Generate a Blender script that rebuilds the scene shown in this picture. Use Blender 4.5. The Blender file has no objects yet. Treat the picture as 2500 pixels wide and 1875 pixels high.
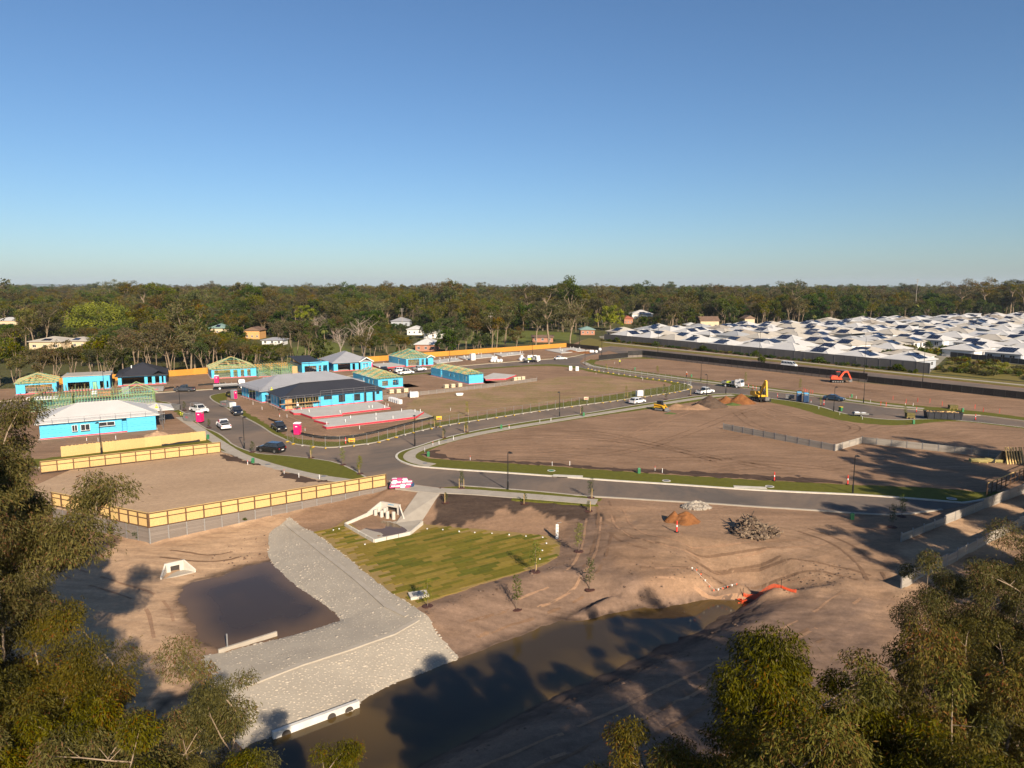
import bpy, bmesh, math, random
import numpy as np
from mathutils import Vector, Matrix, noise as mnoise
from mathutils.geometry import delaunay_2d_cdt

random.seed(7)
RNG = np.random.default_rng(7)
S = bpy.context.scene
COL = S.collection

# ------------------------------------------------------------------ camera
CAM_H, FPX, CU, CV, HORIZON = 28.0, 1735.0, 1250.0, 937.5, 698.0
PITCH = math.atan((CV - HORIZON) / FPX)
cam = bpy.data.cameras.new('camera')
cam.sensor_width = 36.0
cam.lens = 36.0 * FPX / 2500.0
cam.clip_start, cam.clip_end = 0.5, 40000.0
cam_o = bpy.data.objects.new('camera', cam)
cam_o.location = (0, 0, CAM_H)
cam_o.rotation_euler = (math.pi / 2 - PITCH, 0, 0)
COL.objects.link(cam_o)
S.camera = cam_o

# ------------------------------------------------------------------ sky, sun, exposure
SUN_EL = math.radians(27.5)
SUN_AZ = math.atan2(0.431, -0.902)          # from +Y towards +X
SUN_DIR = Vector((math.sin(SUN_AZ) * math.cos(SUN_EL), math.cos(SUN_AZ) * math.cos(SUN_EL), math.sin(SUN_EL)))
W = bpy.data.worlds.new('World')
S.world = W
W.use_nodes = True
nt = W.node_tree
nt.nodes.clear()
sky = nt.nodes.new('ShaderNodeTexSky')
sky.sky_type = 'NISHITA'
sky.sun_disc = False
sky.sun_elevation = SUN_EL
sky.sun_rotation = SUN_AZ
sky.altitude = 30
sky.air_density, sky.dust_density, sky.ozone_density = 1.0, 0.55, 6.0
bg = nt.nodes.new('ShaderNodeBackground')
bg.inputs['Strength'].default_value = 0.063
wo = nt.nodes.new('ShaderNodeOutputWorld')
tn = nt.nodes.new('ShaderNodeMix'); tn.data_type = 'RGBA'; tn.blend_type = 'MULTIPLY'; tn.inputs[0].default_value = 1.0
tn.inputs[7].default_value = (0.95, 0.99, 1.0, 1)          # the whole sky a touch more cyan
nt.links.new(sky.outputs[0], tn.inputs[6])
nt.links.new(tn.outputs[2], bg.inputs[0])
nt.links.new(bg.outputs[0], wo.inputs[0])
sun = bpy.data.lights.new('sun', 'SUN')
sun.energy = 5.0
sun.angle = math.radians(0.53)
sun.color = (1.0, 0.86, 0.68)
sun_o = bpy.data.objects.new('sun', sun)
sun_o.rotation_euler = (-SUN_DIR).to_track_quat('-Z', 'Y').to_euler()
sun_o.location = (60, -120, 120)
COL.objects.link(sun_o)
S.view_settings.view_transform = 'Standard'
S.view_settings.look = 'None'
S.view_settings.exposure = 0.80
S.view_settings.gamma = 1.0
S.view_settings.use_curve_mapping = False
S.render.engine = 'CYCLES'
S.cycles.use_denoising = True
S.cycles.max_bounces = 6
S.cycles.diffuse_bounces = 2
S.cycles.glossy_bounces = 2
S.cycles.transmission_bounces = 2
S.cycles.transparent_max_bounces = 6
S.cycles.use_adaptive_sampling = True
S.cycles.adaptive_threshold = 0.02


# ------------------------------------------------------------------ survey: a sight line met with a level plane
def g(u, v, z=0.0):
    dx, dv = (u - CU) / FPX, -(v - CV) / FPX
    d = (dx, math.cos(PITCH) + dv * math.sin(PITCH), -math.sin(PITCH) + dv * math.cos(PITCH))
    t = (z - CAM_H) / d[2]
    return Vector((d[0] * t, d[1] * t, z))


def gl(pts, z=0.0):
    return [g(p[0], p[1], z) for p in pts]


# ------------------------------------------------------------------ noise on arrays
_LAT = RNG.random((256, 256))


def vnoise(x, y):
    x = np.asarray(x, float); y = np.asarray(y, float)
    xi = np.floor(x).astype(int); yi = np.floor(y).astype(int)
    fx = x - xi; fy = y - yi
    fx = fx * fx * (3 - 2 * fx); fy = fy * fy * (3 - 2 * fy)
    a = _LAT[xi & 255, yi & 255]; b = _LAT[(xi + 1) & 255, yi & 255]
    c = _LAT[xi & 255, (yi + 1) & 255]; d = _LAT[(xi + 1) & 255, (yi + 1) & 255]
    return (a * (1 - fx) + b * fx) * (1 - fy) + (c * (1 - fx) + d * fx) * fy - 0.5


def fbm(x, y, octv=4):
    s = 0.0; a = 1.0
    for i in range(octv):
        s = s + a * vnoise(x * 2 ** i + 17 * i, y * 2 ** i + 31 * i); a *= 0.5
    return s


# ------------------------------------------------------------------ materials
MATS = {}


def mat(name, col, rough=0.7, col2=None, scale=1.0, amt=0.35, bump=0.0, bscale=None, metal=0.0, spec=0.5,
        space='object', stretch=None, detail=4.0, objrand=0.0, coat=0.0):
    if name in MATS:
        return MATS[name]
    m = bpy.data.materials.new(name)
    m.use_nodes = True
    n = m.node_tree.nodes; l = m.node_tree.links
    p = n['Principled BSDF']
    p.inputs['Roughness'].default_value = rough
    p.inputs['Metallic'].default_value = metal
    p.inputs['Specular IOR Level'].default_value = spec
    if coat:
        p.inputs['Coat Weight'].default_value = coat
    c2 = col2 or tuple(c * 0.72 for c in col)
    if space == 'object':
        tc = n.new('ShaderNodeTexCoord'); src = tc.outputs['Object']
    else:
        tc = n.new('ShaderNodeNewGeometry'); src = tc.outputs['Position']
    if stretch:
        mp = n.new('ShaderNodeMapping'); mp.inputs['Scale'].default_value = stretch
        l.new(src, mp.inputs['Vector']); src = mp.outputs[0]
    t = n.new('ShaderNodeTexNoise')
    t.inputs['Scale'].default_value = scale; t.inputs['Detail'].default_value = detail
    t.inputs['Roughness'].default_value = 0.6
    l.new(src, t.inputs['Vector'])
    r = n.new('ShaderNodeValToRGB')
    r.color_ramp.elements[0].position = 0.5 - amt * 0.6
    r.color_ramp.elements[1].position = 0.5 + amt * 0.6
    r.color_ramp.elements[0].color = (*c2, 1)
    r.color_ramp.elements[1].color = (*col, 1)
    l.new(t.outputs['Fac'], r.inputs['Fac'])
    out = r.outputs['Color']
    if objrand:
        oi = n.new('ShaderNodeObjectInfo')
        mm = n.new('ShaderNodeMath'); mm.operation = 'MULTIPLY_ADD'
        mm.inputs[1].default_value = objrand; mm.inputs[2].default_value = 1 - objrand / 2
        l.new(oi.outputs['Random'], mm.inputs[0])
        h = n.new('ShaderNodeHueSaturation')
        l.new(mm.outputs[0], h.inputs['Value']); l.new(out, h.inputs['Color'])
        out = h.outputs['Color']
    l.new(out, p.inputs['Base Color'])
    if bump:
        t2 = n.new('ShaderNodeTexNoise')
        t2.inputs['Scale'].default_value = bscale or scale * 4
        t2.inputs['Detail'].default_value = 5
        l.new(src, t2.inputs['Vector'])
        b = n.new('ShaderNodeBump'); b.inputs['Strength'].default_value = bump
        b.inputs['Distance'].default_value = 0.1
        l.new(t2.outputs['Fac'], b.inputs['Height']); l.new(b.outputs[0], p.inputs['Normal'])
    MATS[name] = m
    return m


def soil(name, light, dark, tracks=0.0, fleck=0.0, big=0.05, grassy=None, ang=0.3, bump=0.35, attrs=(), streak=1.0):
    """Bare earth: broad patches, mid mottling, grit, machine tracks."""
    m = bpy.data.materials.new(name); m.use_nodes = True
    n = m.node_tree.nodes; l = m.node_tree.links
    p = n['Principled BSDF']; p.inputs['Roughness'].default_value = 0.95
    p.inputs['Specular IOR Level'].default_value = 0.12
    geo = n.new('ShaderNodeNewGeometry'); pos = geo.outputs['Position']

    def nz(scale, detail=5, vec=None, rough=0.6, dist=0.0):
        t = n.new('ShaderNodeTexNoise'); t.inputs['Scale'].default_value = scale
        t.inputs['Detail'].default_value = detail; t.inputs['Roughness'].default_value = rough
        t.inputs['Distortion'].default_value = dist
        l.new(vec or pos, t.inputs['Vector']); return t.outputs['Fac']

    def ramp(f, a, b, ca=(0, 0, 0), cb=(1, 1, 1)):
        r = n.new('ShaderNodeValToRGB'); e = r.color_ramp.elements
        e[0].position = a; e[1].position = b; e[0].color = (*ca, 1); e[1].color = (*cb, 1)
        l.new(f, r.inputs['Fac']); return r.outputs['Color']

    def mix(f, a, b, mode='MIX'):
        x = n.new('ShaderNodeMix'); x.data_type = 'RGBA'; x.blend_type = mode
        if isinstance(f, float): x.inputs[0].default_value = f
        else: l.new(f, x.inputs[0])
        for s_, i in ((a, 6), (b, 7)):
            if isinstance(s_, tuple): x.inputs[i].default_value = (*s_, 1)
            else: l.new(s_, x.inputs[i])
        return x.outputs[2]
    mp = n.new('ShaderNodeMapping'); mp.inputs['Rotation'].default_value = (0, 0, ang)
    mp.inputs['Scale'].default_value = (0.35, 1.6, 1); l.new(pos, mp.inputs['Vector'])
    c = mix(ramp(nz(big, 6, dist=0.6), 0.36, 0.66), dark, light)
    c = mix(ramp(nz(0.32, 7, vec=mp.outputs[0], rough=0.65, dist=1.0), 0.34, 0.7), c, mix(0.5, c, dark))
    for an, acol, acol2 in attrs:
        at = n.new('ShaderNodeAttribute'); at.attribute_name = an
        c = mix(at.outputs['Fac'], c, mix(ramp(nz(0.5, 7, vec=mp.outputs[0], rough=0.65), 0.35, 0.65), acol2, acol))
    g1 = ramp(nz(2.3, 6, rough=0.7), 0.3, 0.75, (0.80, 0.80, 0.80), (1.15, 1.15, 1.15))
    c = mix(1.0, c, g1, 'MULTIPLY')
    g2 = ramp(nz(11.0, 3, rough=0.8), 0.3, 0.75, (0.82, 0.82, 0.82), (1.14, 1.14, 1.14))
    c = mix(1.0, c, g2, 'MULTIPLY')
    st = n.new('ShaderNodeMapping'); st.inputs['Rotation'].default_value = (0, 0, ang - 0.15)
    st.inputs['Scale'].default_value = (0.045, 0.75, 1); l.new(pos, st.inputs['Vector'])
    wn_ = n.new('ShaderNodeTexNoise'); wn_.inputs['Scale'].default_value = 0.022; wn_.inputs['Detail'].default_value = 2; l.new(pos, wn_.inputs['Vector'])
    wa_ = n.new('ShaderNodeVectorMath'); wa_.operation = 'MULTIPLY_ADD'; wa_.inputs[1].default_value = (38, 38, 0); l.new(wn_.outputs['Color'], wa_.inputs[0]); l.new(pos, wa_.inputs[2]); l.new(wa_.outputs[0], st.inputs['Vector'])
    lo_, hi_ = 1 - 0.19 * streak, 1 + 0.13 * streak
    sk_ = ramp(nz(1.0, 7, vec=st.outputs[0], rough=0.66, dist=0.5), 0.34, 0.66, (lo_, lo_, lo_), (hi_, hi_, hi_))
    c = mix(1.0, c, sk_, 'MULTIPLY')
    if tracks:
        mp2 = n.new('ShaderNodeMapping'); mp2.inputs['Rotation'].default_value = (0, 0, ang + 0.25)
        l.new(pos, mp2.inputs['Vector'])
        wv = n.new('ShaderNodeTexWave'); wv.inputs['Scale'].default_value = 0.16
        wv.inputs['Distortion'].default_value = 22; wv.inputs['Detail'].default_value = 3
        wv.inputs['Detail Scale'].default_value = 0.35
        wv.bands_direction = 'Y'
        l.new(mp2.outputs[0], wv.inputs['Vector'])
        msk = ramp(nz(0.07, 3), 0.48, 0.62)
        tk = ramp(wv.outputs['Color'], 0.0, 0.34, (1 - tracks,) * 3, (1.0, 1.0, 1.0))
        c = mix(msk, c, mix(1.0, c, tk, 'MULTIPLY'))
    if grassy:
        gm = ramp(nz(0.09, 8, rough=0.72, dist=0.4), 0.43, 0.58)
        gm2 = ramp(nz(1.6, 5, rough=0.8), 0.4, 0.6)
        gmm = n.new('ShaderNodeMath'); gmm.operation = 'MULTIPLY'
        l.new(gm, gmm.inputs[0]); l.new(gm2, gmm.inputs[1])
        c = mix(gmm.outputs[0], c, grassy)
    if fleck:
        v = n.new('ShaderNodeTexVoronoi'); v.inputs['Scale'].default_value = 1.3
        l.new(pos, v.inputs['Vector'])
        c = mix(ramp(v.outputs['Distance'], 0.04, 0.07, (fleck,) * 3, (0, 0, 0)), c, (0.62, 0.56, 0.48))
    l.new(c, p.inputs['Base Color'])
    b = n.new('ShaderNodeBump'); b.inputs['Strength'].default_value = bump; b.inputs['Distance'].default_value = 0.25
    l.new(nz(1.1, 9, rough=0.72), b.inputs['Height']); l.new(b.outputs[0], p.inputs['Normal'])
    MATS[name] = m
    return m


def leafmat(name, light, dark, tip=None, trans=0.25, objrand=0.35, rough=0.45):
    m = bpy.data.materials.new(name); m.use_nodes = True
    n = m.node_tree.nodes; l = m.node_tree.links
    p = n['Principled BSDF']; p.inputs['Roughness'].default_value = rough
    p.inputs['Specular IOR Level'].default_value = 0.08
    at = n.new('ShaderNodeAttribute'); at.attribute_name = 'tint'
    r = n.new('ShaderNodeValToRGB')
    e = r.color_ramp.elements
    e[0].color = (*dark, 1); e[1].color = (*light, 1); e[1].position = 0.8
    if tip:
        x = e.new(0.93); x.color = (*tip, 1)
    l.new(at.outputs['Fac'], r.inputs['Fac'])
    oi = n.new('ShaderNodeObjectInfo')
    h = n.new('ShaderNodeHueSaturation')
    for sock, k, c in (('Value', objrand, 1.0), ('Hue', objrand * 0.10, 0.5), ('Saturation', objrand * 0.8, 1.0)):
        q = n.new('ShaderNodeMath'); q.operation = 'MULTIPLY_ADD'
        q.inputs[1].default_value = k if sock != 'Hue' else -k
        q.inputs[2].default_value = c - k / 2 if sock != 'Hue' else c + k / 2
        w = n.new('ShaderNodeMath'); w.operation = 'FRACT'
        w2 = n.new('ShaderNodeMath'); w2.operation = 'MULTIPLY'
        w2.inputs[1].default_value = {'Value': 1.0, 'Hue': 7.31, 'Saturation': 13.7}[sock]
        l.new(oi.outputs['Random'], w2.inputs[0]); l.new(w2.outputs[0], w.inputs[0])
        l.new(w.outputs[0], q.inputs[0]); l.new(q.outputs[0], h.inputs[sock])
    l.new(r.outputs['Color'], h.inputs['Color'])
    l.new(h.outputs['Color'], p.inputs['Base Color'])
    if trans:
        t = n.new('ShaderNodeBsdfTranslucent'); l.new(h.outputs['Color'], t.inputs['Color'])
        mx = n.new('ShaderNodeMixShader'); mx.inputs[0].default_value = trans
        l.new(p.outputs[0], mx.inputs[1]); l.new(t.outputs[0], mx.inputs[2])
        l.new(mx.outputs[0], n['Material Output'].inputs['Surface'])
    MATS[name] = m
    return m


# ------------------------------------------------------------------ mesh builder
class MB:
    def __init__(s):
        s.v = []; s.f = []; s.m = []

    def add(s, vs, fs, mi=0):
        o = len(s.v)
        s.v.extend([tuple(p) for p in vs])
        s.f.extend([tuple(i + o for i in q) for q in fs]); s.m.extend([mi] * len(fs))

    def box(s, x0, x1, y0, y1, z0, z1, mi=0):
        s.add([(x0, y0, z0), (x1, y0, z0), (x1, y1, z0), (x0, y1, z0), (x0, y0, z1), (x1, y0, z1), (x1, y1, z1), (x0, y1, z1)],
              [(0, 3, 2, 1), (4, 5, 6, 7), (0, 1, 5, 4), (1, 2, 6, 5), (2, 3, 7, 6), (3, 0, 4, 7)], mi)

    def bar(s, a, b, w, h=None, mi=0):
        a = Vector(a); b = Vector(b); h = h or w
        d = (b - a).normalized()
        up = Vector((0, 0, 1)) if abs(d.z) < 0.95 else Vector((0, 1, 0))
        x = d.cross(up).normalized() * (w / 2); y = x.cross(d).normalized() * (h / 2)
        vs = [a - x - y, a + x - y, a + x + y, a - x + y, b - x - y, b + x - y, b + x + y, b - x + y]
        s.add(vs, [(0, 3, 2, 1), (4, 5, 6, 7), (0, 1, 5, 4), (1, 2, 6, 5), (2, 3, 7, 6), (3, 0, 4, 7)], mi)

    def cyl(s, a, b, r0, r1=None, n=8, mi=0, cap=True):
        a = Vector(a); b = Vector(b); r1 = r0 if r1 is None else r1
        d = (b - a).normalized()
        up = Vector((0, 0, 1)) if abs(d.z) < 0.95 else Vector((0, 1, 0))
        x = d.cross(up).normalized(); y = x.cross(d)
        vs = []
        for c, r in ((a, r0), (b, r1)):
            for i in range(n):
                t = 2 * math.pi * i / n
                vs.append(c + x * (math.cos(t) * r) + y * (math.sin(t) * r))
        fs = [(i, i + n, (i + 1) % n + n, (i + 1) % n) for i in range(n)]
        if cap:
            fs += [tuple(range(n)), tuple(range(2 * n - 1, n - 1, -1))]
        s.add(vs, fs, mi)

    def tube(s, pts, rs, n=6, mi=0):
        o = len(s.v); k = len(pts)
        pts = [Vector(p) for p in pts]
        for i, p in enumerate(pts):
            d = (pts[min(i + 1, k - 1)] - pts[max(i - 1, 0)]).normalized()
            up = Vector((0, 1, 0)) if abs(d.y) < 0.9 else Vector((1, 0, 0))
            x = d.cross(up).normalized(); y = x.cross(d)
            for j in range(n):
                t = 2 * math.pi * j / n
                s.v.append(tuple(p + x * (math.cos(t) * rs[i]) + y * (math.sin(t) * rs[i])))
        for i in range(k - 1):
            for j in range(n):
                s.f.append((o + i * n + j, o + i * n + (j + 1) % n, o + (i + 1) * n + (j + 1) % n, o + (i + 1) * n + j)); s.m.append(mi)

    def prism(s, poly, z0, z1, mi=0):
        n = len(poly)
        vs = [(p[0], p[1], z0) for p in poly] + [(p[0], p[1], z1) for p in poly]
        fs = [tuple(range(n - 1, -1, -1)), tuple(range(n, 2 * n))] + [(i, (i + 1) % n, (i + 1) % n + n, i + n) for i in range(n)]
        s.add(vs, fs, mi)

    def side(s, prof, y0, y1, mi=0):
        """x-z outline swept across y"""
        n = len(prof)
        vs = [(p[0], y0, p[1]) for p in prof] + [(p[0], y1, p[1]) for p in prof]
        fs = [tuple(range(n)), tuple(range(2 * n - 1, n - 1, -1))] + [((i + 1) % n, i, i + n, (i + 1) % n + n) for i in range(n)]
        s.add(vs, fs, mi)

    def mesh(s, name, mats):
        me = bpy.data.meshes.new(name)
        me.from_pydata(s.v, [], s.f)
        if not isinstance(mats, (list, tuple)):
            mats = [mats]
        for m in mats:
            me.materials.append(m)
        if len(mats) > 1:
            me.polygons.foreach_set('material_index', s.m)
        me.update()
        return me

    def build(s, name, mats, parent=None, loc=(0, 0, 0), rz=0.0, smooth=False):
        me = s.mesh(name, mats)
        if smooth:
            me.polygons.foreach_set('use_smooth', [True] * len(me.polygons))
        return place(name, me, parent, loc, rz)


def place(name, me, parent=None, loc=(0, 0, 0), rz=0.0, sc=None):
    o = bpy.data.objects.new(name, me)
    COL.objects.link(o)
    o.location = loc; o.rotation_euler = (0, 0, rz)
    if sc: o.scale = sc if isinstance(sc, tuple) else (sc, sc, sc)
    if parent: o.parent = parent
    return o


def empty(name, loc, rz=0.0):
    return place(name, None, None, loc, rz)


def tag(o, label=None, cat=None, group=None, kind=None):
    if label: o['label'] = label
    if cat: o['category'] = cat
    if group: o['group'] = group
    if kind or cat: o['kind'] = kind or 'thing'
    return o


def box_part(name, m, parent, x0, x1, y0, y1, z0, z1):
    b = MB(); b.box(x0, x1, y0, y1, z0, z1)
    return b.build(name, m, parent)


def copy_tree(o, parent=None):
    c = o.copy(); COL.objects.link(c); c.parent = parent
    for ch in o.children:
        copy_tree(ch, c)
    return c


ORD = ['first', 'second', 'third', 'fourth', 'fifth', 'sixth', 'seventh', 'eighth', 'ninth', 'tenth', 'eleventh', 'twelfth',
       'thirteenth', 'fourteenth', 'fifteenth', 'sixteenth', 'seventeenth', 'eighteenth', 'nineteenth', 'twentieth']

# ------------------------------------------------------------------ palette
DIRT = soil('dirt', (0.345, 0.215, 0.132), (0.235, 0.145, 0.09), tracks=0.20,
            attrs=(('sand', (0.50, 0.33, 0.20), (0.41, 0.265, 0.16)), ('damp', (0.225, 0.15, 0.108), (0.165, 0.11, 0.08)),
                   ('wet', (0.095, 0.065, 0.048), (0.06, 0.04, 0.03))))
DIRT_LOT = soil('lot_dirt', (0.335, 0.208, 0.128), (0.24, 0.148, 0.091), tracks=0.20, big=0.09, ang=-0.5)
DIRT_GRASS = soil('dry_lot_dirt', (0.36, 0.235, 0.135), (0.28, 0.175, 0.10), grassy=(0.185, 0.155, 0.045), big=0.07)
SAND = soil('sandy_soil', (0.50, 0.335, 0.205), (0.40, 0.255, 0.155), big=0.06, fleck=0.5, bump=0.2)
TOPSOIL = soil('dark_topsoil', (0.115, 0.072, 0.05), (0.075, 0.047, 0.034), big=0.2, bump=0.5)
DAMP = soil('damp_clay', (0.20, 0.135, 0.10), (0.13, 0.085, 0.062), big=0.15, tracks=0.3, bump=0.6, fleck=0.25)
GREYLOT = soil('compacted_gravel', (0.47, 0.325, 0.205), (0.39, 0.265, 0.165), big=0.07, bump=0.15, streak=0.3)
FLOOR = soil('forest_floor_soil', (0.13, 0.115, 0.04), (0.06, 0.055, 0.022), big=0.03, grassy=(0.10, 0.11, 0.03), bump=0.5)
GRASS = mat('turf', (0.135, 0.13, 0.020), 0.9, (0.088, 0.086, 0.014), 1.4, 0.5, 0.5, 9, spec=0.1, space='world')
DRYGRASS = mat('dry_grass', (0.21, 0.16, 0.045), 0.95, (0.11, 0.10, 0.028), 0.5, 0.5, 0.6, 5, spec=0.1, space='world')
MEADOW = mat('meadow', (0.15, 0.16, 0.035), 0.95, (0.08, 0.09, 0.02), 0.12, 0.5, 0.5, 2, spec=0.1, space='world')
ASPHALT = mat('asphalt', (0.150, 0.120, 0.098), 0.9, (0.088, 0.074, 0.064), 0.11, 0.55, 0.15, 14, spec=0.2, space='world', stretch=(1, 1.0, 1), detail=8)
CONC = mat('concrete', (0.40, 0.35, 0.285), 0.85, (0.29, 0.25, 0.20), 0.7, 0.5, 0.1, 12, spec=0.2, space='world', detail=7)
CONC_PALE = mat('pale_concrete', (0.60, 0.555, 0.475), 0.8, (0.44, 0.395, 0.33), 1.3, 0.5, 0.1, 12, spec=0.2, space='world')
SLABC = mat('slab_concrete', (0.50, 0.475, 0.43), 0.8, (0.40, 0.375, 0.335), 0.5, 0.5, 0.05, 9, spec=0.25, space='world')
MORTAR = mat('mortar', (0.355, 0.31, 0.248), 0.9, (0.285, 0.247, 0.198), 0.5, 0.5, 0.25, 6, spec=0.15, space='world', detail=8)
STONE = mat('river_stone', (0.41, 0.35, 0.275), 0.85, (0.315, 0.27, 0.215), 2.6, 0.5, 0.2, 9, spec=0.2, space='world', objrand=0.15)
SLEEPER = mat('concrete_sleeper', (0.215, 0.178, 0.150), 0.9, (0.155, 0.128, 0.108), 1.5, 0.5, 0.2, 6, spec=0.15, objrand=0.25, stretch=(0.5, 1, 4))
SLEEPER_L = mat('pale_sleeper', (0.34, 0.30, 0.255), 0.9, (0.25, 0.22, 0.185), 1.5, 0.5, 0.2, 6, spec=0.15, objrand=0.25, stretch=(0.5, 1, 4))
GALV = mat('galvanised_steel', (0.36, 0.355, 0.35), 0.5, (0.27, 0.265, 0.26), 3, metal=0.6)
PINE = mat('pine_palings', (0.62, 0.43, 0.185), 0.8, (0.48, 0.32, 0.125), 2.2, 0.5, 0.15, 8, spec=0.2, stretch=(6, 6, 0.6), objrand=0.16)
PINE_O = mat('stained_palings', (0.54, 0.25, 0.04), 0.8, (0.46, 0.205, 0.034), 1.2, 0.5, 0.1, 8, spec=0.2, stretch=(6, 6, 0.6), objrand=0.12)
PINE_DK = mat('brown_posts', (0.115, 0.058, 0.025), 0.8, None, 2)
TIMBER_Y = mat('treated_pine', (0.40, 0.33, 0.13), 0.8, (0.30, 0.24, 0.09), 3, spec=0.2, objrand=0.2)
TIMBER_G = mat('green_frame_timber', (0.15, 0.29, 0.13), 0.8, (0.27, 0.31, 0.13), 1.2, 0.5, spec=0.2, objrand=0.3)
TIMBER_T = mat('teal_frame_timber', (0.10, 0.30, 0.25), 0.8, (0.06, 0.20, 0.17), 2, spec=0.2)
PLY = mat('plywood', (0.55, 0.33, 0.16), 0.8, (0.45, 0.25, 0.11), 1, spec=0.2)
BLACKF = mat('black_fence', (0.014, 0.012, 0.011), 0.6, (0.022, 0.019, 0.017), 2, objrand=0.4)
GREYWALL = mat('grey_wall', (0.165, 0.150, 0.140), 0.85, (0.135, 0.122, 0.113), 0.8, 0.5, spec=0.2, objrand=0.14)
WRAP = mat('blue_wall_wrap', (0.095, 0.47, 0.70), 0.6, (0.07, 0.39, 0.60), 1.4, 0.5, 0.35, 1.6, spec=0.3, stretch=(0.5, 0.5, 3.0))
REDM = mat('red_membrane', (0.62, 0.03, 0.055), 0.6, None, 2)
ROOF_DK = mat('charcoal_roof', (0.030, 0.030, 0.035), 0.55, (0.036, 0.036, 0.042), 0.4, 0.4, spec=0.4)
ROOF_GR = mat('grey_roof', (0.30, 0.30, 0.315), 0.6, (0.26, 0.26, 0.275), 0.4, 0.4, spec=0.4)
ROOF_WH = mat('white_roof', (0.54, 0.52, 0.495), 0.55, (0.47, 0.455, 0.43), 0.3, 0.4, spec=0.3)
ROOF_CR = mat('cream_roof', (0.47, 0.42, 0.35), 0.6, (0.40, 0.36, 0.30), 0.4, 0.4, spec=0.3)
ROOF_BE = mat('beige_roof', (0.34, 0.29, 0.235), 0.6, (0.29, 0.25, 0.20), 0.4, 0.4, spec=0.3)
ROOF_LG = mat('pale_grey_roof', (0.36, 0.36, 0.36), 0.6, (0.31, 0.31, 0.31), 0.4, 0.4, spec=0.3)
ROOF_GN = mat('green_roof', (0.20, 0.30, 0.26), 0.6, (0.17, 0.25, 0.22), 0.5)
ROOF_RD = mat('tile_roof', (0.36, 0.11, 0.06), 0.7, (0.28, 0.085, 0.05), 0.7)
ROOF_BR = mat('brown_roof', (0.19, 0.115, 0.075), 0.7, None, 0.7)
WALL_WH = mat('white_render', (0.72, 0.69, 0.65), 0.8, (0.64, 0.61, 0.57), 0.5, spec=0.2)
WALL_GR = mat('pale_grey_cladding', (0.36, 0.38, 0.41), 0.7, (0.31, 0.33, 0.36), 0.5, spec=0.2)
WALL_CR = mat('cream_brick', (0.62, 0.48, 0.32), 0.85, (0.52, 0.40, 0.26), 1.0, spec=0.2)
WALL_BR = mat('pink_brick', (0.42, 0.20, 0.13), 0.85, (0.34, 0.16, 0.10), 1.0, spec=0.2)
WALL_OR = mat('orange_render', (0.66, 0.36, 0.14), 0.85, None, 1.0, spec=0.2)
GLASS = mat('window_glass', (0.025, 0.03, 0.037), 0.08, None, 1, spec=0.8)
PV = mat('solar_glass', (0.010, 0.014, 0.030), 0.12, (0.014, 0.018, 0.038), 2, spec=0.6)
ALU = mat('white_aluminium', (0.75, 0.74, 0.72), 0.4, None, 2)
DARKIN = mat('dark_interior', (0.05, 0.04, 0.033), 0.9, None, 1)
WHITE = mat('white_paint', (0.78, 0.77, 0.75), 0.35, (0.70, 0.69, 0.67), 1.2, coat=0.3)
WHITEP = mat('white_plastic', (0.80, 0.79, 0.77), 0.5, (0.72, 0.71, 0.68), 1.0)
BLACKP = mat('black_paint', (0.010, 0.010, 0.012), 0.22, (0.014, 0.014, 0.017), 2, coat=0.5)
NAVYP = mat('navy_paint', (0.014, 0.022, 0.040), 0.25, None, 2, coat=0.5)
GREYP = mat('slate_paint', (0.065, 0.072, 0.088), 0.3, None, 2, coat=0.5)
BLUEP = mat('teal_blue_paint', (0.022, 0.050, 0.088), 0.25, None, 2, coat=0.5)
RUBBER = mat('rubber', (0.013, 0.012, 0.011), 0.85, None, 3)
RIM = mat('alloy', (0.33, 0.32, 0.31), 0.35, None, 3, metal=0.8)
LAMPG = mat('lamp_glass', (0.6, 0.58, 0.52), 0.15, None, 3)
TAILR = mat('tail_lamp', (0.40, 0.012, 0.010), 0.25, None, 3)
BLACKM = mat('black_metal', (0.013, 0.012, 0.012), 0.45, None, 3)
STEELG = mat('grey_steel', (0.22, 0.215, 0.21), 0.55, (0.16, 0.155, 0.15), 2, metal=0.3)
PINK = mat('magenta_plastic', (0.74, 0.012, 0.14), 0.45, (0.66, 0.01, 0.12), 1)
TOILETB = mat('sky_blue_plastic', (0.10, 0.36, 0.58), 0.45, None, 1)
TOILETN = mat('dark_blue_plastic', (0.012, 0.05, 0.13), 0.5, None, 1)
TOILETG = mat('grey_plastic', (0.27, 0.27, 0.28), 0.5, None, 1)
YELLOW = mat('machine_yellow', (0.72, 0.39, 0.018), 0.45, (0.62, 0.33, 0.02), 2)
ORANGE = mat('machine_orange', (0.74, 0.085, 0.03), 0.45, (0.66, 0.07, 0.025), 2)
HIVIS = mat('hi_vis_yellow', (0.68, 0.76, 0.02), 0.8, None, 3)
HIVISO = mat('hi_vis_orange', (0.85, 0.17, 0.02), 0.8, None, 3)
CLOTH = mat('dark_workwear', (0.035, 0.04, 0.06), 0.9, None, 3)
SKIN = mat('skin', (0.45, 0.25, 0.16), 0.6, None, 3)
MESHO = mat('orange_barrier_mesh', (0.80, 0.105, 0.03), 0.8, None, 5)
CONE = mat('red_cone', (0.80, 0.05, 0.035), 0.6, None, 3)
GREENP = mat('green_pillar_plastic', (0.035, 0.19, 0.07), 0.5, None, 3)
YPLAS = mat('yellow_plastic', (0.78, 0.50, 0.02), 0.6, None, 3)
ORSOIL = soil('orange_soil', (0.29, 0.12, 0.042), (0.18, 0.075, 0.03), big=0.6, bump=0.7)
DKSOIL = soil('stockpile_soil', (0.13, 0.088, 0.062), (0.095, 0.064, 0.046), big=0.6, bump=0.6)
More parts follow.
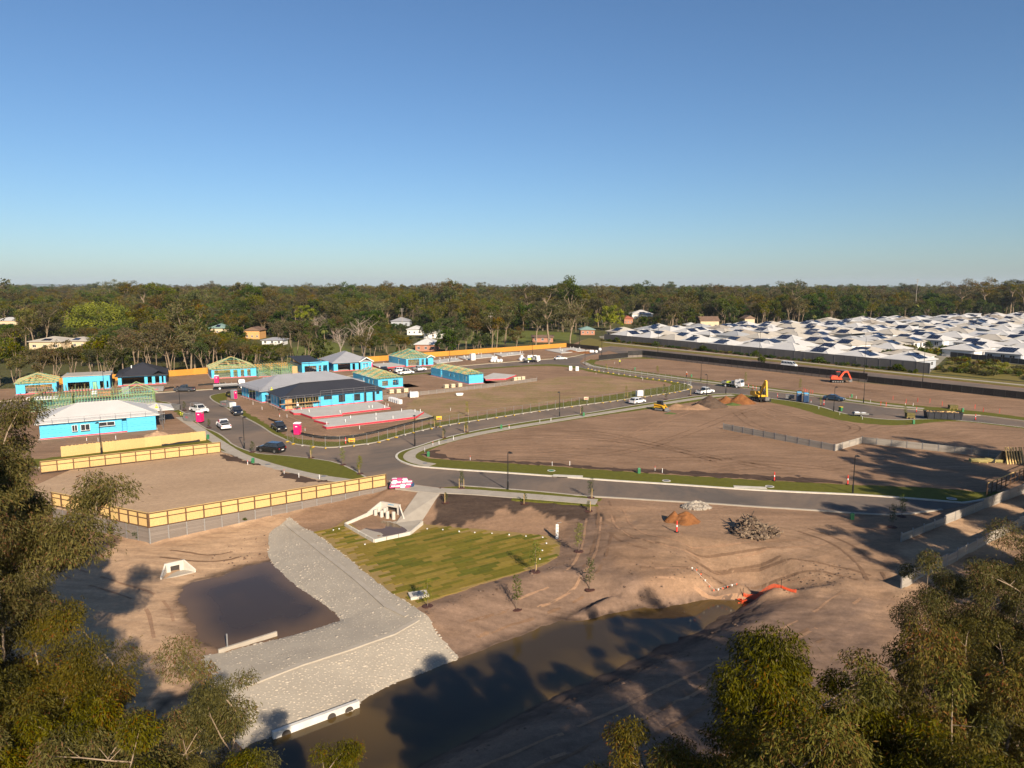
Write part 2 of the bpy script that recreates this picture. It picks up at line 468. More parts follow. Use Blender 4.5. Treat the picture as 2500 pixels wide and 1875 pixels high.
RUBBLE = mat('broken_concrete', (0.33, 0.28, 0.23), 0.9, (0.20, 0.165, 0.135), 1.5, space='world', objrand=0.3)
DEBRIS = mat('old_timber', (0.13, 0.082, 0.05), 0.9, (0.065, 0.042, 0.028), 1.5, space='world', objrand=0.5)
BRICK = mat('brick_pack', (0.40, 0.19, 0.10), 0.9, (0.30, 0.13, 0.07), 2)
CARD = mat('brick_pallet_cream', (0.62, 0.50, 0.34), 0.9, (0.52, 0.41, 0.27), 2)
BAGW = mat('white_sack', (0.75, 0.73, 0.72), 0.7, (0.62, 0.60, 0.60), 2)
BAGP = mat('pink_sack', (0.62, 0.08, 0.19), 0.7, (0.50, 0.06, 0.20), 2)
MULCH = mat('mulch', (0.085, 0.028, 0.018), 0.95, (0.05, 0.018, 0.012), 6, bump=0.8, space='world')
BARK = mat('pale_bark', (0.33, 0.245, 0.165), 0.9, (0.17, 0.125, 0.085), 1.2, 0.5, 0.3, 5, spec=0.1, stretch=(1, 1, 0.3))
BARK_DK = mat('grey_bark', (0.22, 0.165, 0.12), 0.9, (0.13, 0.095, 0.07), 1.5, 0.5, 0.3, 5, spec=0.1, stretch=(1, 1, 0.3))
LEAF_EUC = leafmat('eucalypt_leaf', (0.128, 0.112, 0.023), (0.026, 0.029, 0.008), (0.12, 0.066, 0.021), 0.22, 0.7)
LEAF_FG = leafmat('near_gum_leaf', (0.108, 0.087, 0.013), (0.020, 0.020, 0.005), (0.115, 0.043, 0.012), 0.12, 0.35, 0.5)
LEAF_DK = leafmat('dark_evergreen_leaf', (0.040, 0.068, 0.010), (0.014, 0.028, 0.006), None, 0.2, 0.35)
LEAF_DN = leafmat('dense_tree_leaf', (0.052, 0.088, 0.010), (0.014, 0.028, 0.005), None, 0.2, 0.1)
LEAF_BR = leafmat('bright_fig_leaf', (0.225, 0.235, 0.014), (0.06, 0.085, 0.008), None, 0.25, 0.12)
LEAF_GR = leafmat('green_leaf', (0.072, 0.092, 0.014), (0.020, 0.032, 0.007), None, 0.22, 0.4)
LEAF_GY = leafmat('bare_twig', (0.22, 0.165, 0.13), (0.12, 0.09, 0.07), None, 0.1, 0.2)
LEAF_YG = leafmat('young_leaf', (0.24, 0.24, 0.03), (0.10, 0.12, 0.02), None, 0.3, 0.4)
PALM = leafmat('palm_frond', (0.15, 0.155, 0.035), (0.05, 0.065, 0.016), None, 0.2, 0.3)


def water_mat(name, deep, shallow, rough):
    m = bpy.data.materials.new(name); m.use_nodes = True
    n = m.node_tree.nodes; l = m.node_tree.links
    p = n['Principled BSDF']; p.inputs['Roughness'].default_value = rough; p.inputs['IOR'].default_value = 1.33
    at = n.new('ShaderNodeAttribute'); at.attribute_name = 'depth'
    r = n.new('ShaderNodeValToRGB'); e = r.color_ramp.elements
    e[0].color = (*shallow, 1); e[1].color = (*deep, 1); e[0].position = 0.05; e[1].position = 0.75
    l.new(at.outputs['Fac'], r.inputs['Fac']); l.new(r.outputs[0], p.inputs['Base Color'])
    geo = n.new('ShaderNodeNewGeometry')
    t = n.new('ShaderNodeTexNoise'); t.inputs['Scale'].default_value = 1.6; t.inputs['Detail'].default_value = 3
    l.new(geo.outputs['Position'], t.inputs['Vector'])
    b = n.new('ShaderNodeBump'); b.inputs['Strength'].default_value = 0.05; b.inputs['Distance'].default_value = 0.05
    l.new(t.outputs['Fac'], b.inputs['Height']); l.new(b.outputs[0], p.inputs['Normal'])
    MATS[name] = m
    return m


WATER = water_mat('murky_water', (0.044, 0.030, 0.013), (0.10, 0.062, 0.02), 0.06)
WATER_P = water_mat('pond_water', (0.046, 0.031, 0.018), (0.12, 0.072, 0.034), 0.05)


def wrap_detail(m):
    """printed rows, seams and slack in the wall wrap"""
    n = m.node_tree.nodes; l = m.node_tree.links; p = n['Principled BSDF']
    src = p.inputs['Base Color'].links[0].from_socket
    tc = n.new('ShaderNodeTexCoord'); sep = n.new('ShaderNodeSeparateXYZ'); l.new(tc.outputs['Object'], sep.inputs[0])

    def mth(op, a, b=None):
        q = n.new('ShaderNodeMath'); q.operation = op
        for i, v in enumerate((a, b)):
            if v is None: continue
            if isinstance(v, (int, float)): q.inputs[i].default_value = v
            else: l.new(v, q.inputs[i])
        return q.outputs[0]
    z = sep.outputs['Z']; xy = mth('ADD', sep.outputs['X'], sep.outputs['Y'])
    fr = mth('FRACT', mth('MULTIPLY', z, 0.74))
    seam = mth('LESS_THAN', fr, 0.045)
    row = mth('LESS_THAN', mth('ABSOLUTE', mth('SUBTRACT', mth('FRACT', mth('MULTIPLY', z, 1.48)), 0.55)), 0.07)
    cb = n.new('ShaderNodeCombineXYZ'); l.new(mth('MULTIPLY', xy, 1.7), cb.inputs[0]); l.new(mth('FLOOR', mth('MULTIPLY', z, 1.48)), cb.inputs[1])
    nz = n.new('ShaderNodeTexNoise'); nz.inputs['Scale'].default_value = 1.0; nz.inputs['Detail'].default_value = 3; l.new(cb.outputs[0], nz.inputs['Vector'])
    dash = mth('MULTIPLY', row, mth('GREATER_THAN', nz.outputs['Fac'], 0.5))
    f = mth('MULTIPLY', mth('MAXIMUM', seam, dash), 0.6)
    mx = n.new('ShaderNodeMix'); mx.data_type = 'RGBA'; l.new(f, mx.inputs[0]); l.new(src, mx.inputs[6]); mx.inputs[7].default_value = (0.03, 0.20, 0.36, 1)
    l.new(mx.outputs[2], p.inputs['Base Color'])


wrap_detail(WRAP)


def road_dust(m):
    """tracked soil lying on the asphalt"""
    n = m.node_tree.nodes; l = m.node_tree.links; p = n['Principled BSDF']
    src = p.inputs['Base Color'].links[0].from_socket
    geo = n.new('ShaderNodeNewGeometry'); t = n.new('ShaderNodeTexNoise'); t.inputs['Scale'].default_value = 0.05; t.inputs['Detail'].default_value = 9; t.inputs['Roughness'].default_value = 0.7; t.inputs['Distortion'].default_value = 1.2
    l.new(geo.outputs['Position'], t.inputs['Vector']); r = n.new('ShaderNodeValToRGB'); r.color_ramp.elements[0].position = 0.42; r.color_ramp.elements[1].position = 0.66
    r.color_ramp.elements[1].color = (0.75, 0.75, 0.75, 1)
    l.new(t.outputs['Fac'], r.inputs['Fac']); mx = n.new('ShaderNodeMix'); mx.data_type = 'RGBA'; l.new(r.outputs[0], mx.inputs[0]); l.new(src, mx.inputs[6]); mx.inputs[7].default_value = (0.25, 0.175, 0.12, 1); l.new(mx.outputs[2], p.inputs['Base Color'])


road_dust(ASPHALT)

# ------------------------------------------------------------------ terrain: breaklines (sight u, v, level z) -> TIN -> height grid
Z_LAWN, Z_POND, Z_CHAN = -1.8, -2.5, -3.6
BL = []      # lists of world points, each a constrained polyline


def bl(pts, closed=False):
    p = [g(*q) if len(q) == 3 else q for q in pts]
    BL.append((p, closed))
    return p


# level estate edge
WALL_A = [g(130, 1240), g(364.5, 1289), g(942, 1187.6)]          # fence line of the corner lot (level 0)
wl_dir = (WALL_A[2] - WALL_A[1]).normalized()
wl_in = Vector((-wl_dir.y, wl_dir.x, 0))
WFOOT = [(-2.0), (-1.9), (-0.65)]
foot = [Vector((p.x, p.y, z)) for p, z in zip(WALL_A, WFOOT)]
foot_mid = foot[1].lerp(foot[2], 0.5)
out_l = Vector((-0.3, -0.9, 0))
BL.append(([foot[0], foot[1], foot_mid, foot[2]], False))
BL.append(([foot[0] + Vector((1.5, 2.4, 2.0)), foot[1] + Vector((0.5, 1.6, 1.9)), foot_mid + wl_in * 1.2 + Vector((0, 0, 1.25)),
            Vector((foot[2].x, foot[2].y, 0)) + wl_in * 1.2], False))
bl([(948, 1192, 0), (1020, 1199, 0), (1073, 1204, 0), (1211, 1217, 0), (1286, 1222, 0), (1457, 1233, 0), (1640, 1240, 0), (1850, 1247, 0),
    (2100, 1262, 0), (2330, 1252, 0)])
bl([(905, 1205, -0.7), (870, 1240, -1.2), (842, 1272, -1.55)])
# lawn
LAWN_UV = [(766, 1300), (823, 1284.5), (842, 1272), (913, 1324), (1000, 1305), (1031, 1273), (1040, 1281), (1161, 1292), (1338, 1308),
           (1368, 1327), (1364, 1359), (1319, 1384), (1256, 1403), (1161, 1431), (1063, 1466), (1012, 1484), (940, 1438), (886, 1394),
           (829, 1346)]
bl([(u, v, Z_LAWN) for u, v in LAWN_UV], True)
bl([(1385, 1325, -1.5), (1382, 1368, -1.65), (1330, 1395, -1.6), (1262, 1418, -1.6), (1168, 1446, -1.65), (1070, 1484, -1.7), (1030, 1500, -1.8)])
bl([(1450, 1250, -0.3), (1470, 1300, -0.7), (1480, 1345, -0.95), (1485, 1400, -1.4)])
bl([(1520, 1330, -0.5), (1650, 1305, -0.15), (1850, 1330, -0.1), (2050, 1340, -0.1)])
bl([(1490, 1436, -1.8), (1540, 1424, -1.6), (1620, 1412, -1.4), (1700, 1402, -1.15), (1800, 1396, -0.95), (1900, 1420, -1.0), (1960, 1436, -1.05), (2060, 1420, -0.6)])
# settling pond
POND_UV = [(470, 1432), (560, 1412), (640, 1372), (668, 1368), (690, 1396), (739, 1440), (807, 1487), (838, 1511), (760, 1536), (681, 1556),
           (536, 1592), (500, 1600), (486, 1560), (470, 1500), (448, 1450)]
bl([(u, v, Z_POND) for u, v in POND_UV], True)
bl([(520, 1450, -3.0), (640, 1420, -3.0), (760, 1500, -3.05), (560, 1560, -3.05)], True)
# spillway crest and ribs
bl([(700, 1290, -1.85), (750, 1345, -1.9), (800, 1395, -1.95), (860, 1440, -2.0), (925, 1487, -2.05), (985, 1512, -2.05)])
bl([(590, 1672, -2.35), (739, 1621, -2.2), (858, 1584, -2.15), (960, 1550, -2.1), (1020, 1520, -2.0)])
bl([(532, 1600, -2.45), (681, 1562, -2.4), (850, 1518, -2.35)])
# channel
CH_L = [(430, 1960), (520, 1875), (603, 1830), (634, 1811), (668, 1803), (780, 1757), (876, 1725), (909, 1706), (919, 1688), (976, 1664), (1061, 1633),
        (1119, 1610), (1137, 1600), (1235, 1567), (1362, 1520), (1488, 1474), (1560, 1478), (1615, 1484), (1651, 1477), (1723, 1459), (1803, 1450), (1858, 1458)]
CH_R = [(1844, 1468), (1800, 1491), (1669, 1560), (1597, 1589), (1434, 1661), (1289, 1733), (1145, 1809), (1036, 1864), (930, 1930)]
bl([(u, v, Z_CHAN) for u, v in CH_L] + [(u, v, Z_CHAN) for u, v in CH_R], True)
bl([(620, 1850, -4.3), (900, 1735, -4.3), (1150, 1640, -4.3), (1400, 1545, -4.2), (1700, 1490, -3.95)])
bl([(870, 1910, -4.1), (1100, 1800, -4.1), (1400, 1640, -4.0), (1650, 1540, -3.9), (1810, 1470, -3.8)])
bl([(1946, 1450, -1.5), (1880, 1500, -1.8), (1800, 1545, -1.95), (1687, 1603, -2.0), (1542, 1672, -2.0), (1398, 1733, -2.0), (1217, 1817, -2.0), (1108, 1870, -2.0), (1000, 1935, -2.0)])
# right-hand ground
bl([(2160, 1470, -1.1), (2199, 1438, -0.6), (2500, 1283, -0.5), (2700, 1190, -0.4)])
bl([(2199, 1322, -0.1), (2300, 1275, 0), (2500, 1204, 0), (2700, 1130, 0)])
bl([(2050, 1520, -1.6), (2300, 1560, -1.5), (2600, 1500, -1.3), (2600, 1875, -1.6), (2000, 1800, -1.9), (1500, 1860, -2.0)])
# left-hand ground
bl([(0, 1310, -2.1), (160, 1330, -2.05), (300, 1352, -1.95), (420, 1350, -1.9), (560, 1310, -1.8), (650, 1280, -1.7)])
bl([(0, 1500, -2.2), (200, 1420, -2.1), (390, 1440, -2.2), (420, 1560, -2.35), (470, 1640, -2.35), (520, 1740, -2.8), (470, 1830, -3.3), (380, 1875, -3.4)])
bl([(0, 1700, -2.3), (250, 1640, -2.3), (350, 1760, -2.5), (200, 1900, -2.6)])
for q in [(-140, 134, 0), (-60, 134, 0), (0, 134, 0), (60, 134, 0), (140, 134, 0), (140, 100, 0), (140, 70, -.4), (140, 10, -1.5), (60, 10, -2),
          (0, 10, -2.2), (-60, 10, -2.4), (-140, 10, -2.4), (-140, 80, -2.0), (-140, 100, 0), (-75, 104, 0), (-58, 100, 0)]:
    BL.append(([Vector(q)], False))

pts, edges, zs = [], [], []
for p, cl in BL:
    o = len(pts)
    for q in p:
        pts.append(Vector((q.x, q.y))); zs.append(q.z)
    k = len(p)
    for i in range(k - 1):
        edges.append((o + i, o + i + 1))
    if cl:
        edges.append((o + k - 1, o))
tv, te, tf, ov, oe, of = delaunay_2d_cdt(pts, edges, [], 0, 1e-4)
tz = []
for i, v in enumerate(tv):
    if ov[i]:
        tz.append(np.mean([zs[j] for j in ov[i]]))
    else:                                     # crossing of two breaklines: nearest known level
        tz.append(zs[min(range(len(pts)), key=lambda j: (pts[j] - v).length)])

STEP = 0.4
GX0, GX1, GY0, GY1 = -120.0, 120.0, 12.0, 134.0
NX, NY = int((GX1 - GX0) / STEP) + 1, int((GY1 - GY0) / STEP) + 1
gx = GX0 + np.arange(NX) * STEP
gy = GY0 + np.arange(NY) * STEP
HG = np.zeros((NX, NY))
for f in tf:
    a, b, c = [tv[i] for i in f]
    za, zb, zc = [tz[i] for i in f]
    i0 = max(0, int((min(a.x, b.x, c.x) - GX0) / STEP)); i1 = min(NX, int((max(a.x, b.x, c.x) - GX0) / STEP) + 2)
    j0 = max(0, int((min(a.y, b.y, c.y) - GY0) / STEP)); j1 = min(NY, int((max(a.y, b.y, c.y) - GY0) / STEP) + 2)
    if i1 <= i0 or j1 <= j0:
        continue
    X, Y = np.meshgrid(gx[i0:i1], gy[j0:j1], indexing='ij')
    det = (b.y - c.y) * (a.x - c.x) + (c.x - b.x) * (a.y - c.y)
    if abs(det) < 1e-9:
        continue
    w0 = ((b.y - c.y) * (X - c.x) + (c.x - b.x) * (Y - c.y)) / det
    w1 = ((c.y - a.y) * (X - c.x) + (a.x - c.x) * (Y - c.y)) / det
    w2 = 1 - w0 - w1
    ins = (w0 >= -1e-6) & (w1 >= -1e-6) & (w2 >= -1e-6)
    HG[i0:i1, j0:j1][ins] = (w0 * za + w1 * zb + w2 * zc)[ins]
for _ in range(2):                            # ease the creases
    P = np.pad(HG, 1, mode='edge')
    HG = (P[:-2, 1:-1] + P[2:, 1:-1] + P[1:-1, :-2] + P[1:-1, 2:] + 2 * HG) / 6


def poly_sd(x, y, poly):
    """signed distance to a polygon, negative inside"""
    x = np.asarray(x, float); y = np.asarray(y, float)
    d = np.full(x.shape, 1e9); ins = np.zeros(x.shape, bool)
    n = len(poly)
    for i in range(n):
        ax, ay = poly[i][0], poly[i][1]; bx, by = poly[(i + 1) % n][0], poly[(i + 1) % n][1]
        ex, ey = bx - ax, by - ay
        t = np.clip(((x - ax) * ex + (y - ay) * ey) / (ex * ex + ey * ey + 1e-12), 0, 1)
        d = np.minimum(d, np.hypot(x - ax - t * ex, y - ay - t * ey))
        cr = ((ay > y) != (by > y)) & (x < (bx - ax) * (y - ay) / (by - ay + 1e-12) + ax)
        ins ^= cr
    return np.where(ins, -d, d)


LAWN = gl(LAWN_UV, Z_LAWN)
SPILL_UV = [(706, 1270, -1.75), (766, 1300, -1.8), (829, 1346, -1.8), (886, 1394, -1.8), (940, 1438, -1.8), (1012, 1484, -1.85), (1044, 1513, -2.1), (1085, 1564, -2.8),
            (1121, 1612, -3.75), (1061, 1640, -3.75), (976, 1672, -3.75), (919, 1697, -3.75), (905, 1715, -3.75), (876, 1735, -3.7), (780, 1768, -3.7), (668, 1812, -3.7), (600, 1835, -3.8),
            (560, 1800, -3.3), (520, 1720, -2.8), (490, 1640, -2.4), (498, 1600, -2.45), (536, 1596, -2.45), (681, 1562, -2.5), (760, 1544, -2.65), (830, 1522, -2.7),
            (822, 1505, -2.75), (795, 1487, -2.75), (728, 1442, -2.75), (678, 1398, -2.7), (655, 1354, -2.4), (660, 1300, -1.9)]
SPILL = [g(*q) for q in SPILL_UV]
XX, YY = np.meshgrid(gx, gy, indexing='ij')
rough = fbm(XX * 0.55, YY * 0.55, 5) * 0.14 + fbm(XX * 0.12, YY * 0.12, 3) * 0.10
keep = np.clip(-HG / 0.35, 0, 1)                       # level estate ground stays level
keep *= np.clip(poly_sd(XX, YY, LAWN) / 1.2, 0.0, 1)
keep *= np.where(poly_sd(XX, YY, SPILL) < 0, 0.25, 1)
keep *= np.where((XX > 2) & (YY < 92), 1.7, 1.0)
HG = HG + rough * keep
# machine ruts on the far channel bank
bank = np.clip(1 - np.abs(HG + 2.8) / 0.9, 0, 1) * (XX > -6) * (YY < 72)
HG += bank * 0.10 * np.sin((XX * 0.78 + YY * 0.62) * 9.0 + fbm(XX, YY, 2) * 5)


def th(x, y):
    fx = min(max((x - GX0) / STEP, 0), NX - 1.001); fy = min(max((y - GY0) / STEP, 0), NY - 1.001)
    i, j = int(fx), int(fy); fx -= i; fy -= j
    return float((HG[i, j] * (1 - fx) + HG[i + 1, j] * fx) * (1 - fy) + (HG[i, j + 1] * (1 - fx) + HG[i + 1, j + 1] * fx) * fy)


def thv(x, y):
    fx = np.clip((np.asarray(x) - GX0) / STEP, 0, NX - 1.001); fy = np.clip((np.asarray(y) - GY0) / STEP, 0, NY - 1.001)
    i = fx.astype(int); j = fy.astype(int); fx = fx - i; fy = fy - j
    return (HG[i, j] * (1 - fx) + HG[i + 1, j] * fx) * (1 - fy) + (HG[i, j + 1] * (1 - fx) + HG[i + 1, j + 1] * fx) * fy


def grow(a, end, step, k):
    out = []
    while abs(a) < abs(end):
        step *= k; a = a + math.copysign(step, end - a); out.append(a)
    return out


xs = np.array(sorted(grow(-76, -12000, STEP, 1.12)) + list(np.arange(-76, 76.01, STEP)) + grow(76, 12000, STEP, 1.12))
ys = np.array(sorted([28 - d for d in grow(0.01, 600, STEP, 1.2)]) + list(np.arange(28, 132.01, STEP)) + grow(132, 16000, STEP, 1.10))
GXX, GYY = np.meshgrid(xs, ys, indexing='ij')
GZ = thv(GXX, GYY)
GZ = np.where(GYY > GY1, 0.0, GZ)
nx, ny = len(xs), len(ys)
me = bpy.data.meshes.new('ground')
co = np.stack([GXX, GYY, GZ], -1).reshape(-1, 3)
idx = np.arange(nx * ny).reshape(nx, ny)
quads = np.stack([idx[:-1, :-1], idx[1:, :-1], idx[1:, 1:], idx[:-1, 1:]], -1).reshape(-1, 4)
me.vertices.add(len(co)); me.vertices.foreach_set('co', co.ravel().astype(np.float32))
me.loops.add(quads.size); me.loops.foreach_set('vertex_index', quads.ravel().astype(np.int32))
me.polygons.add(len(quads))
me.polygons.foreach_set('loop_start', (np.arange(len(quads)) * 4).astype(np.int32))
me.polygons.foreach_set('loop_total', np.full(len(quads), 4, np.int32))
me.update(calc_edges=True)
me.polygons.foreach_set('use_smooth', [True] * len(me.polygons))
me.materials.append(DIRT)


def add_mask(name, poly, soft, wob=0.0, gain=1.0, extra=None):
    sd = poly_sd(GXX, GYY, poly) if poly is not None else 0
    if wob:
        sd = sd + fbm(GXX * 0.5, GYY * 0.5, 5) * wob
    m = np.clip(0.5 - sd / soft, 0, 1) * gain
    if extra is not None:
        m = np.maximum(m, extra)
    a = me.attributes.new(name, 'FLOAT', 'POINT')
    a.data.foreach_set('value', m.ravel().astype(np.float32))


SAND_POLY = gl([(60, 1310), (368, 1334), (560, 1292), (720, 1268), (700, 1300), (640, 1352), (560, 1400), (450, 1430), (425, 1480), (470, 1600), (480, 1640), (470, 1860),
                (200, 1990), (-300, 1990), (-300, 1330)], -2.2)
RIGHT_POLY = gl([(1500, 1255), (1700, 1262), (2000, 1280), (2190, 1330), (2190, 1430), (2100, 1500), (1960, 1430), (1850, 1380), (1650, 1380), (1560, 1330)], -0.4)
s2 = np.clip(0.5 - (poly_sd(GXX, GYY, RIGHT_POLY) + fbm(GXX * .4, GYY * .4, 4) * 5) / 5, 0, 1) * 0.22
s3 = np.clip(0.5 - (poly_sd(GXX, GYY, gl([(2199, 1330), (2330, 1270), (2700, 1150), (2700, 1230), (2199, 1440)], -.2)) + fbm(GXX * .4, GYY * .4, 4) * 2) / 2, 0, 1) * 0.9
add_mask('sand', SAND_POLY, 3.0, 2.5, 1.0, np.maximum(s2, s3))
DAMP_POLY = gl([(1030, 1500), (1170, 1446), (1300, 1408), (1390, 1330), (1400, 1260), (1470, 1260), (1480, 1400), (1640, 1450), (1900, 1470), (2150, 1500), (2150, 1700), (2500, 1990),
                (900, 1990), (1150, 1620)], -2.3)
low = np.clip((-2.6 - GZ) / 0.5, 0, 1) * (GXX > -12) * 0.8
add_mask('damp', DAMP_POLY, 3.0, 3.0, 0.75, low)
wet = np.clip(1 - np.abs(GZ - Z_CHAN - 0.05) / 0.22, 0, 1) * (GXX > -14) + np.clip(1 - np.abs(GZ - Z_POND) / 0.07, 0, 1) * (GXX < -14) * 0.9
rb = np.clip(1 - np.abs(GZ + 3.0) / 0.7, 0, 1) * (poly_sd(GXX, GYY, gl(CH_R[1:] + [(1108, 1875), (1398, 1733), (1687, 1603), (1900, 1490)], -2.8)) < 0.6) * 0.7
bat = np.clip(0.5 - (poly_sd(GXX, GYY, gl([(1072, 1206), (1290, 1224), (1458, 1236), (1450, 1275), (1390, 1268), (1290, 1250), (1200, 1248), (1130, 1268), (1060, 1258)], -.7)) + fbm(GXX * 1.1, GYY * 0.35, 4) * 3.2) / 0.6, 0, 1) * (GYY > 80)
add_mask('wet', None, 1, 0, 0, np.clip(np.maximum(np.maximum(wet, rb), bat), 0, 1))
ground = place('ground', me)
tag(ground, kind='structure')


# ------------------------------------------------------------------ sheets
def resample(poly, step, closed=True):
    out = []
    n = len(poly)
    for i in range(n if closed else n - 1):
        a = Vector(poly[i][:2]); b = Vector(poly[(i + 1) % n][:2])
        k = max(1, int((b - a).length / step))
        for j in range(k):
            out.append(a.lerp(b, j / k))
    if not closed:
        out.append(Vector(poly[-1][:2]))
    return out


def smooth_line(p, it=2, closed=False):
    p = [Vector(q[:2]) for q in p]
    for _ in range(it):                       # corner cutting
        q = [] if closed else [p[0]]
        n = len(p)
        for i in range(n if closed else n - 1):
            a, b = p[i], p[(i + 1) % n]
            q += [a.lerp(b, .25), a.lerp(b, .75)]
        if not closed: q.append(p[-1])
        p = q
    return p


def offset_line(p, d):
    out = []
    n = len(p)
    for i in range(n):
        t = (p[min(i + 1, n - 1)] - p[max(i - 1, 0)]).normalized()
        out.append(p[i] + Vector((-t.y, t.x)) * d)
    return out


def sheet(name, poly, z, m, step=None, jitter=0.0, skirt=0.15, drape=False, kind='structure', attr=None, parent=None, edge=None):
    P = resample(poly, edge or step or 2.0)
    if jitter:
        P = [p + Vector((float(fbm(p.x * 1.3, p.y * 1.3, 3)), float(fbm(p.x * 1.3 + 50, p.y * 1.3, 3)))) * jitter for p in P]
    n = len(P)
    pts2 = list(P); ed = [(i, (i + 1) % n) for i in range(n)]
    if step:
        x0, x1 = min(p.x for p in P), max(p.x for p in P); y0, y1 = min(p.y for p in P), max(p.y for p in P)
        X, Y = np.meshgrid(np.arange(x0, x1, step), np.arange(y0, y1, step), indexing='ij')
        sd = poly_sd(X, Y, P)
        pts2 += [Vector((a, b)) for a, b in zip(X[sd < -step * .5], Y[sd < -step * .5])]
    v, e, f, ov, oe, of = delaunay_2d_cdt(pts2, ed, [tuple(range(n))], 2, 1e-5)
    vx = np.array([p.x for p in v]); vy = np.array([p.y for p in v])
    vz = (thv(vx, vy) if drape else np.zeros(len(v))) + z
    b = MB()
    vs = [(x, y, q) for x, y, q in zip(vx, vy, vz)]
    b.add(vs, [tuple(q) for q in f])
    if skirt:
        cnt = {}
        for q in f:
            for i in range(len(q)):
                a, c = q[i], q[(i + 1) % len(q)]
                cnt[(min(a, c), max(a, c))] = cnt.get((min(a, c), max(a, c)), 0) + 1
        o = len(b.v)
        b.v += [(x, y, q - skirt) for x, y, q in vs]
        for (a, c), k in cnt.items():
            if k == 1:
                b.f.append((a, c, c + o, a + o)); b.m.append(0)
    ob = b.build(name, m, parent)
    if attr:
        a = ob.data.attributes.new('depth', 'FLOAT', 'POINT')
        d = np.array([attr(x, y) for x, y, _ in b.v], np.float32)
        a.data.foreach_set('value', d)
    tag(ob, kind=kind)
    return ob


def strip(name, line, w, z0, z1, m, parent=None, kind='structure', z_fn=None):
    """kerb: a raised strip centred on a line"""
    L = offset_line(line, w / 2); R = offset_line(line, -w / 2)
    b = MB(); n = len(line)
    for i in range(n):
        q = z_fn(line[i].x, line[i].y) if z_fn else 0
        b.v += [(L[i].x, L[i].y, z0 + q), (L[i].x, L[i].y, z1 + q), (R[i].x, R[i].y, z1 + q), (R[i].x, R[i].y, z0 + q)]
    for i in range(n - 1):
        for k in range(3):
            a = i * 4 + k
            b.f.append((a, a + 1, a + 5, a + 4)); b.m.append(0)
    b.f += [(0, 1, 2, 3), (n * 4 - 1, n * 4 - 2, n * 4 - 3, n * 4 - 4)]; b.m += [0, 0]
    o = b.build(name, m, parent)
    if not parent: tag(o, kind=kind)
    return o


def slab_path(name, line, w, z, m, bay=1.8, th_=0.10, z_fn=None):
    """footpath of separate concrete bays with open joints"""
    root = empty(name, (line[0].x, line[0].y, 0)); tag(root, kind='structure')
    L = resample(line, 0.3, False); acc = [0.0]
    for i in range(1, len(L)): acc.append(acc[-1] + (L[i] - L[i - 1]).length)
    tot = acc[-1]; nb = max(1, int(tot / bay))

    def at(s):
        i = min(max(int(np.searchsorted(acc, s)) - 1, 0), len(L) - 2)
        t = (s - acc[i]) / max(acc[i + 1] - acc[i], 1e-6)
        d = (L[i + 1] - L[i]).normalized()
        return L[i].lerp(L[i + 1], t), Vector((-d.y, d.x))
    for k in range(nb):
        b = MB(); s0, s1 = tot * k / nb + 0.012, tot * (k + 1) / nb - 0.012
        ring = []
        for s_ in (s0, (s0 + s1) / 2, s1):
            p, nrm = at(s_); zz = (z_fn(p.x, p.y) if z_fn else 0) + z + random.uniform(-.004, .004)
            for sg in (w / 2, -w / 2):
                q = p + nrm * sg; ring.append((q.x, q.y, zz))
        o = [(x - line[0].x, y - line[0].y, zz) for x, y, zz in ring]
        lo = [(x, y, zz - th_) for x, y, zz in o]
        b.add(o + lo, [(0, 2, 3, 1), (2, 4, 5, 3), (0, 6, 8, 2), (2, 8, 10, 4), (1, 3, 9, 7), (3, 5, 11, 9), (0, 1, 7, 6), (4, 10, 11, 5)])
        b.build('slab', m, root)
    return root


def V2(uv, z=0.0): return [Vector(g(u, v, z)[:2]) for u, v in uv]

# ------------------------------------------------------------------ roads
R_N = V2([(-60, 985), (120, 975), (380, 961), (425, 958), (521, 952), (622, 944), (720, 934), (850, 920), (1000, 906), (1161, 892), (1224, 887), (1298, 880.5), (1373, 876), (1410, 870)])
R_S = V2([(421, 985), (434, 998), (463, 1014), (497, 1044), (530, 1055), (554, 1071), (571, 1087), (611, 1103), (640, 1109), (693, 1112), (768, 1120), (824, 1129), (862, 1146), (888, 1161), (920, 1168), (948, 1172), (1000, 1181), (1069, 1190),
           (1124, 1187), (1236, 1195), (1323, 1202), (1422, 1212), (1500, 1216), (1624, 1224), (1719, 1229), (1841, 1238), (1948, 1244), (2099, 1255), (2194, 1259), (2300, 1245)])
MAIN = V2([(-60, 1003), (120, 995), (300, 983), (380, 977), (421, 984)]) + R_S + V2([(2366, 1234)]) + \
    V2([(2330, 1229), (2221, 1219.5), (2086, 1210), (1935, 1204), (1798, 1196.5), (1649, 1185.5), (1500, 1176.5), (1373, 1167), (1223, 1156), (1124, 1150), (1062, 1145), (1012, 1141), (980, 1131), (965, 1121), (965, 1111),
        (980, 1101), (1012, 1092.7), (1062, 1075), (1124, 1059), (1199, 1044), (1310, 1025.6), (1422, 1010.6), (1500, 999.5), (1535, 991), (1626, 977.5), (1694, 967), (1739, 962), (1784, 960), (1840, 966), (1886, 973.6), (1940, 980), (2004, 992),
        (2055, 1009), (2123, 1021), (2191, 1026), (2242, 1023), (2300, 1024), (2347, 1027), (2428, 1035), (2600, 1056)]) + \
    V2([(2600, 1043), (2500, 1029.5), (2394, 1016), (2343, 1014), (2255, 1004), (2157, 995.6), (2055, 982), (1987, 970), (1886, 958), (1762, 942.5), (1671, 931), (1558, 916), (1468, 903), (1425, 893), (1415, 884), (1425, 874), (1450, 866), (1490, 856), (1470, 848),
        (1435, 862), (1405, 871)]) + list(reversed(R_N))
road = sheet('road', MAIN, 0.03, ASPHALT, edge=1.5, skirt=0.1)
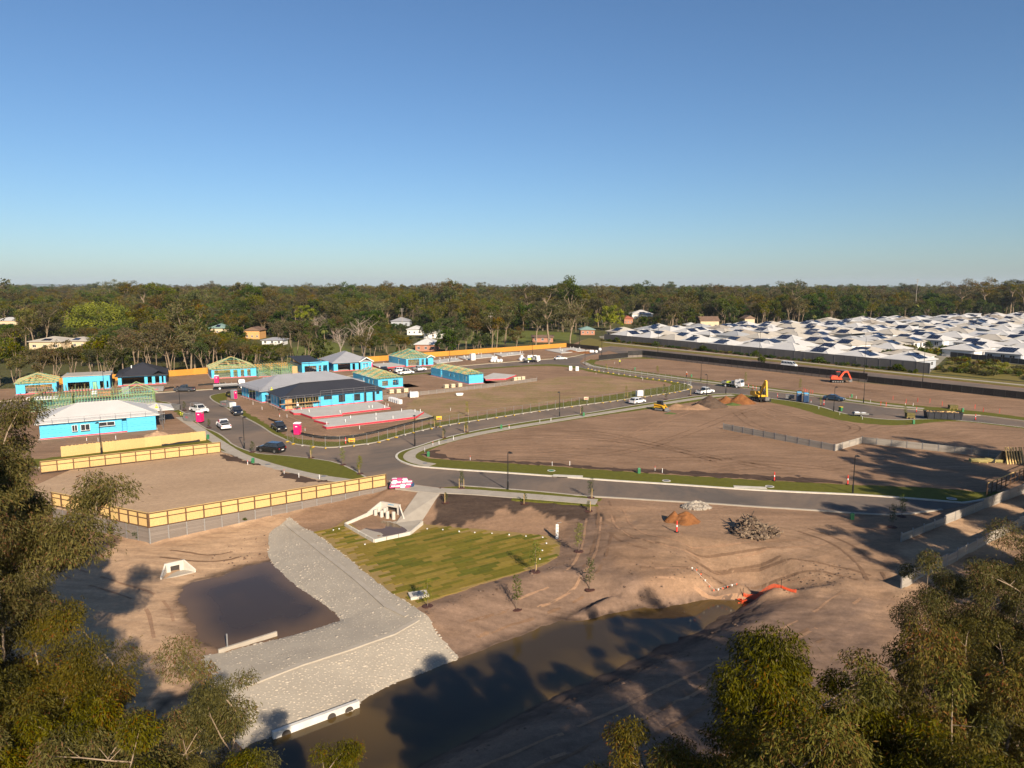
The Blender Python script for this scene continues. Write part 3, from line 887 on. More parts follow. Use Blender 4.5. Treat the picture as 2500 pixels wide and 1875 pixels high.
# blocks enclosed by the road: built as raised lots, so the asphalt simply passes underneath
BLOCK_WEST = V2([(628, 954), (560, 958), (514, 965), (510, 972), (521, 981), (543, 992), (561, 1003), (597, 1021), (637, 1042), (660, 1059), (687, 1071), (701, 1078), (714, 1085), (745, 1089), (776, 1093), (807, 1094.5), (842, 1091), (878, 1087),
                 (911, 1083), (932, 1078), (994, 1060), (1087, 1039), (1199, 1022), (1323, 1003), (1422, 989.5), (1500, 980), (1524, 976), (1626, 962), (1680, 953), (1694, 946), (1682, 939), (1649, 934), (1558, 921), (1468, 908.6),
                 (1425, 900), (1400, 893), (1340, 889), (1286, 892), (1166, 900), (1000, 914), (850, 929), (720, 944)])
BW = smooth_line(BLOCK_WEST, 2, True)
block_kerb = sheet('kerb', BW, 0.15, CONC, edge=1.0, skirt=0.3)


def shrink(poly, d):
    n = len(poly); out = []
    ar = sum(poly[i].x * poly[(i + 1) % n].y - poly[(i + 1) % n].x * poly[i].y for i in range(n))
    sg = 1 if ar > 0 else -1
    for i in range(n):
        t = (poly[(i + 1) % n] - poly[i - 1]).normalized()
        out.append(poly[i] + Vector((-t.y, t.x)) * d * sg)
    return out


verge_b = sheet('verge', shrink(BW, 0.32), 0.16, GRASS, edge=1.0, skirt=0.1)
LOTB_UV = [(650, 953), (600, 962), (565, 966), (548, 975), (575, 994), (640, 1030), (690, 1062), (722, 1072), (790, 1081), (855, 1079), (925, 1067), (1010, 1046), (1100, 1027), (1250, 1004), (1400, 980), (1500, 965), (1570, 953), (1650, 942), (1620, 933), (1540, 924),
           (1450, 911), (1390, 898), (1330, 893), (1200, 901), (1000, 917), (850, 932), (720, 947)]
lot_b = sheet('building_lots', smooth_line(V2(LOTB_UV), 1, True), 0.17, DIRT_LOT, edge=0.8, jitter=1.0, skirt=0.1)
GRASSLOT = V2([(1000, 1040), (985, 1000), (1010, 975), (1080, 960), (1180, 948), (1310, 930), (1390, 918), (1480, 922), (1600, 940), (1640, 943), (1560, 952), (1450, 968), (1300, 992), (1150, 1014)])
sheet('dry_lot', smooth_line(GRASSLOT, 1, True), 0.185, DIRT_GRASS, edge=0.8, jitter=1.6, skirt=0)

# block between the two lower roads
BLOCK_E = V2([(2366, 1231), (2330, 1228), (2221, 1218.5), (2086, 1209), (1935, 1203), (1798, 1195.5), (1649, 1184.5), (1500, 1175.5), (1373, 1166), (1223, 1155), (1124, 1149), (1062, 1144), (1012, 1140), (980, 1130), (965, 1121), (965, 1111),
              (980, 1102), (1012, 1093.5), (1062, 1076), (1124, 1060), (1199, 1045), (1310, 1026.6), (1422, 1011.6), (1535, 992), (1626, 978.5), (1694, 968), (1739, 963), (1784, 961), (1840, 967), (1886, 974.6), (1940, 981), (2004, 993), (2055, 1010),
              (2123, 1022), (2191, 1027), (2242, 1024), (2300, 1025), (2347, 1028), (2428, 1036), (2600, 1057), (2700, 1080), (2700, 1130), (2500, 1200)])
BE = smooth_line(BLOCK_E, 2, True)
sheet('kerb', BE, 0.15, CONC_PALE, edge=1.0, skirt=0.3)
sheet('verge', shrink(BE, 0.38), 0.16, GRASS, edge=1.0, skirt=0.1)
LOTE_UV = [(1028, 1113), (1050, 1100), (1110, 1078), (1200, 1059), (1320, 1040), (1430, 1022), (1560, 1004), (1650, 990), (1740, 975), (1790, 969), (1850, 979), (1900, 988), (1950, 998), (2030, 1024), (2100, 1036), (2200, 1042), (2300, 1030), (2360, 1031), (2500, 1049), (2680, 1075), (2680, 1125),
           (2500, 1192), (2420, 1206), (2330, 1198), (2200, 1190), (2050, 1185), (1900, 1177), (1700, 1166), (1500, 1152), (1300, 1137), (1150, 1129), (1080, 1124), (1040, 1120)]
LOTE = smooth_line(V2(LOTE_UV), 1, True)
sheet('building_lots', LOTE, 0.17, DIRT_LOT, edge=0.8, jitter=0.5, skirt=0.1)
for uv, jt in (([(1028, 1113), (1048, 1103), (1075, 1101), (1060, 1106), (1095, 1118), (1180, 1126), (1300, 1130), (1400, 1138), (1520, 1146), (1640, 1152), (1800, 1160), (1950, 1168), (2050, 1177), (2060, 1184),
                (1900, 1176), (1700, 1165), (1500, 1151), (1300, 1136), (1150, 1128), (1080, 1123), (1040, 1119)], 1.3),):
    sheet('topsoil_strip', V2(uv), 0.185, TOPSOIL, edge=0.7, jitter=jt, skirt=0)

# north lot below the black fence, with its own verge and path
NORTH = V2([(1462, 881), (1533, 874), (1568, 872.6), (1603, 875), (1753, 889), (1942, 913), (2117, 935), (2280, 951), (2600, 988), (2600, 1042), (2500, 1028.5), (2394, 1015), (2343, 1013), (2255, 1003), (2157, 994.6), (2055, 981), (1987, 969), (1886, 957), (1762, 941.5),
            (1671, 930), (1558, 915), (1468, 902), (1432, 893), (1424, 885), (1440, 878)])
sheet('kerb', NORTH, 0.15, CONC, edge=1.2, skirt=0.3)
sheet('verge', shrink(NORTH, 0.35), 0.16, GRASS, edge=1.2, skirt=0.1)
LOTN = V2([(1455, 883), (1533, 876), (1603, 877), (1753, 890), (1942, 914), (2117, 936), (2280, 952), (2600, 989), (2600, 1034), (2400, 1007), (2255, 993), (2157, 984), (2055, 971), (1987, 961), (1886, 948), (1762, 933), (1671, 921), (1558, 907), (1480, 896), (1450, 889)])
sheet('building_lots', LOTN, 0.17, DIRT_LOT, edge=0.9, jitter=0.8, skirt=0.1)

# west: verges and lots south-west of the road
VERGE_W = V2([(-60, 1004), (120, 996), (300, 984), (380, 978), (421, 985), (434, 999), (463, 1015), (497, 1045), (530, 1056), (554, 1072), (571, 1088), (611, 1104), (640, 1110), (693, 1113), (768, 1121), (824, 1130), (862, 1147), (888, 1162), (905, 1172), (890, 1180), (820, 1175),
              (640, 1135), (545, 1105), (480, 1085), (200, 1125), (60, 1150), (-60, 1100)])
sheet('kerb', smooth_line(VERGE_W, 1, True), 0.15, CONC, edge=1.0, skirt=0.3)
sheet('verge', shrink(smooth_line(VERGE_W, 1, True), 0.32), 0.16, GRASS, edge=1.0, skirt=0.1)
sheet('building_lots', V2([(-60, 1012), (120, 1002), (340, 988), (395, 984), (418, 1000), (455, 1032), (495, 1060), (500, 1076), (400, 1088), (170, 1114), (-60, 1140)]), 0.17, DIRT_LOT, edge=0.8, jitter=0.8, skirt=0.1)
LOT_SW = V2([(172, 1150), (218, 1146), (539, 1107), (600, 1128), (680, 1150), (760, 1170), (830, 1186), (910, 1192), (938, 1188), (364.5, 1288.5), (130, 1240), (60, 1200)])
sheet('fenced_lot', LOT_SW, 0.19, GREYLOT, edge=0.8, skirt=0.25)
for uv in ([(530, 1112), (560, 1114), (610, 1131), (640, 1140), (600, 1136), (560, 1128)], [(675, 1152), (720, 1160), (770, 1172), (800, 1180), (740, 1182), (690, 1168)]):
    sheet('topsoil_strip', V2(uv), 0.205, TOPSOIL, edge=0.5, jitter=1.2, skirt=0)

# strip of lots below the orange fence
LOTS_N = V2([(100, 944), (412, 920), (910, 884), (1383, 848), (1470, 853), (1435, 863), (1405, 870), (1373, 875), (1298, 880), (1224, 886), (1161, 891), (1000, 905), (850, 919), (720, 933), (622, 943), (521, 951), (425, 957), (380, 960), (120, 974), (-60, 984), (-60, 955)])
sheet('kerb', LOTS_N, 0.15, CONC, edge=1.2, skirt=0.3)
sheet('verge', shrink(LOTS_N, 0.35), 0.16, DRYGRASS, edge=1.2, skirt=0.1)
sheet('building_lots', shrink(LOTS_N, 1.2), 0.17, DIRT_LOT, edge=0.9, jitter=1.5, skirt=0.1)

# main road along the grey wall
E_N = V2([(1440, 828), (1475, 836), (1671, 856), (1942, 883), (2171, 909), (2500, 941), (2750, 968)])
E_ROAD_UV = [(1462, 850), (1490, 846), (1520, 848), (1671, 862), (1942, 890), (2171, 915), (2500, 948.5), (2750, 977), (2750, 996), (2500, 969), (2280, 945), (2117, 929), (1942, 908), (1753, 884), (1603, 870), (1568, 868), (1530, 868)]
sheet('road', V2(E_ROAD_UV), 0.035, ASPHALT, edge=3, skirt=0.05)
sheet('verge', V2([(1410, 842), (1420, 832), (1440, 826), (1475, 832), (1617, 849), (1780, 866.5), (1942, 881.5), (2090, 896.5), (2269, 913), (2500, 935), (2750, 958), (2750, 974), (2500, 946.5), (2171, 913.4), (1942, 888.6), (1671, 860.8), (1520, 847), (1490, 845), (1462, 849)]), 0.10, DRYGRASS, edge=2, skirt=0.1)
slab_path('footpath', smooth_line(E_N[1:], 1), 2.4, 0.13, CONC, bay=6.0)

# footpaths
slab_path('footpath', smooth_line(V2([(1056, 1138), (1025, 1133), (1001, 1124), (998, 1114), (1012, 1103), (1060, 1087), (1140, 1066), (1230, 1049), (1330, 1033), (1430, 1017), (1520, 1003), (1600, 990), (1690, 976), (1745, 968), (1790, 966)]), 2), 2.0, 0.19, CONC, bay=1.9)
slab_path('footpath', smooth_line(V2([(440, 1020), (480, 1045), (507, 1065), (540, 1086), (580, 1112), (640, 1133), (700, 1150), (770, 1166), (850, 1177)]), 2), 1.9, 0.19, CONC, bay=1.9)
slab_path('footpath', smooth_line(V2([(1426, 886), (1445, 896), (1558, 911), (1671, 926.5), (1762, 937.5), (1886, 953), (1987, 965), (2055, 976), (2157, 990), (2255, 999.5)]), 1), 2.0, 0.19, CONC, bay=3.0)
slab_path('footpath', smooth_line(V2([(1072, 1199), (1150, 1202), (1250, 1210), (1350, 1218), (1457, 1227)]), 1), 2.3, 0.11, CONC, bay=2.2)
sheet('verge', V2([(1085, 1192), (1124, 1188), (1236, 1196), (1323, 1203), (1422, 1213), (1470, 1219), (1462, 1224), (1350, 1213), (1250, 1205), (1150, 1197), (1080, 1196)]), 0.10, GRASS, edge=0.8, skirt=0.15, jitter=0.25)
sheet('verge', V2([(1250, 1217), (1350, 1223), (1458, 1231), (1462, 1236), (1350, 1228), (1250, 1221)]), 0.06, GRASS, edge=0.6, skirt=0.2, jitter=0.3)
KL = smooth_line(R_S[18:], 1)
strip('kerb', KL, 0.35, -0.1, 0.13, CONC)
# driveway ramp down to the outlet pad
sheet('driveway', V2([(948, 1174), (1000, 1183), (1069, 1192), (1080, 1197), (1072, 1206), (1022, 1201), (965, 1194)]), 0.09, CONC, edge=1.0, skirt=0.25)
ramp = MB()
RA = [g(1021, 1200, 0.06), g(1073, 1205, 0.06), g(1032, 1268, -1.62), g(998, 1298, -1.78), g(966, 1277, -1.62)]
ramp.add(RA + [p - Vector((0, 0, 0.25)) for p in RA], [(0, 4, 3, 2, 1)] + [(i, (i + 1) % 5, (i + 1) % 5 + 5, i + 5) for i in range(5)])
rp = ramp.build('driveway_ramp', CONC); tag(rp, kind='structure')

# water
def depth_of(zw):
    return lambda x, y: max(0.0, min(1.0, (zw - th(x, y)) / 0.7))


sheet('channel_water', [p for p in shrink(V2(CH_L + CH_R, Z_CHAN), -0.9)], Z_CHAN, WATER, step=0.8, skirt=0, attr=depth_of(Z_CHAN), kind='structure')
sheet('pond_water', [p for p in shrink(V2(POND_UV, Z_POND), -1.2)], Z_POND, WATER_P, step=0.7, skirt=0, attr=depth_of(Z_POND), kind='structure')

# lawn of turf rolls
lawn = empty('lawn', (LAWN[0].x, LAWN[0].y, Z_LAWN)); tag(lawn, kind='structure')
LO = Vector((LAWN[0].x, LAWN[0].y, 0))
base = sheet('turf_base', LAWN, 0.03, mat('worn_turf', (0.30, 0.19, 0.055), 0.95, (0.20, 0.14, 0.04), 0.8, 0.5, 0.4, 8, space='world'), step=1.2, skirt=0.2, drape=True, edge=0.6, jitter=0.25)
base.parent = lawn; base.location = (-LO.x, -LO.y, -Z_LAWN)
TURFS = []
for i, (a, b) in enumerate([((0.18, 0.148, 0.022), (0.115, 0.10, 0.014)), ((0.245, 0.17, 0.032), (0.16, 0.125, 0.022)), ((0.135, 0.128, 0.018), (0.085, 0.088, 0.012)), ((0.26, 0.18, 0.04), (0.18, 0.135, 0.027))]):
    TURFS.append(mat('turf_roll_tone_' + 'abcd'[i], a, 0.95, b, 2.2, 0.6, 0.5, 12, spec=0.1, space='world', objrand=0.2))
td = (g(1060, 1351, Z_LAWN) - g(886, 1392, Z_LAWN)); td.z = 0; td.normalize(); tn = Vector((-td.y, td.x, 0))
cands = []
for r in range(-40, 60):
    for c in range(-30, 40):
        ctr = Vector((LAWN[17].x, LAWN[17].y, 0)) + tn * (r * 0.62) + td * ((c + 0.5 * (r % 2) + 0.2 * math.sin(r * 5.1)) * 2.45)
        cs = [ctr + td * a * 1.2 + tn * b * 0.3 for a in (-1, 1) for b in (-1, 1)]
        sd = poly_sd([q.x for q in cs], [q.y for q in cs], LAWN)
        if max(sd) < 0.15:
            cands.append((ctr.y, ctr))
cands.sort(key=lambda q: q[0])
tmeshes = []
for m in TURFS:
    b = MB(); b.box(-1.205, 1.205, -0.3, 0.3, -0.04, 0.03); tmeshes.append(b.mesh('turf_roll', m))
rest = [MB() for _ in TURFS]
for i, (_, c) in enumerate(cands):
    k = random.choices([0, 1, 2, 3], [4, 4.2, 3, 1.5])[0]
    z = th(c.x, c.y) + 0.035 + random.uniform(0, .015)
    rz = math.atan2(td.y, td.x) + random.uniform(-.012, .012)
    if i < 300:
        place('turf_roll', tmeshes[k], lawn, (c.x - LO.x, c.y - LO.y, z - Z_LAWN), rz)
    else:
        cs, sn = math.cos(rz), math.sin(rz)
        pts_ = [(c.x - LO.x + a * cs - d * sn, c.y - LO.y + a * sn + d * cs) for a, d in ((-1.205, -.3), (1.205, -.3), (1.205, .3), (-1.205, .3))]
        rest[k].prism(pts_, z - Z_LAWN - 0.04, z - Z_LAWN + 0.03)
for k, b in enumerate(rest):
    if b.v:
        o = b.build('turf_rolls', TURFS[k], lawn); tag(o, kind='stuff')
print('turf rolls', len(cands))

# rock-pitched spillway
spill = empty('rock_spillway', (SPILL[0].x, SPILL[0].y, -1.8)); tag(spill, kind='structure')
SO = Vector((SPILL[0].x, SPILL[0].y, -1.8))
ms = sheet('mortar_bed', SPILL, 0.05, MORTAR, step=0.55, skirt=0.3, drape=True, edge=0.5, jitter=0.35)
ms.parent = spill; ms.location = -SO
def stone_mesh(seed):
    r = random.Random(seed); bm = bmesh.new()
    bmesh.ops.create_icosphere(bm, subdivisions=1, radius=1.0)
    for v in bm.verts:
        v.co *= r.uniform(0.82, 1.15); v.co.z *= 0.55
    me_ = bpy.data.meshes.new('stone'); bm.to_mesh(me_); bm.free(); me_.materials.append(STONE)
    me_.polygons.foreach_set('use_smooth', [True] * len(me_.polygons))
    return me_
SM = [stone_mesh(i) for i in range(6)]
sarr = [(np.array([v.co[:] for v in m.vertices]), [tuple(p.vertices) for p in m.polygons]) for m in SM]
sx0, sx1 = min(p.x for p in SPILL), max(p.x for p in SPILL); sy0, sy1 = min(p.y for p in SPILL), max(p.y for p in SPILL)
X, Y = np.meshgrid(np.arange(sx0, sx1, 0.30), np.arange(sy0, sy1, 0.30), indexing='ij')
X = X + RNG.uniform(-.12, .12, X.shape) + 0.15 * (np.arange(X.shape[1]) % 2); Y = Y + RNG.uniform(-.12, .12, Y.shape)
sd = poly_sd(X, Y, SPILL)
RIB1 = V2([(590, 1672), (739, 1621), (858, 1584), (960, 1550), (1020, 1520)], -2.2)
RIB2 = V2([(700, 1285), (760, 1330), (800, 1362), (875, 1421), (943, 1481), (993, 1505)], -1.95)
def rib_d(x, y):
    d = np.full(x.shape, 9.0)
    for R_ in (RIB1, RIB2):
        for a, b in zip(R_[:-1], R_[1:]):
            e = b - a; t = np.clip(((x - a.x) * e.x + (y - a.y) * e.y) / e.length_squared, 0, 1)
            d = np.minimum(d, np.hypot(x - a.x - t * e.x, y - a.y - t * e.y))
    return d
ok = (sd < 0.1) & (rib_d(X, Y) > 0.45)
P = np.stack([X[ok], Y[ok]], -1)
edge_d = -sd[ok]
siz = RNG.uniform(0.075, 0.165, len(P)) * np.where(RNG.random(len(P)) < 0.06, 1.5, 1)
hid = thv(P[:, 0], P[:, 1])
vis = hid > Z_CHAN - 0.3
P, siz, hid, edge_d = P[vis], siz[vis], hid[vis], edge_d[vis]
near = np.hypot(P[:, 0], P[:, 1])
order = np.argsort(near / siz)
bo = MB()
for c, i in enumerate(order):
    x, y = P[i]; k = int(RNG.integers(6)); s_ = float(siz[i]); a = float(RNG.uniform(0, 6.28)); sx = float(RNG.uniform(.85, 1.3))
    prd = 0.026
    z = float(hid[i]) + prd - s_ * 0.20 - SO.z
    if c < 300:
        place('stone', SM[k], spill, (x - SO.x, y - SO.y, z), a, (s_ * sx, s_, s_))
    else:
        V_, F_ = sarr[k]
        R2 = np.array([[math.cos(a), -math.sin(a), 0], [math.sin(a), math.cos(a), 0], [0, 0, 1]])
        q = (V_ * (s_ * sx, s_, s_)) @ R2.T + (x - SO.x, y - SO.y, z)
        bo.add(q.tolist(), F_)
so = bo.build('pitched_stones', STONE, spill, smooth=True); tag(so, kind='stuff')
print('stones', len(order))
for R_ in (RIB1, RIB2):
    o = strip('concrete_rib', resample(R_, 0.6, False), 0.5, -0.1, 0.13, CONC, parent=None, z_fn=th)
    o.parent = spill; o.location = -SO

# woodland floor beyond the fences
FLOOR_P = [Vector((-900, -420)), Vector(g(100, 944)[:2]) + Vector((-0.5, 1)), Vector(g(1383, 847.6)[:2]) + Vector((0, .6)), Vector(g(1420, 831)[:2]), Vector(g(1440, 825.5)[:2]), Vector(g(1475, 831.4)[:2]), Vector(g(2269, 912.4)[:2]), Vector(g(2750, 957)[:2]),
           Vector((900, -100)), Vector((14000, -100)), Vector((14000, 15900)), Vector((-14000, 15900)), Vector((-14000, -420))]
sheet('woodland_floor', FLOOR_P, 0.02, FLOOR, edge=2000, skirt=0)
sheet('paddock', V2([(690, 862), (720, 848), (770, 836), (830, 838), (860, 858), (850, 872), (800, 880), (700, 880)]), 0.05, MEADOW, edge=4, jitter=2.5, skirt=0)
sheet('paddock', V2([(1120, 812), (1200, 806), (1400, 812), (1410, 830), (1300, 838), (1140, 842), (1100, 830)]), 0.05, MEADOW, edge=4, jitter=2.5, skirt=0)
sheet('scrub_bank', V2([(2269, 910), (2330, 872), (2500, 894), (2750, 925), (2750, 955), (2500, 932)]), 0.08, DRYGRASS, edge=2, jitter=1.5, skirt=0)

# wheel and track marks pressed into the bare ground
TRK = soil('pressed_soil', (0.235, 0.142, 0.087), (0.19, 0.114, 0.07), big=0.3)
TRL = soil('scuffed_soil', (0.37, 0.225, 0.136), (0.31, 0.187, 0.113), big=0.3)
rt_ = random.Random(8)
marks = {0: MB(), 1: MB()}
def track_pair(uv, z=None, k=0, w=.38, gauge=1.8):
    zb = z if z is not None else -0.4
    L0 = resample(smooth_line(V2(uv, min(zb, 0)), 3), .7, False)
    for sg in (-.5, .5):
        L = offset_line(L0, sg * gauge)
        A_, B_ = offset_line(L, w / 2), offset_line(L, -w / 2); b = marks[k]; o = len(b.v); keep_ = []
        for i, (p, q) in enumerate(zip(A_, B_)):
            jw = .75 + .5 * float(fbm(p.x * .6, p.y * .6, 2)); m_ = (p + q) / 2; p = m_ + (p - m_) * jw; q = m_ + (q - m_) * jw
            zz = (lambda a_: th(a_.x, a_.y) + .025) if z is None else (lambda a_: z)
            b.v += [(p.x, p.y, zz(p)), (q.x, q.y, zz(q))]; keep_.append(float(fbm(m_.x * .23 + k * 9, m_.y * .23, 3)) > -.22)
        for i in range(len(L) - 1):
            if keep_[i]: b.f.append((o + 2 * i, o + 2 * i + 1, o + 2 * i + 3, o + 2 * i + 2)); b.m.append(0)
for uv, k in (([(1110, 1090), (1300, 1065), (1500, 1075), (1700, 1110), (1900, 1150)], 0), ([(1180, 1100), (1350, 1090), (1520, 1100), (1680, 1125), (1820, 1150)], 1), ([(1250, 1052), (1420, 1050), (1600, 1085), (1760, 1130)], 0), ([(1300, 1110), (1450, 1095), (1560, 1060), (1640, 1020), (1700, 1002)], 1),
              ([(1400, 1120), (1550, 1105), (1680, 1060), (1800, 1010), (1860, 995)], 0), ([(1500, 1130), (1700, 1120), (1900, 1135), (2050, 1150)], 0), ([(1850, 1005), (1930, 1040), (2050, 1055), (2200, 1060), (2350, 1075)], 1), ([(1880, 1000), (1960, 1022), (2060, 1045), (2160, 1058), (2250, 1055)], 0), ([(1800, 1010), (1840, 1045), (1960, 1070), (2060, 1065), (2100, 1045), (2040, 1030)], 0),
              ([(1500, 893), (1650, 900), (1850, 922), (2100, 950), (2400, 990)], 0), ([(1560, 890), (1750, 905), (1950, 930), (2200, 965), (2450, 1000)], 1), ([(1700, 915), (1900, 935), (2050, 945), (2150, 960)], 0), ([(640, 1010), (680, 1012), (740, 1040), (800, 1062)], 1), ([(1000, 985), (1100, 975), (1250, 985), (1400, 960)], 0), ([(1050, 1000), (1200, 985), (1330, 960), (1450, 935)], 1)):
    track_pair(uv, .192, k)
for uv, k in (([(1470, 1230), (1490, 1290), (1560, 1330), (1700, 1345), (1900, 1350)], 0), ([(1500, 1240), (1530, 1300), (1640, 1330), (1800, 1340), (2000, 1330)], 1), ([(1560, 1360), (1700, 1362), (1850, 1366), (2000, 1380), (2120, 1410)], 0), ([(1580, 1378), (1720, 1380), (1860, 1384), (1980, 1402)], 1), ([(1480, 1250), (1470, 1330), (1420, 1390), (1300, 1430), (1150, 1475)], 0), ([(1450, 1262), (1440, 1330), (1390, 1385), (1280, 1425)], 1),
              ([(1960, 1300), (2050, 1330), (2120, 1380), (2150, 1430)], 0), ([(1150, 1850), (1400, 1750), (1700, 1620), (1950, 1500), (2080, 1440)], 1), ([(1300, 1860), (1550, 1740), (1800, 1610), (2000, 1510)], 0), ([(140, 1350), (260, 1390), (380, 1420), (400, 1500)], 1), ([(400, 1320), (520, 1330), (600, 1310)], 0)):
    track_pair(uv, None, k)
for k, m_ in ((0, TRK), (1, TRL)):
    o = marks[k].build('wheel_tracks', m_); tag(o, kind='structure')

# ------------------------------------------------------------------ fences and walls
def run_root(name, a, b, z=0.0):
    a = Vector(a[:2]); b = Vector(b[:2]); d = b - a
    return empty(name, (a.x, a.y, z), math.atan2(d.y, d.x)), d.length


def paling_mesh(L, h, m, gap=0.012, pw=0.1, ragged=0.0, y=0.0):
    b = MB(); n = int(L / (pw + gap)); st = L / n
    for i in range(n):
        t = h - (random.uniform(0, ragged) if ragged else 0)
        o = random.uniform(-.006, .006)
        b.box(i * st + gap / 2, (i + 1) * st - gap / 2, y + o, y + 0.018 + o, 0, t)
    return b.mesh('palings', m)


def paling_fence(root, L, h, bay, m_pal, m_frame=None, x0=0.0, z=0.0, ragged=0.0, cap=None, mid=0.62, parts=True):
    n = max(1, round(L / bay)); bl_ = L / n
    meshes = [paling_mesh(bl_, h, m_pal, ragged=ragged) for _ in range(3)]
    if m_frame:
        b = MB(); b.box(-.07, .07, -0.13, -0.01, 0, h + .02); post = b.mesh('post', m_frame)
        b = MB(); b.box(0.072, bl_ - 0.072, -0.07, -0.012, -.035, .055); rail = b.mesh('rail', m_frame)
        if cap:
            b = MB(); b.box(0, bl_ - .004, -0.10, 0.05, 0, .04); capm = b.mesh('cap', cap)
    for i in range(n):
        o = place('palings', random.choice(meshes), root, (x0 + i * bl_, 0, z)); tag(o, kind='stuff')
        if m_frame:
            place('post', post, root, (x0 + i * bl_, 0, z))
            for q in (0.06, h * mid, h - 0.08):
                place('rail', rail, root, (x0 + i * bl_, 0, z + q))
            if cap: place('cap', capm, root, (x0 + i * bl_, 0, z + h + .02))
    if m_frame:
        place('post', post, root, (x0 + n * bl_, 0, z))


def sleeper_wall(root, L, bay, m, hfun, top=0.0, sh=0.2, posts=True, proud=0.0, y=-0.06):
    """stacked concrete sleepers between steel posts, downwards from top"""
    n = max(1, round(L / bay)); bl_ = L / n
    b = MB(); b.box(0.03, bl_ - 0.03, y, y + 0.075, 0.006, sh - 0.006); sm = b.mesh('sleeper', m)
    hmax = max(hfun(i / n) for i in range(n + 1))
    b = MB(); b.box(-.05, .05, y - .035, y + .02, -hmax - .3, proud); pm = b.mesh('post', GALV)
    for i in range(n):
        k = int(math.ceil(max(hfun(i / n), hfun((i + 1) / n)) / sh)) + 1
        for j in range(k):
            place('sleeper', sm, root, (i * bl_, random.uniform(-.006, .006), top - (j + 1) * sh))
    if posts:
        for i in range(n + 1):
            place('post', pm, root, (i * bl_, 0, top))


# corner lot: timber fence standing on a sleeper retaining wall
rt, L = run_root('timber_fence', WALL_A[1], WALL_A[2], 0.02)
paling_fence(rt, L, 1.75, 2.0, PINE, PINE_DK, cap=PINE)
tag(rt, 'long pale timber fence with dark posts and rails above the sleeper retaining wall', 'fence')
rt, L = run_root('timber_fence', WALL_A[0], WALL_A[1], 0.02)
paling_fence(rt, L * 0.62, 1.75, 1.9, PINE, PINE_DK, z=0.3, cap=PINE)
paling_fence(rt, L * 0.38 - 0.12, 1.75, 1.6, PINE, PINE_DK, x0=L * 0.62, cap=PINE)
tag(rt, 'short stepped timber fence half hidden by the big tree on the left', 'fence')
rt, L = run_root('retaining_wall', WALL_A[1], WALL_A[2], 0.0)
sleeper_wall(rt, L, 2.0, SLEEPER, lambda t: 1.9 - 1.25 * t)
tag(rt, 'grey sleeper retaining wall with steel posts below the long timber fence', 'retaining wall')
rt, L = run_root('retaining_wall', WALL_A[0], WALL_A[1], 0.0)
sleeper_wall(rt, L, 1.9, SLEEPER, lambda t: 2.0)
tag(rt, 'shaded grey sleeper wall beneath the short stepped fence', 'retaining wall')
rt, L = run_root('timber_fence', g(100, 1158), g(539, 1107), 0.19)
paling_fence(rt, L, 1.75, 2.1, PINE, PINE_DK, cap=PINE)
tag(rt, 'pale timber fence with dark rails along the far side of the fenced lot', 'fence')
rt, L = run_root('timber_fence', g(150, 1118), g(503, 1077), 0.17)
paling_fence(rt, L, 1.8, 2.4, PINE, ragged=0.12)
tag(rt, 'ragged topped raw paling fence behind the white roofed blue house', 'fence')
# orange stained boundary fence
OF0, OF1 = g(100, 943.5), g(1383, 848)
rt, L = run_root('timber_fence', OF0, OF1, 0.05)
nb = int(L / 5.0)
for i in range(nb):
    me_ = paling_mesh(L / nb, 1.95, PINE_O, gap=0.02, pw=0.28)
    o = place('palings', me_, rt, (i * L / nb, 0, 0.0 + 0.10 * (i // 8 % 2))); tag(o, kind='stuff')
    if i % 2 == 0:
        b = MB(); b.box(-.05, .05, 0.02, .12, 0, 2.0); b.build('post', PINE_DK, rt, (i * L / nb, 0, 0))
tag(rt, 'long orange stained boundary fence along the foot of the woodland', 'fence')

# black panel fence over sleepers, two levels
def black_fence(a, b, base, h, label, bay=2.5):
    rt, L = run_root('panel_fence', a, b, 0.0)
    n = max(1, round(L / bay)); q = L / n
    bb = MB(); bb.box(.05, q - .05, -.02, .02, base, base + h)
    for t in (0.25, 0.55, 0.85): bb.box(.05, q - .05, -.05, -.02, base + h * t - .03, base + h * t + .03)
    pm = bb.mesh('panel', BLACKF)
    bb = MB(); bb.box(-.045, .045, -.07, .03, 0, base + h + .03); po = bb.mesh('post', mat('dark_bronze_post', (0.05, 0.042, 0.036), 0.6))
    bb = MB(); bb.box(.05, q - .05, -.04, .04, 0, 0.245); sm = bb.mesh('sleeper', SLEEPER)
    for i in range(n):
        place('panel', pm, rt, (i * q, 0, 0))
        for j in range(int(base / 0.25)): place('sleeper', sm, rt, (i * q, 0, j * 0.25))
        place('post', po, rt, (i * q, 0, 0))
    tag(rt, label, 'fence')
BF = V2([(1462, 881), (1533, 874), (1568, 872.6), (1603, 875), (1753, 889), (1942, 913), (2117, 935), (2280, 951), (2600, 988)])
black_fence(BF[0], BF[1], 0.25, 1.9, 'black panel fence slanting up from the gate at the far junction')
black_fence(BF[1], BF[2], 1.0, 1.8, 'short black fence piece at the bend, on grey sleepers')
black_fence(BF[2], BF[6], 1.0, 1.8, 'long black panel fence on grey sleepers behind the red excavator')
black_fence(BF[6], BF[8], 0.25, 1.8, 'lower run of black panel fence on the far right')
B2 = V2([(1383, 848), (1462, 856)])
black_fence(B2[0], B2[1], 0.0, 1.9, 'black fence continuing the orange fence towards the main road')

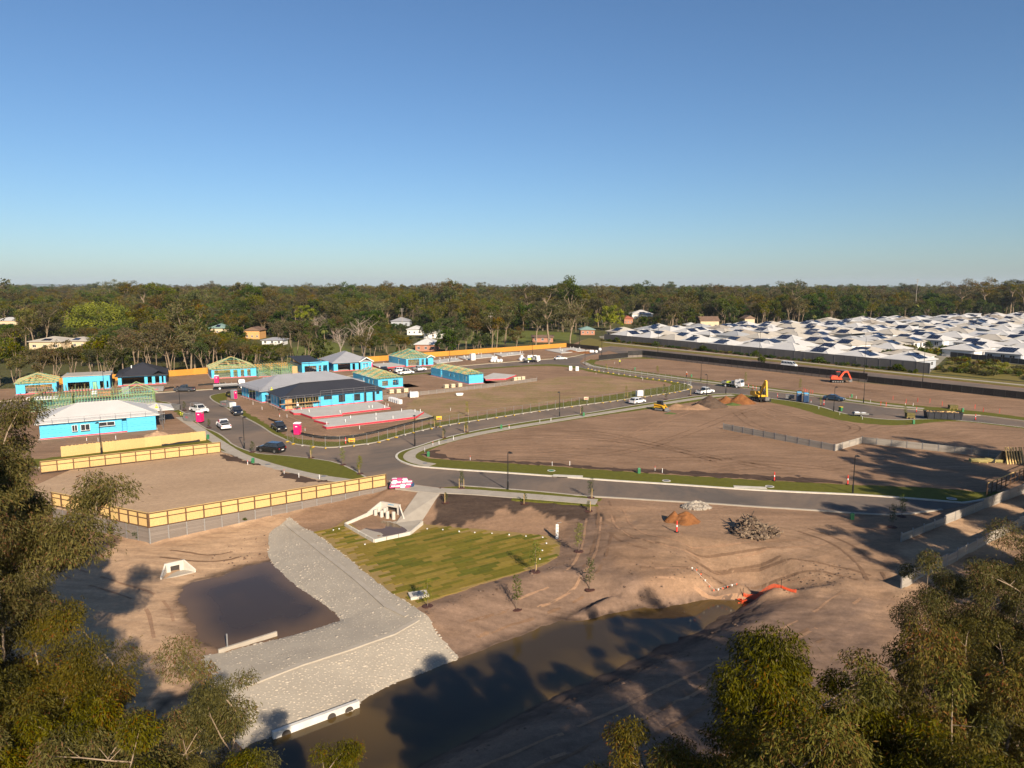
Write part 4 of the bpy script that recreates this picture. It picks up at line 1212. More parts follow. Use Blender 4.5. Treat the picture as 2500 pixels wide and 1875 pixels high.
# tall grey acoustic wall
def grey_wall(a, b, h, bay, m, label, post_m=None):
    rt, L = run_root('boundary_wall', a, b, 0.0)
    n = round(L / bay); q = L / n
    bb = MB(); bb.box(.06, q - .06, -.05, .05, 0, h); pm = bb.mesh('panel', m)
    bb = MB(); bb.box(-.06, .06, -.1, .1, 0, h + .06); po = bb.mesh('post', post_m or m)
    bb = MB(); bb.box(0.061, q - .061, -.08, .08, h - 0.06, h + .05); ca = bb.mesh('capping', m)
    for i in range(n):
        place('panel', pm, rt, (i * q, 0, 0)); place('post', po, rt, (i * q, 0, 0)); place('capping', ca, rt, (i * q, 0, 0))
    place('post', po, rt, (L, 0, 0))
    tag(rt, label, 'wall')
grey_wall(g(1475, 832), g(2269, 913), 3.5, 4.2, GREYWALL, 'tall grey panelled wall in front of the white roofed houses')
grey_wall(g(2320, 871), g(2640, 905), 1.9, 3.0, mat('brown_grey_panel', (0.09, 0.075, 0.065), 0.8), 'low dark panel fence below the houses on the far right', GALV)

# mid-site sleeper walls
def low_wall(uv, h, label, m=SLEEPER, bay=2.4, proud=0.12, z=0.17):
    P_ = V2(uv)
    for k, (a, b) in enumerate(zip(P_[:-1], P_[1:])):
        rt, L = run_root('sleeper_wall', a, b, z + h)
        sleeper_wall(rt, L, bay, m, lambda t: h, proud=proud)
        tag(rt, label[k], 'retaining wall')
low_wall([(1766, 1050), (2037.6, 1103.5), (2104, 1084), (2455, 1122)], 1.15,
         ['low grey sleeper wall cutting diagonally across the big dirt lot', 'short return of the sleeper wall catching the sun', 'low sleeper wall running on to the leaning planks on the right'], SLEEPER_L)
low_wall([(925, 978), (1175, 950), (1310, 932)], 1.0, ['grey sleeper wall behind the white cube and crates', 'far end of the grey sleeper wall beside the dry grass lot'])

# the two low walls on the right
for (a, b, ha, hb, lab) in ((g(2199.5, 1322.6, -.1), g(2500, 1204, 0), 0.55, 1.3, 'upper of two low grey walls on the right, in dappled shade'), (g(2199.5, 1438, -.6), g(2560, 1250, -.5), 1.0, 1.0, 'lower of two low grey walls on the right, next to the trees')):
    rt, L = run_root('sleeper_wall', a, b, 0.0)
    n = round(L / 2.4); q = L / n
    bb = MB(); bb.box(.04, q - .04, -.04, .04, 0.006, 0.244); sm = bb.mesh('sleeper', SLEEPER_L)
    bb = MB(); bb.box(-.05, .05, -.07, .05, -0.4, 1.45 if lab.startswith('lower') else 1.2); po = bb.mesh('post', GALV)
    for i in range(n):
        p = a.lerp(b, (i + .5) / n); z0 = th(p.x, p.y) - 0.12; hh = ha + (hb - ha) * i / n
        for j in range(int(math.ceil(hh / .25)) + 1): place('sleeper', sm, rt, (i * q, 0, z0 + j * .25))
        place('post', po, rt, (i * q, 0, z0))
    tag(rt, lab, 'retaining wall')
# unfinished timber frame fence, upper right
rt, L = run_root('fence_frame', g(2408, 1214), g(2640, 1110), 0.17)
n = round(L / 1.7); q = L / n
for i in range(n):
    bb = MB(); bb.box(-.05, .05, -.05, .05, 0, 1.75); bb.build('post', PINE_DK, rt, (i * q, 0, 0))
    for zz, m_ in ((0.15, PINE_DK), (0.9, PINE_DK), (1.72, PINE)):
        bb = MB(); bb.box(.05, q - .05, -.04, .04, zz, zz + .09); bb.build('rail', m_, rt, (i * q, 0, 0))
tag(rt, 'unfinished timber fence frame without palings, by the low grey wall', 'fence')

# ------------------------------------------------------------------ temporary fencing round the corner verge
TF = smooth_line(V2([(702, 1081), (716, 1087), (745, 1091.5), (776, 1095.5), (807, 1097), (842, 1093.5), (878, 1089.5), (911, 1085.5), (932, 1080.5), (994, 1062), (1087, 1041), (1199, 1024), (1323, 1005), (1422, 991.5), (1500, 981.5), (1626, 963.5), (1678, 954), (1690, 946),
                     (1678, 939), (1649, 935), (1558, 921.5), (1468, 909), (1425, 899)]), 1)
acc = [0.0]
for a, b in zip(TF[:-1], TF[1:]): acc.append(acc[-1] + (b - a).length)
def tf_at(s):
    i = min(max(int(np.searchsorted(acc, s)) - 1, 0), len(TF) - 2)
    return TF[i].lerp(TF[i + 1], (s - acc[i]) / max(acc[i + 1] - acc[i], 1e-6))
npan = int(acc[-1] / 2.45)
PW = 2.36
b = MB()
for x in (0, PW): b.cyl((x, 0, 0.12), (x, 0, 2.0), 0.02, n=5)
b.cyl((0, 0, 2.0), (PW, 0, 2.0), 0.012, n=5); b.cyl((0, 0, 0.2), (PW, 0, 0.2), 0.012, n=5)
tf_frame = b.mesh('frame', GALV)
b = MB()
for i in range(1, 24): b.bar((i * PW / 24, 0, .2), (i * PW / 24, 0, 2.0), 0.0022)
for i in range(1, 9): b.bar((0, 0, .2 + i * .2), (PW, 0, .2 + i * .2), 0.0022)
tf_wire = b.mesh('wire_infill', GALV)
feet = []
for m_ in (YPLAS, CONC_PALE):
    b = MB(); b.box(-.3, .3, -.11, .11, 0, .13); b.box(-.22, .22, -.07, .07, .13, .16); feet.append(b.mesh('foot', m_))
for i in range(npan):
    p, q = tf_at(i * 2.45), tf_at((i + 1) * 2.45)
    if i > 3 and 0.0 < 0: continue
    d = q - p
    r = empty('temporary_fence_panel', (p.x, p.y, 0.15), math.atan2(d.y, d.x))
    place('frame', tf_frame, r); place('wire_infill', tf_wire, r)
    o = place('foot', feet[0 if random.random() < .55 else 1], r, (0, 0, 0), math.pi / 2 + random.uniform(-.3, .3))
    near_ = i * 2.45 < acc[-1] * 0.3
    tag(r, f'{ORD[i]} steel mesh fence panel from the pink toilet along the corner kerb' if i < 20 else 'see-through steel mesh fence panel on plastic foot, along the kerb of the corner lots' if near_ else 'see-through steel mesh fence panel on plastic foot, round the dry grass lot', 'fence panel', 'temporary fence panels round the corner lots')

# low black sediment fences
def silt(uv, label, h=0.55, z=0.17):
    L_ = smooth_line(V2(uv), 2); o = len(L_)
    bb = MB()
    for i, p in enumerate(L_):
        k = random.uniform(-.06, .06)
        bb.v += [(p.x, p.y, z), (p.x, p.y, z + h + k), (p.x + .03, p.y + .03, z + h + k), (p.x + .03, p.y + .03, z)]
    for i in range(o - 1):
        for k in range(3): bb.f.append((i * 4 + k, i * 4 + k + 1, i * 4 + k + 5, i * 4 + k + 4)); bb.m.append(0)
    r = empty('sediment_fence', (L_[0].x, L_[0].y, z)); f = bb.build('fabric', mat('black_fabric', (0.012, 0.011, 0.010), 0.8), r); f.location = (-L_[0].x, -L_[0].y, -z)
    for p in L_[::3]:
        bb = MB(); bb.box(-.02, .02, -.02, .02, 0, h + .18); bb.build('stake', PINE, r, (p.x - L_[0].x, p.y - L_[0].y + .06, 0))
    tag(r, label, 'sediment fence')
silt([(735, 1064), (760, 1070), (800, 1075), (840, 1074), (880, 1068), (930, 1057), (990, 1041), (1060, 1024)], 'long sagging black sediment fence behind the corner mesh panels')
silt([(576, 976), (558, 972), (549, 967), (556, 962), (585, 959), (625, 955)], 'curved black sediment fence by the grey portable toilet')
silt([(488, 1080), (440, 1086), (395, 1092)], 'black sediment fence lying along the raw paling fence', 0.35)
silt([(655, 1026), (672, 1033), (690, 1034)], 'crumpled black sediment fence beside the driveway crossing', 0.4)
silt([(484, 943.5), (520, 941), (548, 939)], 'short black sediment fence behind the flatbed truck', 0.5)
silt([(402, 952), (425, 949)], 'short black sediment fence behind the slate grey ute', 0.5)
silt([(620, 940), (650, 937)], 'short black sediment fence near the white tray ute', 0.5)

# ------------------------------------------------------------------ houses
def house_root(name, a, b, z=0.17):
    a = Vector(a[:2]); b = Vector(b[:2]); d = b - a
    return empty(name, (a.x, a.y, z), math.atan2(d.y, d.x)), d.length


def hr(name, u, v, ur, ang=33.0, z=0.17):
    """front-left corner on the ground, street grid bearing, frontage up to the sight line ur"""
    a = g(u, v); c, s_ = math.cos(math.radians(ang)), math.sin(math.radians(ang)); k = (ur - CU) / FPX
    Wm = (k * (a.y * math.cos(PITCH) + CAM_H * math.sin(PITCH)) - a.x) / (c - k * s_ * math.cos(PITCH))
    return empty(name, (a.x, a.y, z), math.radians(ang)), Wm


def wall(root, m, side, W_, D, h, openings=(), z0=0.0, t=0.14, name='wall', off=0.0, x0=None, x1=None, sill_m=None, frame=None, glass=False):
    """one wall with real openings; side f/b along x, l/r along y; openings (s0, s1, zlo, zhi)"""
    a = 0.0 if x0 is None else x0
    e = (W_ if side in 'fb' else D) if x1 is None else x1
    b = MB()

    def bx(s0, s1, za, zb, ta=0.0, tb=t, bb=None):
        bb = bb or b
        if s1 - s0 < 1e-3 or zb - za < 1e-3: return
        if side == 'f': bb.box(s0, s1, off + ta, off + tb, za, zb)
        elif side == 'b': bb.box(s0, s1, D - off - tb, D - off - ta, za, zb)
        elif side == 'l': bb.box(off + ta, off + tb, s0, s1, za, zb)
        else: bb.box(W_ - off - tb, W_ - off - ta, s0, s1, za, zb)
    if side in 'lr':
        a = max(a, t + .002) if x0 is None else a; e = min(e, D - t - .002) if x1 is None else e
    cur = a
    for s0, s1, zl, zh in sorted(openings):
        bx(cur, s0, z0, h); bx(s0, s1, z0, zl); bx(s0, s1, zh, h); cur = s1
    bx(cur, e, z0, h)
    o = b.build(name, m, root)
    if glass or frame:
        for s0, s1, zl, zh in openings:
            f = MB(); w = 0.07
            for q in ((s0, s1, zl, zl + w), (s0, s1, zh - w, zh), (s0, s0 + w, zl + w, zh - w), (s1 - w, s1, zl + w, zh - w), ((s0 + s1) / 2 - w / 2, (s0 + s1) / 2 + w / 2, zl + w, zh - w)):
                bx(*q, ta=-0.03, tb=t * .6, bb=f)
            fo = f.build('window', frame or ALU, root)
            if glass:
                p = MB(); bx(s0 + w, s1 - w, zl + w, zh - w, ta=t * .3, tb=t * .4, bb=p); p.build('pane', GLASS, fo)
    return o


def membrane(root, W_, D, z=0.0, h=0.2):
    b = MB(); e = 0.03
    b.box(-e, W_ + e, -e, 0.05, z, z + h); b.box(-e, 0.05, 0.051, D, z, z + h); b.box(W_ - .05, W_ + e, 0.051, D, z, z + h)
    return b.build('membrane_strip', REDM, root)


def slab(root, W_, D, m=SLABC, over=0.25, z=-0.12, top=0.02, name='floor_slab'):
    return box_part(name, m, root, -over, W_ + over, -over, D + over, z, top)


def hip_roof(root, m, x0, x1, y0, y1, z, pitch, over=0.5, name='roof', gable=False, fascia=None, th_=0.16):
    x0 -= over; x1 += over; y0 -= over; y1 += over
    W_, D = x1 - x0, y1 - y0
    s = math.tan(math.radians(pitch))
    if W_ >= D:
        r = D / 2; ins = 0.0 if gable else r
        rid = [(x0 + ins, (y0 + y1) / 2), (x1 - ins, (y0 + y1) / 2)]
    else:
        r = W_ / 2; ins = 0.0 if gable else r
        rid = [((x0 + x1) / 2, y0 + ins), ((x0 + x1) / 2, y1 - ins)]
    zt = z + r * s
    e = [(x0, y0, z), (x1, y0, z), (x1, y1, z), (x0, y1, z)]
    R_ = [(rid[0][0], rid[0][1], zt), (rid[1][0], rid[1][1], zt)]
    if W_ >= D: fs = [(0, 1, 5, 4), (2, 3, 4, 5), (3, 0, 4), (1, 2, 5)]
    else: fs = [(0, 1, 4), (1, 2, 5, 4), (2, 3, 5), (3, 0, 4, 5)]
    b = MB(); b.add(e + R_, fs)
    lo = [(p[0], p[1], z - th_) for p in e]
    b.add(e + lo, [(0, 4, 5, 1), (1, 5, 6, 2), (2, 6, 7, 3), (3, 7, 4, 0), (4, 7, 6, 5)])
    o = b.build(name, m, root)
    # ridge and hip capping: thin folded strips
    c = MB()
    segs = [(R_[0], R_[1])]
    if not gable:
        segs += [(e[0], R_[0]), (e[3], R_[0]), (e[1], R_[1]), (e[2], R_[1])] if W_ >= D else [(e[0], R_[0]), (e[1], R_[0]), (e[2], R_[1]), (e[3], R_[1])]
    for p, q in segs:
        if (Vector(p) - Vector(q)).length > .05: c.bar((p[0], p[1], p[2] + .02), (q[0], q[1], q[2] + .02), 0.22, 0.06)
    c.build('ridge_cap', m, o)
    return o


def truss_roof(root, W_, D, z, pitch, over=0.45, m1=TIMBER_Y, m2=TIMBER_G, space=1.0, along='auto', web=True, battens=False):
    s = math.tan(math.radians(pitch))
    swap = (D > W_) if along == 'auto' else (along == 'y')
    Lx, Ly = (D, W_) if swap else (W_, D)
    Lx += 2 * over; Ly += 2 * over

    def P(x, y, zz): return (y - over, x - over, zz) if swap else (x - over, y - over, zz)
    n = int(Lx / space)
    w = 0.055
    hmax = Ly / 2 * s
    for i in range(1, n):
        x = Lx * i / n
        m = min(x * s, (Lx - x) * s, hmax)
        b = MB()
        ya, yb = m / s, Ly - m / s
        pr = [(0, 0), (ya, m)] + ([(yb, m)] if yb - ya > .1 else []) + [(Ly, 0)]
        for p, q in zip(pr[:-1], pr[1:]): b.bar(P(x, p[0], z + p[1]), P(x, q[0], z + q[1]), w, 0.10)
        b.bar(P(x, over * .8, z + over * s * .0), P(x, Ly - over * .8, z), w, 0.1)
        if web and m > 0.5:
            k = 4
            for j in range(k):
                y0 = Ly * (j + .5) / k; y1 = Ly * (j + 1) / k
                h0 = min(y0 * s, (Ly - y0) * s, m)
                b.bar(P(x, y0, z + h0), P(x, y1 if y1 < Ly * .98 else y0 * .9, z + .05), w * .8, .07)
        b.build('truss', (m1, TIMBER_T, m2, PLY)[i % 4], root)
    for end in (0, 1):                         # jack rafters on the hip ends
        k = int(Ly / space)
        for j in range(1, k):
            y = Ly * j / k; m = min(y * s, (Ly - y) * s)
            b = MB(); run = m / s
            xa, xb = (0, run) if end == 0 else (Lx, Lx - run)
            b.bar(P(xa, y, z), P(xb, y, z + m), w, .12); b.build('jack_rafter', (m2, m1)[j % 2], root)
    if battens:
        b = MB(); k = int(Ly / 2 / 1.8)
        for j in range(k + 1):
            d = Ly / 2 * j / (k + .3); zz = z + d * s + .09
            q = [P(d, d, zz), P(Lx - d, d, zz), P(Lx - d, Ly - d, zz), P(d, Ly - d, zz)]
            for t_ in range(4):
                if (Vector(q[t_]) - Vector(q[(t_ + 1) % 4])).length > .2: b.bar(q[t_], q[(t_ + 1) % 4], .05, .04)
        o = b.build('roof_battens', m1, root); tag(o, kind='stuff')


def stud_wall(root, p0, p1, h, m=TIMBER_G, step=0.6, z0=0.0, brace=True, name='stud_frame'):
    a = Vector((p0[0], p0[1], z0)); c = Vector((p1[0], p1[1], z0)); L_ = (c - a).length; n = max(1, int(L_ / step))
    b = MB()
    for i in range(n + 1):
        p = a.lerp(c, i / n); b.bar(p, p + Vector((0, 0, h)), .07, .09)
    for zz in (0.04, h / 2, h): b.bar(a + Vector((0, 0, zz)), c + Vector((0, 0, zz)), .07, .07)
    if brace: b.bar(a + Vector((0, 0, .1)), a.lerp(c, .4) + Vector((0, 0, h)), .06, .06)
    return b.build(name, m, root)


def guard_rail(root, pts, z0, h=1.0, step=2.4, rails=(0.5, 1.0), ground=None, name='scaffold_rail'):
    b = MB(); P_ = resample([Vector((p[0], p[1])) for p in pts], step, False)
    for p in P_: b.cyl((p.x, p.y, z0 if ground is None else ground), (p.x, p.y, z0 + h), .03, n=5)
    for a, c in zip(P_[:-1], P_[1:]):
        for r in rails: b.cyl((a.x, a.y, z0 + r), (c.x, c.y, z0 + r), .026, n=5)
    return b.build(name, GALV, root)


# --- left-most truss-roofed house
r, Wd = hr('unfinished_house', 40, 966, 140, 30); D = 13
slab(r, Wd, D); wall(r, WRAP, 'f', Wd, D, 2.6, [(2.0, Wd - 1.0, 0, 2.35)]); wall(r, WRAP, 'r', Wd, D, 2.6); wall(r, WRAP, 'l', Wd, D, 2.6)
stud_wall(r, (.6, 4), (Wd - .6, 4), 2.5, PLY); stud_wall(r, (.6, 7), (Wd - .6, 7), 2.5, TIMBER_Y); truss_roof(r, Wd, D, 2.75, 22, along='y'); membrane(r, Wd, D)
tag(r, 'yellow truss roofed house frame half behind the tall left tree', 'house')
# --- flat white roof house
r, Wd = hr('unfinished_house', 156, 958, 270, 27); D = 14
slab(r, Wd, D)
wall(r, WRAP, 'f', Wd, D, 3.9, [(1.0, 6.0, 0, 2.35), (6.7, 7.7, 0, 2.3), (8.4, 9.2, 0.2, 2.35), (10.0, Wd - .4, .5, 2.3)] if Wd > 10.8 else [(1.0, 5.6, 0, 2.3), (6.4, 7.3, 0, 2.3), (8.2, 9.0, .4, 2.3)])
wall(r, WRAP, 'l', Wd, D, 3.6); wall(r, WRAP, 'r', Wd, D, 3.6, [(2, 3.5, 0.8, 2.2)]); wall(r, WRAP, 'b', Wd, D, 3.3); membrane(r, Wd, D)
for k, (xa, xb) in enumerate(((-.3, 6.3), (6.36, Wd + .3))):
    b = MB(); z1 = 4.02; z2 = 3.5
    b.add([(xa, -.2, z1), (xb, -.2, z1), (xb, D + .4, z2), (xa, D + .4, z2), (xa, -.2, z1 - .14), (xb, -.2, z1 - .14), (xb, D + .4, z2 - .14), (xa, D + .4, z2 - .14)],
          [(0, 1, 2, 3), (7, 6, 5, 4), (0, 4, 5, 1), (1, 5, 6, 2), (2, 6, 7, 3), (3, 7, 4, 0)]); b.build('roof', ROOF_CR, r)
box_part('green_board', mat('green_board', (0.25, 0.55, 0.35), 0.7), r, 6.75, 7.6, .3, .36, 0, 2.2)
stud_wall(r, (.6, 5), (Wd - .6, 5), 2.5, PLY)
tag(r, 'blue wrapped house with a flat cream roof and wide garage opening', 'house')
# --- charcoal hip roof
r, Wd = hr('unfinished_house', 289, 944.5, 405, 25); D = 15
slab(r, Wd, D)
wall(r, WRAP, 'f', Wd, D, 2.6, [(.9, 6.6, 0, 2.3), (7.4, 8.5, 0, 2.3), (9.3, 10.4, .2, 2.3), (11.0, Wd - .5, .2, 2.3)], t=.15)
wall(r, WRAP, 'l', Wd, D, 2.6); wall(r, WRAP, 'r', Wd, D, 2.6); membrane(r, Wd, D)
hip_roof(r, ROOF_DK, 0, Wd, 0, D, 2.78, 23, .7)
b = MB(); zr = 2.8
b.add([(8.6, -.9, zr), (Wd + .6, -.9, zr), (Wd * .5 + 4.3, -.9, zr + 1.1), (8.6, 4, zr), (Wd + .6, 4, zr), (Wd * .5 + 4.3, 4.2, zr + 1.1)], [(0, 2, 5, 3), (1, 4, 5, 2)])
b.build('porch_gable', ROOF_DK, r); stud_wall(r, (.6, 6), (Wd - .6, 6), 2.5, PLY)
b = MB(); b.box(3.2, 3.45, 4.2, 4.45, 4.3, 5.3); b.build('vent_pipe', ALU, r)
tag(r, 'blue wrapped house with a charcoal hip roof and open garage', 'house')
# --- blue, green-yellow truss roof
r, Wd = hr('unfinished_house', 517, 926.5, 626, 27); D = 14
slab(r, Wd, D); wall(r, WRAP, 'l', Wd, D, 2.6); wall(r, WRAP, 'r', Wd, D, 2.6)
wall(r, WRAP, 'f', Wd, D, 2.6, [(.8, 5.4, 0, 2.5), (6.2, 7.4, .1, 2.4), (8.3, 9.3, .1, 2.4), (10.2, 11.2, .3, 2.4)]); membrane(r, Wd, D)
for y in (2.5, 5, 8): stud_wall(r, (.5, y), (Wd - .5, y), 2.5, (TIMBER_T, PLY, TIMBER_G)[int(y) % 3])
truss_roof(r, Wd, D, 2.75, 25); tag(r, 'blue house with yellow green trusses behind the flatbed truck', 'house')
# --- bare green frame
r, Wd = hr('house_frame', 632, 922, 727, 30); D = 13
slab(r, Wd, D)
for y in (0, 3.2, 6.5, 9.5, 13): stud_wall(r, (0, y), (Wd, y), 2.7, (TIMBER_G, TIMBER_T)[int(y) % 2])
for x in (0, 3.5, 7, Wd): stud_wall(r, (x, 0.1), (x, D), 2.7, (TIMBER_T, TIMBER_G)[int(x) % 2])
b = MB()
for i in range(15): b.bar((Wd * i / 14, -.4, 2.85 + .02 * i), (Wd * i / 14, D + .4, 3.3), .06, .16)
b.build('roof_joists', TIMBER_Y, r); box_part('board_panel', PLY, r, Wd - 1.6, Wd - .1, -.08, -.02, 0, 2.8)
box_part('membrane_strip', REDM, r, -.1, Wd + .1, -.06, -.02, -.1, .12)
tag(r, 'bare green timber house frame without roof cladding', 'house')
# --- black skillion
r, Wd = hr('unfinished_house', 738, 914, 803, 30); D = 16
slab(r, Wd, D); wall(r, WRAP, 'f', Wd, D, 3.6, [(.8, 4.6, 0, 2.4), (5.3, 6.1, 0, 2.4), (6.7, Wd - .5, .2, 2.4)] if Wd > 7.6 else [(.8, 4.2, 0, 2.4), (5.0, 5.9, 0, 2.4)])
wall(r, WRAP, 'l', Wd, D, 2.7); wall(r, WRAP, 'r', Wd, D, 3.0); membrane(r, Wd, D)
b = MB(); b.add([(-.5, -.1, 3.35), (Wd - 2.2, -.1, 3.35), (Wd - 2.2, D, 4.35), (-.5, D, 4.35), (-.5, -.1, 3.2), (Wd - 2.2, -.1, 3.2), (Wd - 2.2, D, 4.2), (-.5, D, 4.2)], [(0, 1, 2, 3), (7, 6, 5, 4), (0, 4, 5, 1), (1, 5, 6, 2), (2, 6, 7, 3), (3, 7, 4, 0)])
b.build('roof', ROOF_DK, r); b = MB()
for i in range(9): b.box(.05, .12, 1 + i * 1.7, 1.1 + i * 1.7, 2.7, 3.35 + i * .1)
b.build('clerestory_posts', GALV, r); stud_wall(r, (.5, 5), (Wd - .5, 5), 2.5, PLY)
tag(r, 'blue fronted house with a black skillion roof and dark garage', 'house')
# --- grey hip with white gable
r, Wd = hr('unfinished_house', 815, 908.5, 905, 30); D = 15
slab(r, Wd, D); wall(r, WRAP, 'f', Wd, D, 2.7, [(1.4, 5.6, 0, 2.4), (6.3, 7.2, 0, 2.3), (8.4, 9.5, .2, 2.3)]); wall(r, WRAP, 'l', Wd, D, 2.7); wall(r, WRAP, 'r', Wd, D, 2.7)
hip_roof(r, ROOF_GR, 0, Wd, 0, D, 2.9, 23, .7)
b = MB(); xa, xb = Wd - 4.2, Wd + .8
b.bar((xa, -1.0, 2.75), ((xa + xb) / 2, -1.0, 4.2), .12, .28); b.bar((xb, -1.0, 2.75), ((xa + xb) / 2, -1.0, 4.2), .12, .28); b.build('gable_barge', ALU, r)
b = MB(); b.add([(xa, -.95, 2.85), ((xa + xb) / 2, -.95, 4.25), (xb, -.95, 2.85), (xa, 3, 2.85), ((xa + xb) / 2, 5, 4.25), (xb, 3, 2.85)], [(0, 1, 4, 3), (1, 2, 5, 4)]); b.build('gable_roof', ROOF_GR, r)
wall(r, WRAP, 'f', Wd, D, 2.7, [(xa + 1.2, xa + 3.2, .3, 2.3)], off=-.7, x0=xa + .5, x1=xb - .7, frame=ALU); membrane(r, Wd, D)
tag(r, 'grey hip roofed blue house with a white edged front gable', 'house')
# --- teal truss roof
r, Wd = hr('unfinished_house', 992, 897, 1058, 32); D = 16
slab(r, Wd, D); wall(r, WRAP, 'f', Wd, D, 2.7, [(.7, 5.0, 0, 2.5), (5.8, 6.7, 0, 2.4), (7.4, 8.3, .3, 2.4)]); wall(r, WRAP, 'l', Wd, D, 2.7, [(6, 7, .4, 2.2)]); wall(r, WRAP, 'r', Wd, D, 2.7)
for y in (3, 7, 11): stud_wall(r, (.4, y), (Wd - .4, y), 2.5, TIMBER_Y)
truss_roof(r, Wd, D, 2.85, 24, m1=TIMBER_G, m2=TIMBER_T); membrane(r, Wd, D)
b = MB(); b.bar((Wd - 3, -1, 2.8), (Wd - 1.4, -1, 3.7), .1, .25); b.bar((Wd + .3, -1, 2.8), (Wd - 1.4, -1, 3.7), .1, .25); b.build('gable_barge', ALU, r)
tag(r, 'blue house with teal green trusses next to the orange fence', 'house')
# --- pair of truss houses with long left walls: corner nearest, end wall, side wall going back
def long_house(u, v, ur, D_, label, wins, ends):
    r, Wd_ = hr('unfinished_house', u, v, ur, 33)
    slab(r, Wd_, D_, over=.3); wall(r, WRAP, 'f', Wd_, D_, 2.6, ends); wall(r, WRAP, 'l', Wd_, D_, 2.6, wins); wall(r, WRAP, 'r', Wd_, D_, 2.6, [(1.5, 3.5, 0, 2.3)]); wall(r, WRAP, 'b', Wd_, D_, 2.6)
    for y in (4, 8, 12): stud_wall(r, (.4, y), (Wd_ - .4, y), 2.5, (TIMBER_Y, PLY, TIMBER_G)[int(y / 4) % 3])
    membrane(r, Wd_, D_); truss_roof(r, Wd_, D_, 2.75, 24, along='y'); box_part('patio_slab', SLABC, r, Wd_ + .3, Wd_ + 4.5, -1.2, 6, -.12, .0)
    tag(r, label, 'house')
long_house(923.5, 952, 984, 19, 'blue truss roofed house just behind the two scaffolded roofs', [(3, 4, 1.1, 2.1), (6, 7.2, 1, 2.1), (10, 11, 1, 2.1)], [(1.2, 2.9, .8, 2.2), (4.3, 6.0, .8, 2.3)])
long_house(1145, 940, 1180, 24, 'blue truss roofed house standing alone on the dirt block', [(1.2, 1.8, .8, 2.2), (3, 3.5, .6, 2.3), (5.5, 5.9, .4, 2.3), (8, 9, 1.1, 2.2), (11, 12, 1.1, 2.2), (16.4, 17.4, 0, 2.6)], [])
# --- long dark roofed house in front
r, Wd = house_root('unfinished_house', g(697, 1004), g(934, 980)); D = 11
slab(r, Wd, D, over=.3)
wall(r, WRAP, 'f', Wd, D, 2.75, [(9.0, 11.0, 1.6, 2.4), (12.6, 14.2, .7, 2.4), (16.5, 18.0, .7, 2.3), (19.0, 19.6, .1, 2.4), (21.2, 21.8, .2, 2.4), (22.2, 23.0, 1.8, 2.4)], x0=7.8, glass=True, frame=BLACKM)
wall(r, WRAP, 'r', Wd, D, 2.75); wall(r, WRAP, 'l', Wd, D, 2.75, [(3, 5, 0, 2.4)])
for x0_ in (1.6, 4.7): stud_wall(r, (x0_, .1), (x0_ + 3.0, .1), 2.7, TIMBER_Y, .55)
box_part('board_panel', PLY, r, 0.05, 1.5, -.02, .12, 0, 2.7); stud_wall(r, (.3, 4), (7.6, 4), 2.6, TIMBER_Y)
box_part('blue_bracing', WRAP, r, 6.4, 7.75, .1, .2, .2, 1.3)
membrane(r, Wd, D); hip_roof(r, ROOF_DK, 0, Wd, 0, D, 2.95, 20, .75)
guard_rail(r, [(7.8, -1.1), (Wd + .4, -1.1)], 2.9, 1.0, ground=0.0); guard_rail(r, [(-1.6, -1.2), (7.8, -1.2)], 2.3, 1.0, 1.6, ground=0.0); guard_rail(r, [(-1.6, -1.2), (-1.6, 5)], 2.3, 1.0, 1.6, ground=0.0)
b = MB(); b.box(-1.5, 7.8, -1.15, -.35, 1.55, 1.62); b.build('scaffold_deck', PLY, r)
tag(r, 'long blue wrapped house with a charcoal roof and scaffold rail, front of the pair', 'house')
HX = r
# --- grey roof scaffolded house behind
r, Wd = house_root('unfinished_house', g(640, 985), g(882, 959)); D = 13.5
slab(r, Wd, D, over=.3); wall(r, WRAP, 'f', Wd, D, 2.75, [(1.7, 2.6, .0, 2.6), (3.0, 6.5, 0, 2.5)]); wall(r, WRAP, 'l', Wd, D, 2.75, [(4, 9, 0, 2.4)]); wall(r, WRAP, 'r', Wd, D, 2.75)
hip_roof(r, ROOF_GR, 0, Wd, 0, D, 2.95, 19, .8); guard_rail(r, [(-1.2, -1.2), (Wd, -1.2)], 2.9, 1.0, ground=0.0); guard_rail(r, [(-1.2, -1.2), (-1.2, 9)], 2.9, 1.0, 2.0, ground=0.0)
b = MB(); b.box(1.9, 3.4, -2.6, -1.3, 0, 2.7); b.build('blue_pier', WRAP, r); membrane(r, Wd, D)
tag(r, 'large grey roofed house with scaffold, behind the charcoal roofed one', 'house')
# --- white roofed house on the left
r, Wd = house_root('unfinished_house', g(99, 1076), g(381.5, 1050)); D = 12
slab(r, Wd, D, over=.3)
wall(r, WRAP, 'f', Wd, D, 2.8, [(5.0, 5.9, 1.0, 2.2), (6.4, 7.9, 1.0, 2.2), (9.4, 12.0, 1.5, 2.3)], x1=13.2, glass=True, frame=ALU)
wall(r, WRAP, 'f', Wd, D, 2.8, [], x0=14.0, off=-.4); wall(r, WRAP, 'f', Wd, D, 2.8, [], x0=13.2, x1=14.0, off=.8)
wall(r, WRAP, 'r', Wd, D, 2.8); wall(r, WRAP, 'l', Wd, D, 2.8)
membrane(r, Wd, D); hip_roof(r, ROOF_WH, 0, Wd, 0, D, 3.0, 20, .7); hip_roof(r, ROOF_WH, Wd - 2, Wd + 3.4, 5.2, D - .6, 2.98, 17, .4, name='wing_roof')
b = MB(); b.box(5.0, 5.9, -.08, -.04, .82, .98); b.box(6.4, 7.9, -.08, -.04, .82, .98); b.box(9.3, 12.1, -.08, -.04, 1.3, 1.47); b.build('sill_flashing', BLACKM, r)
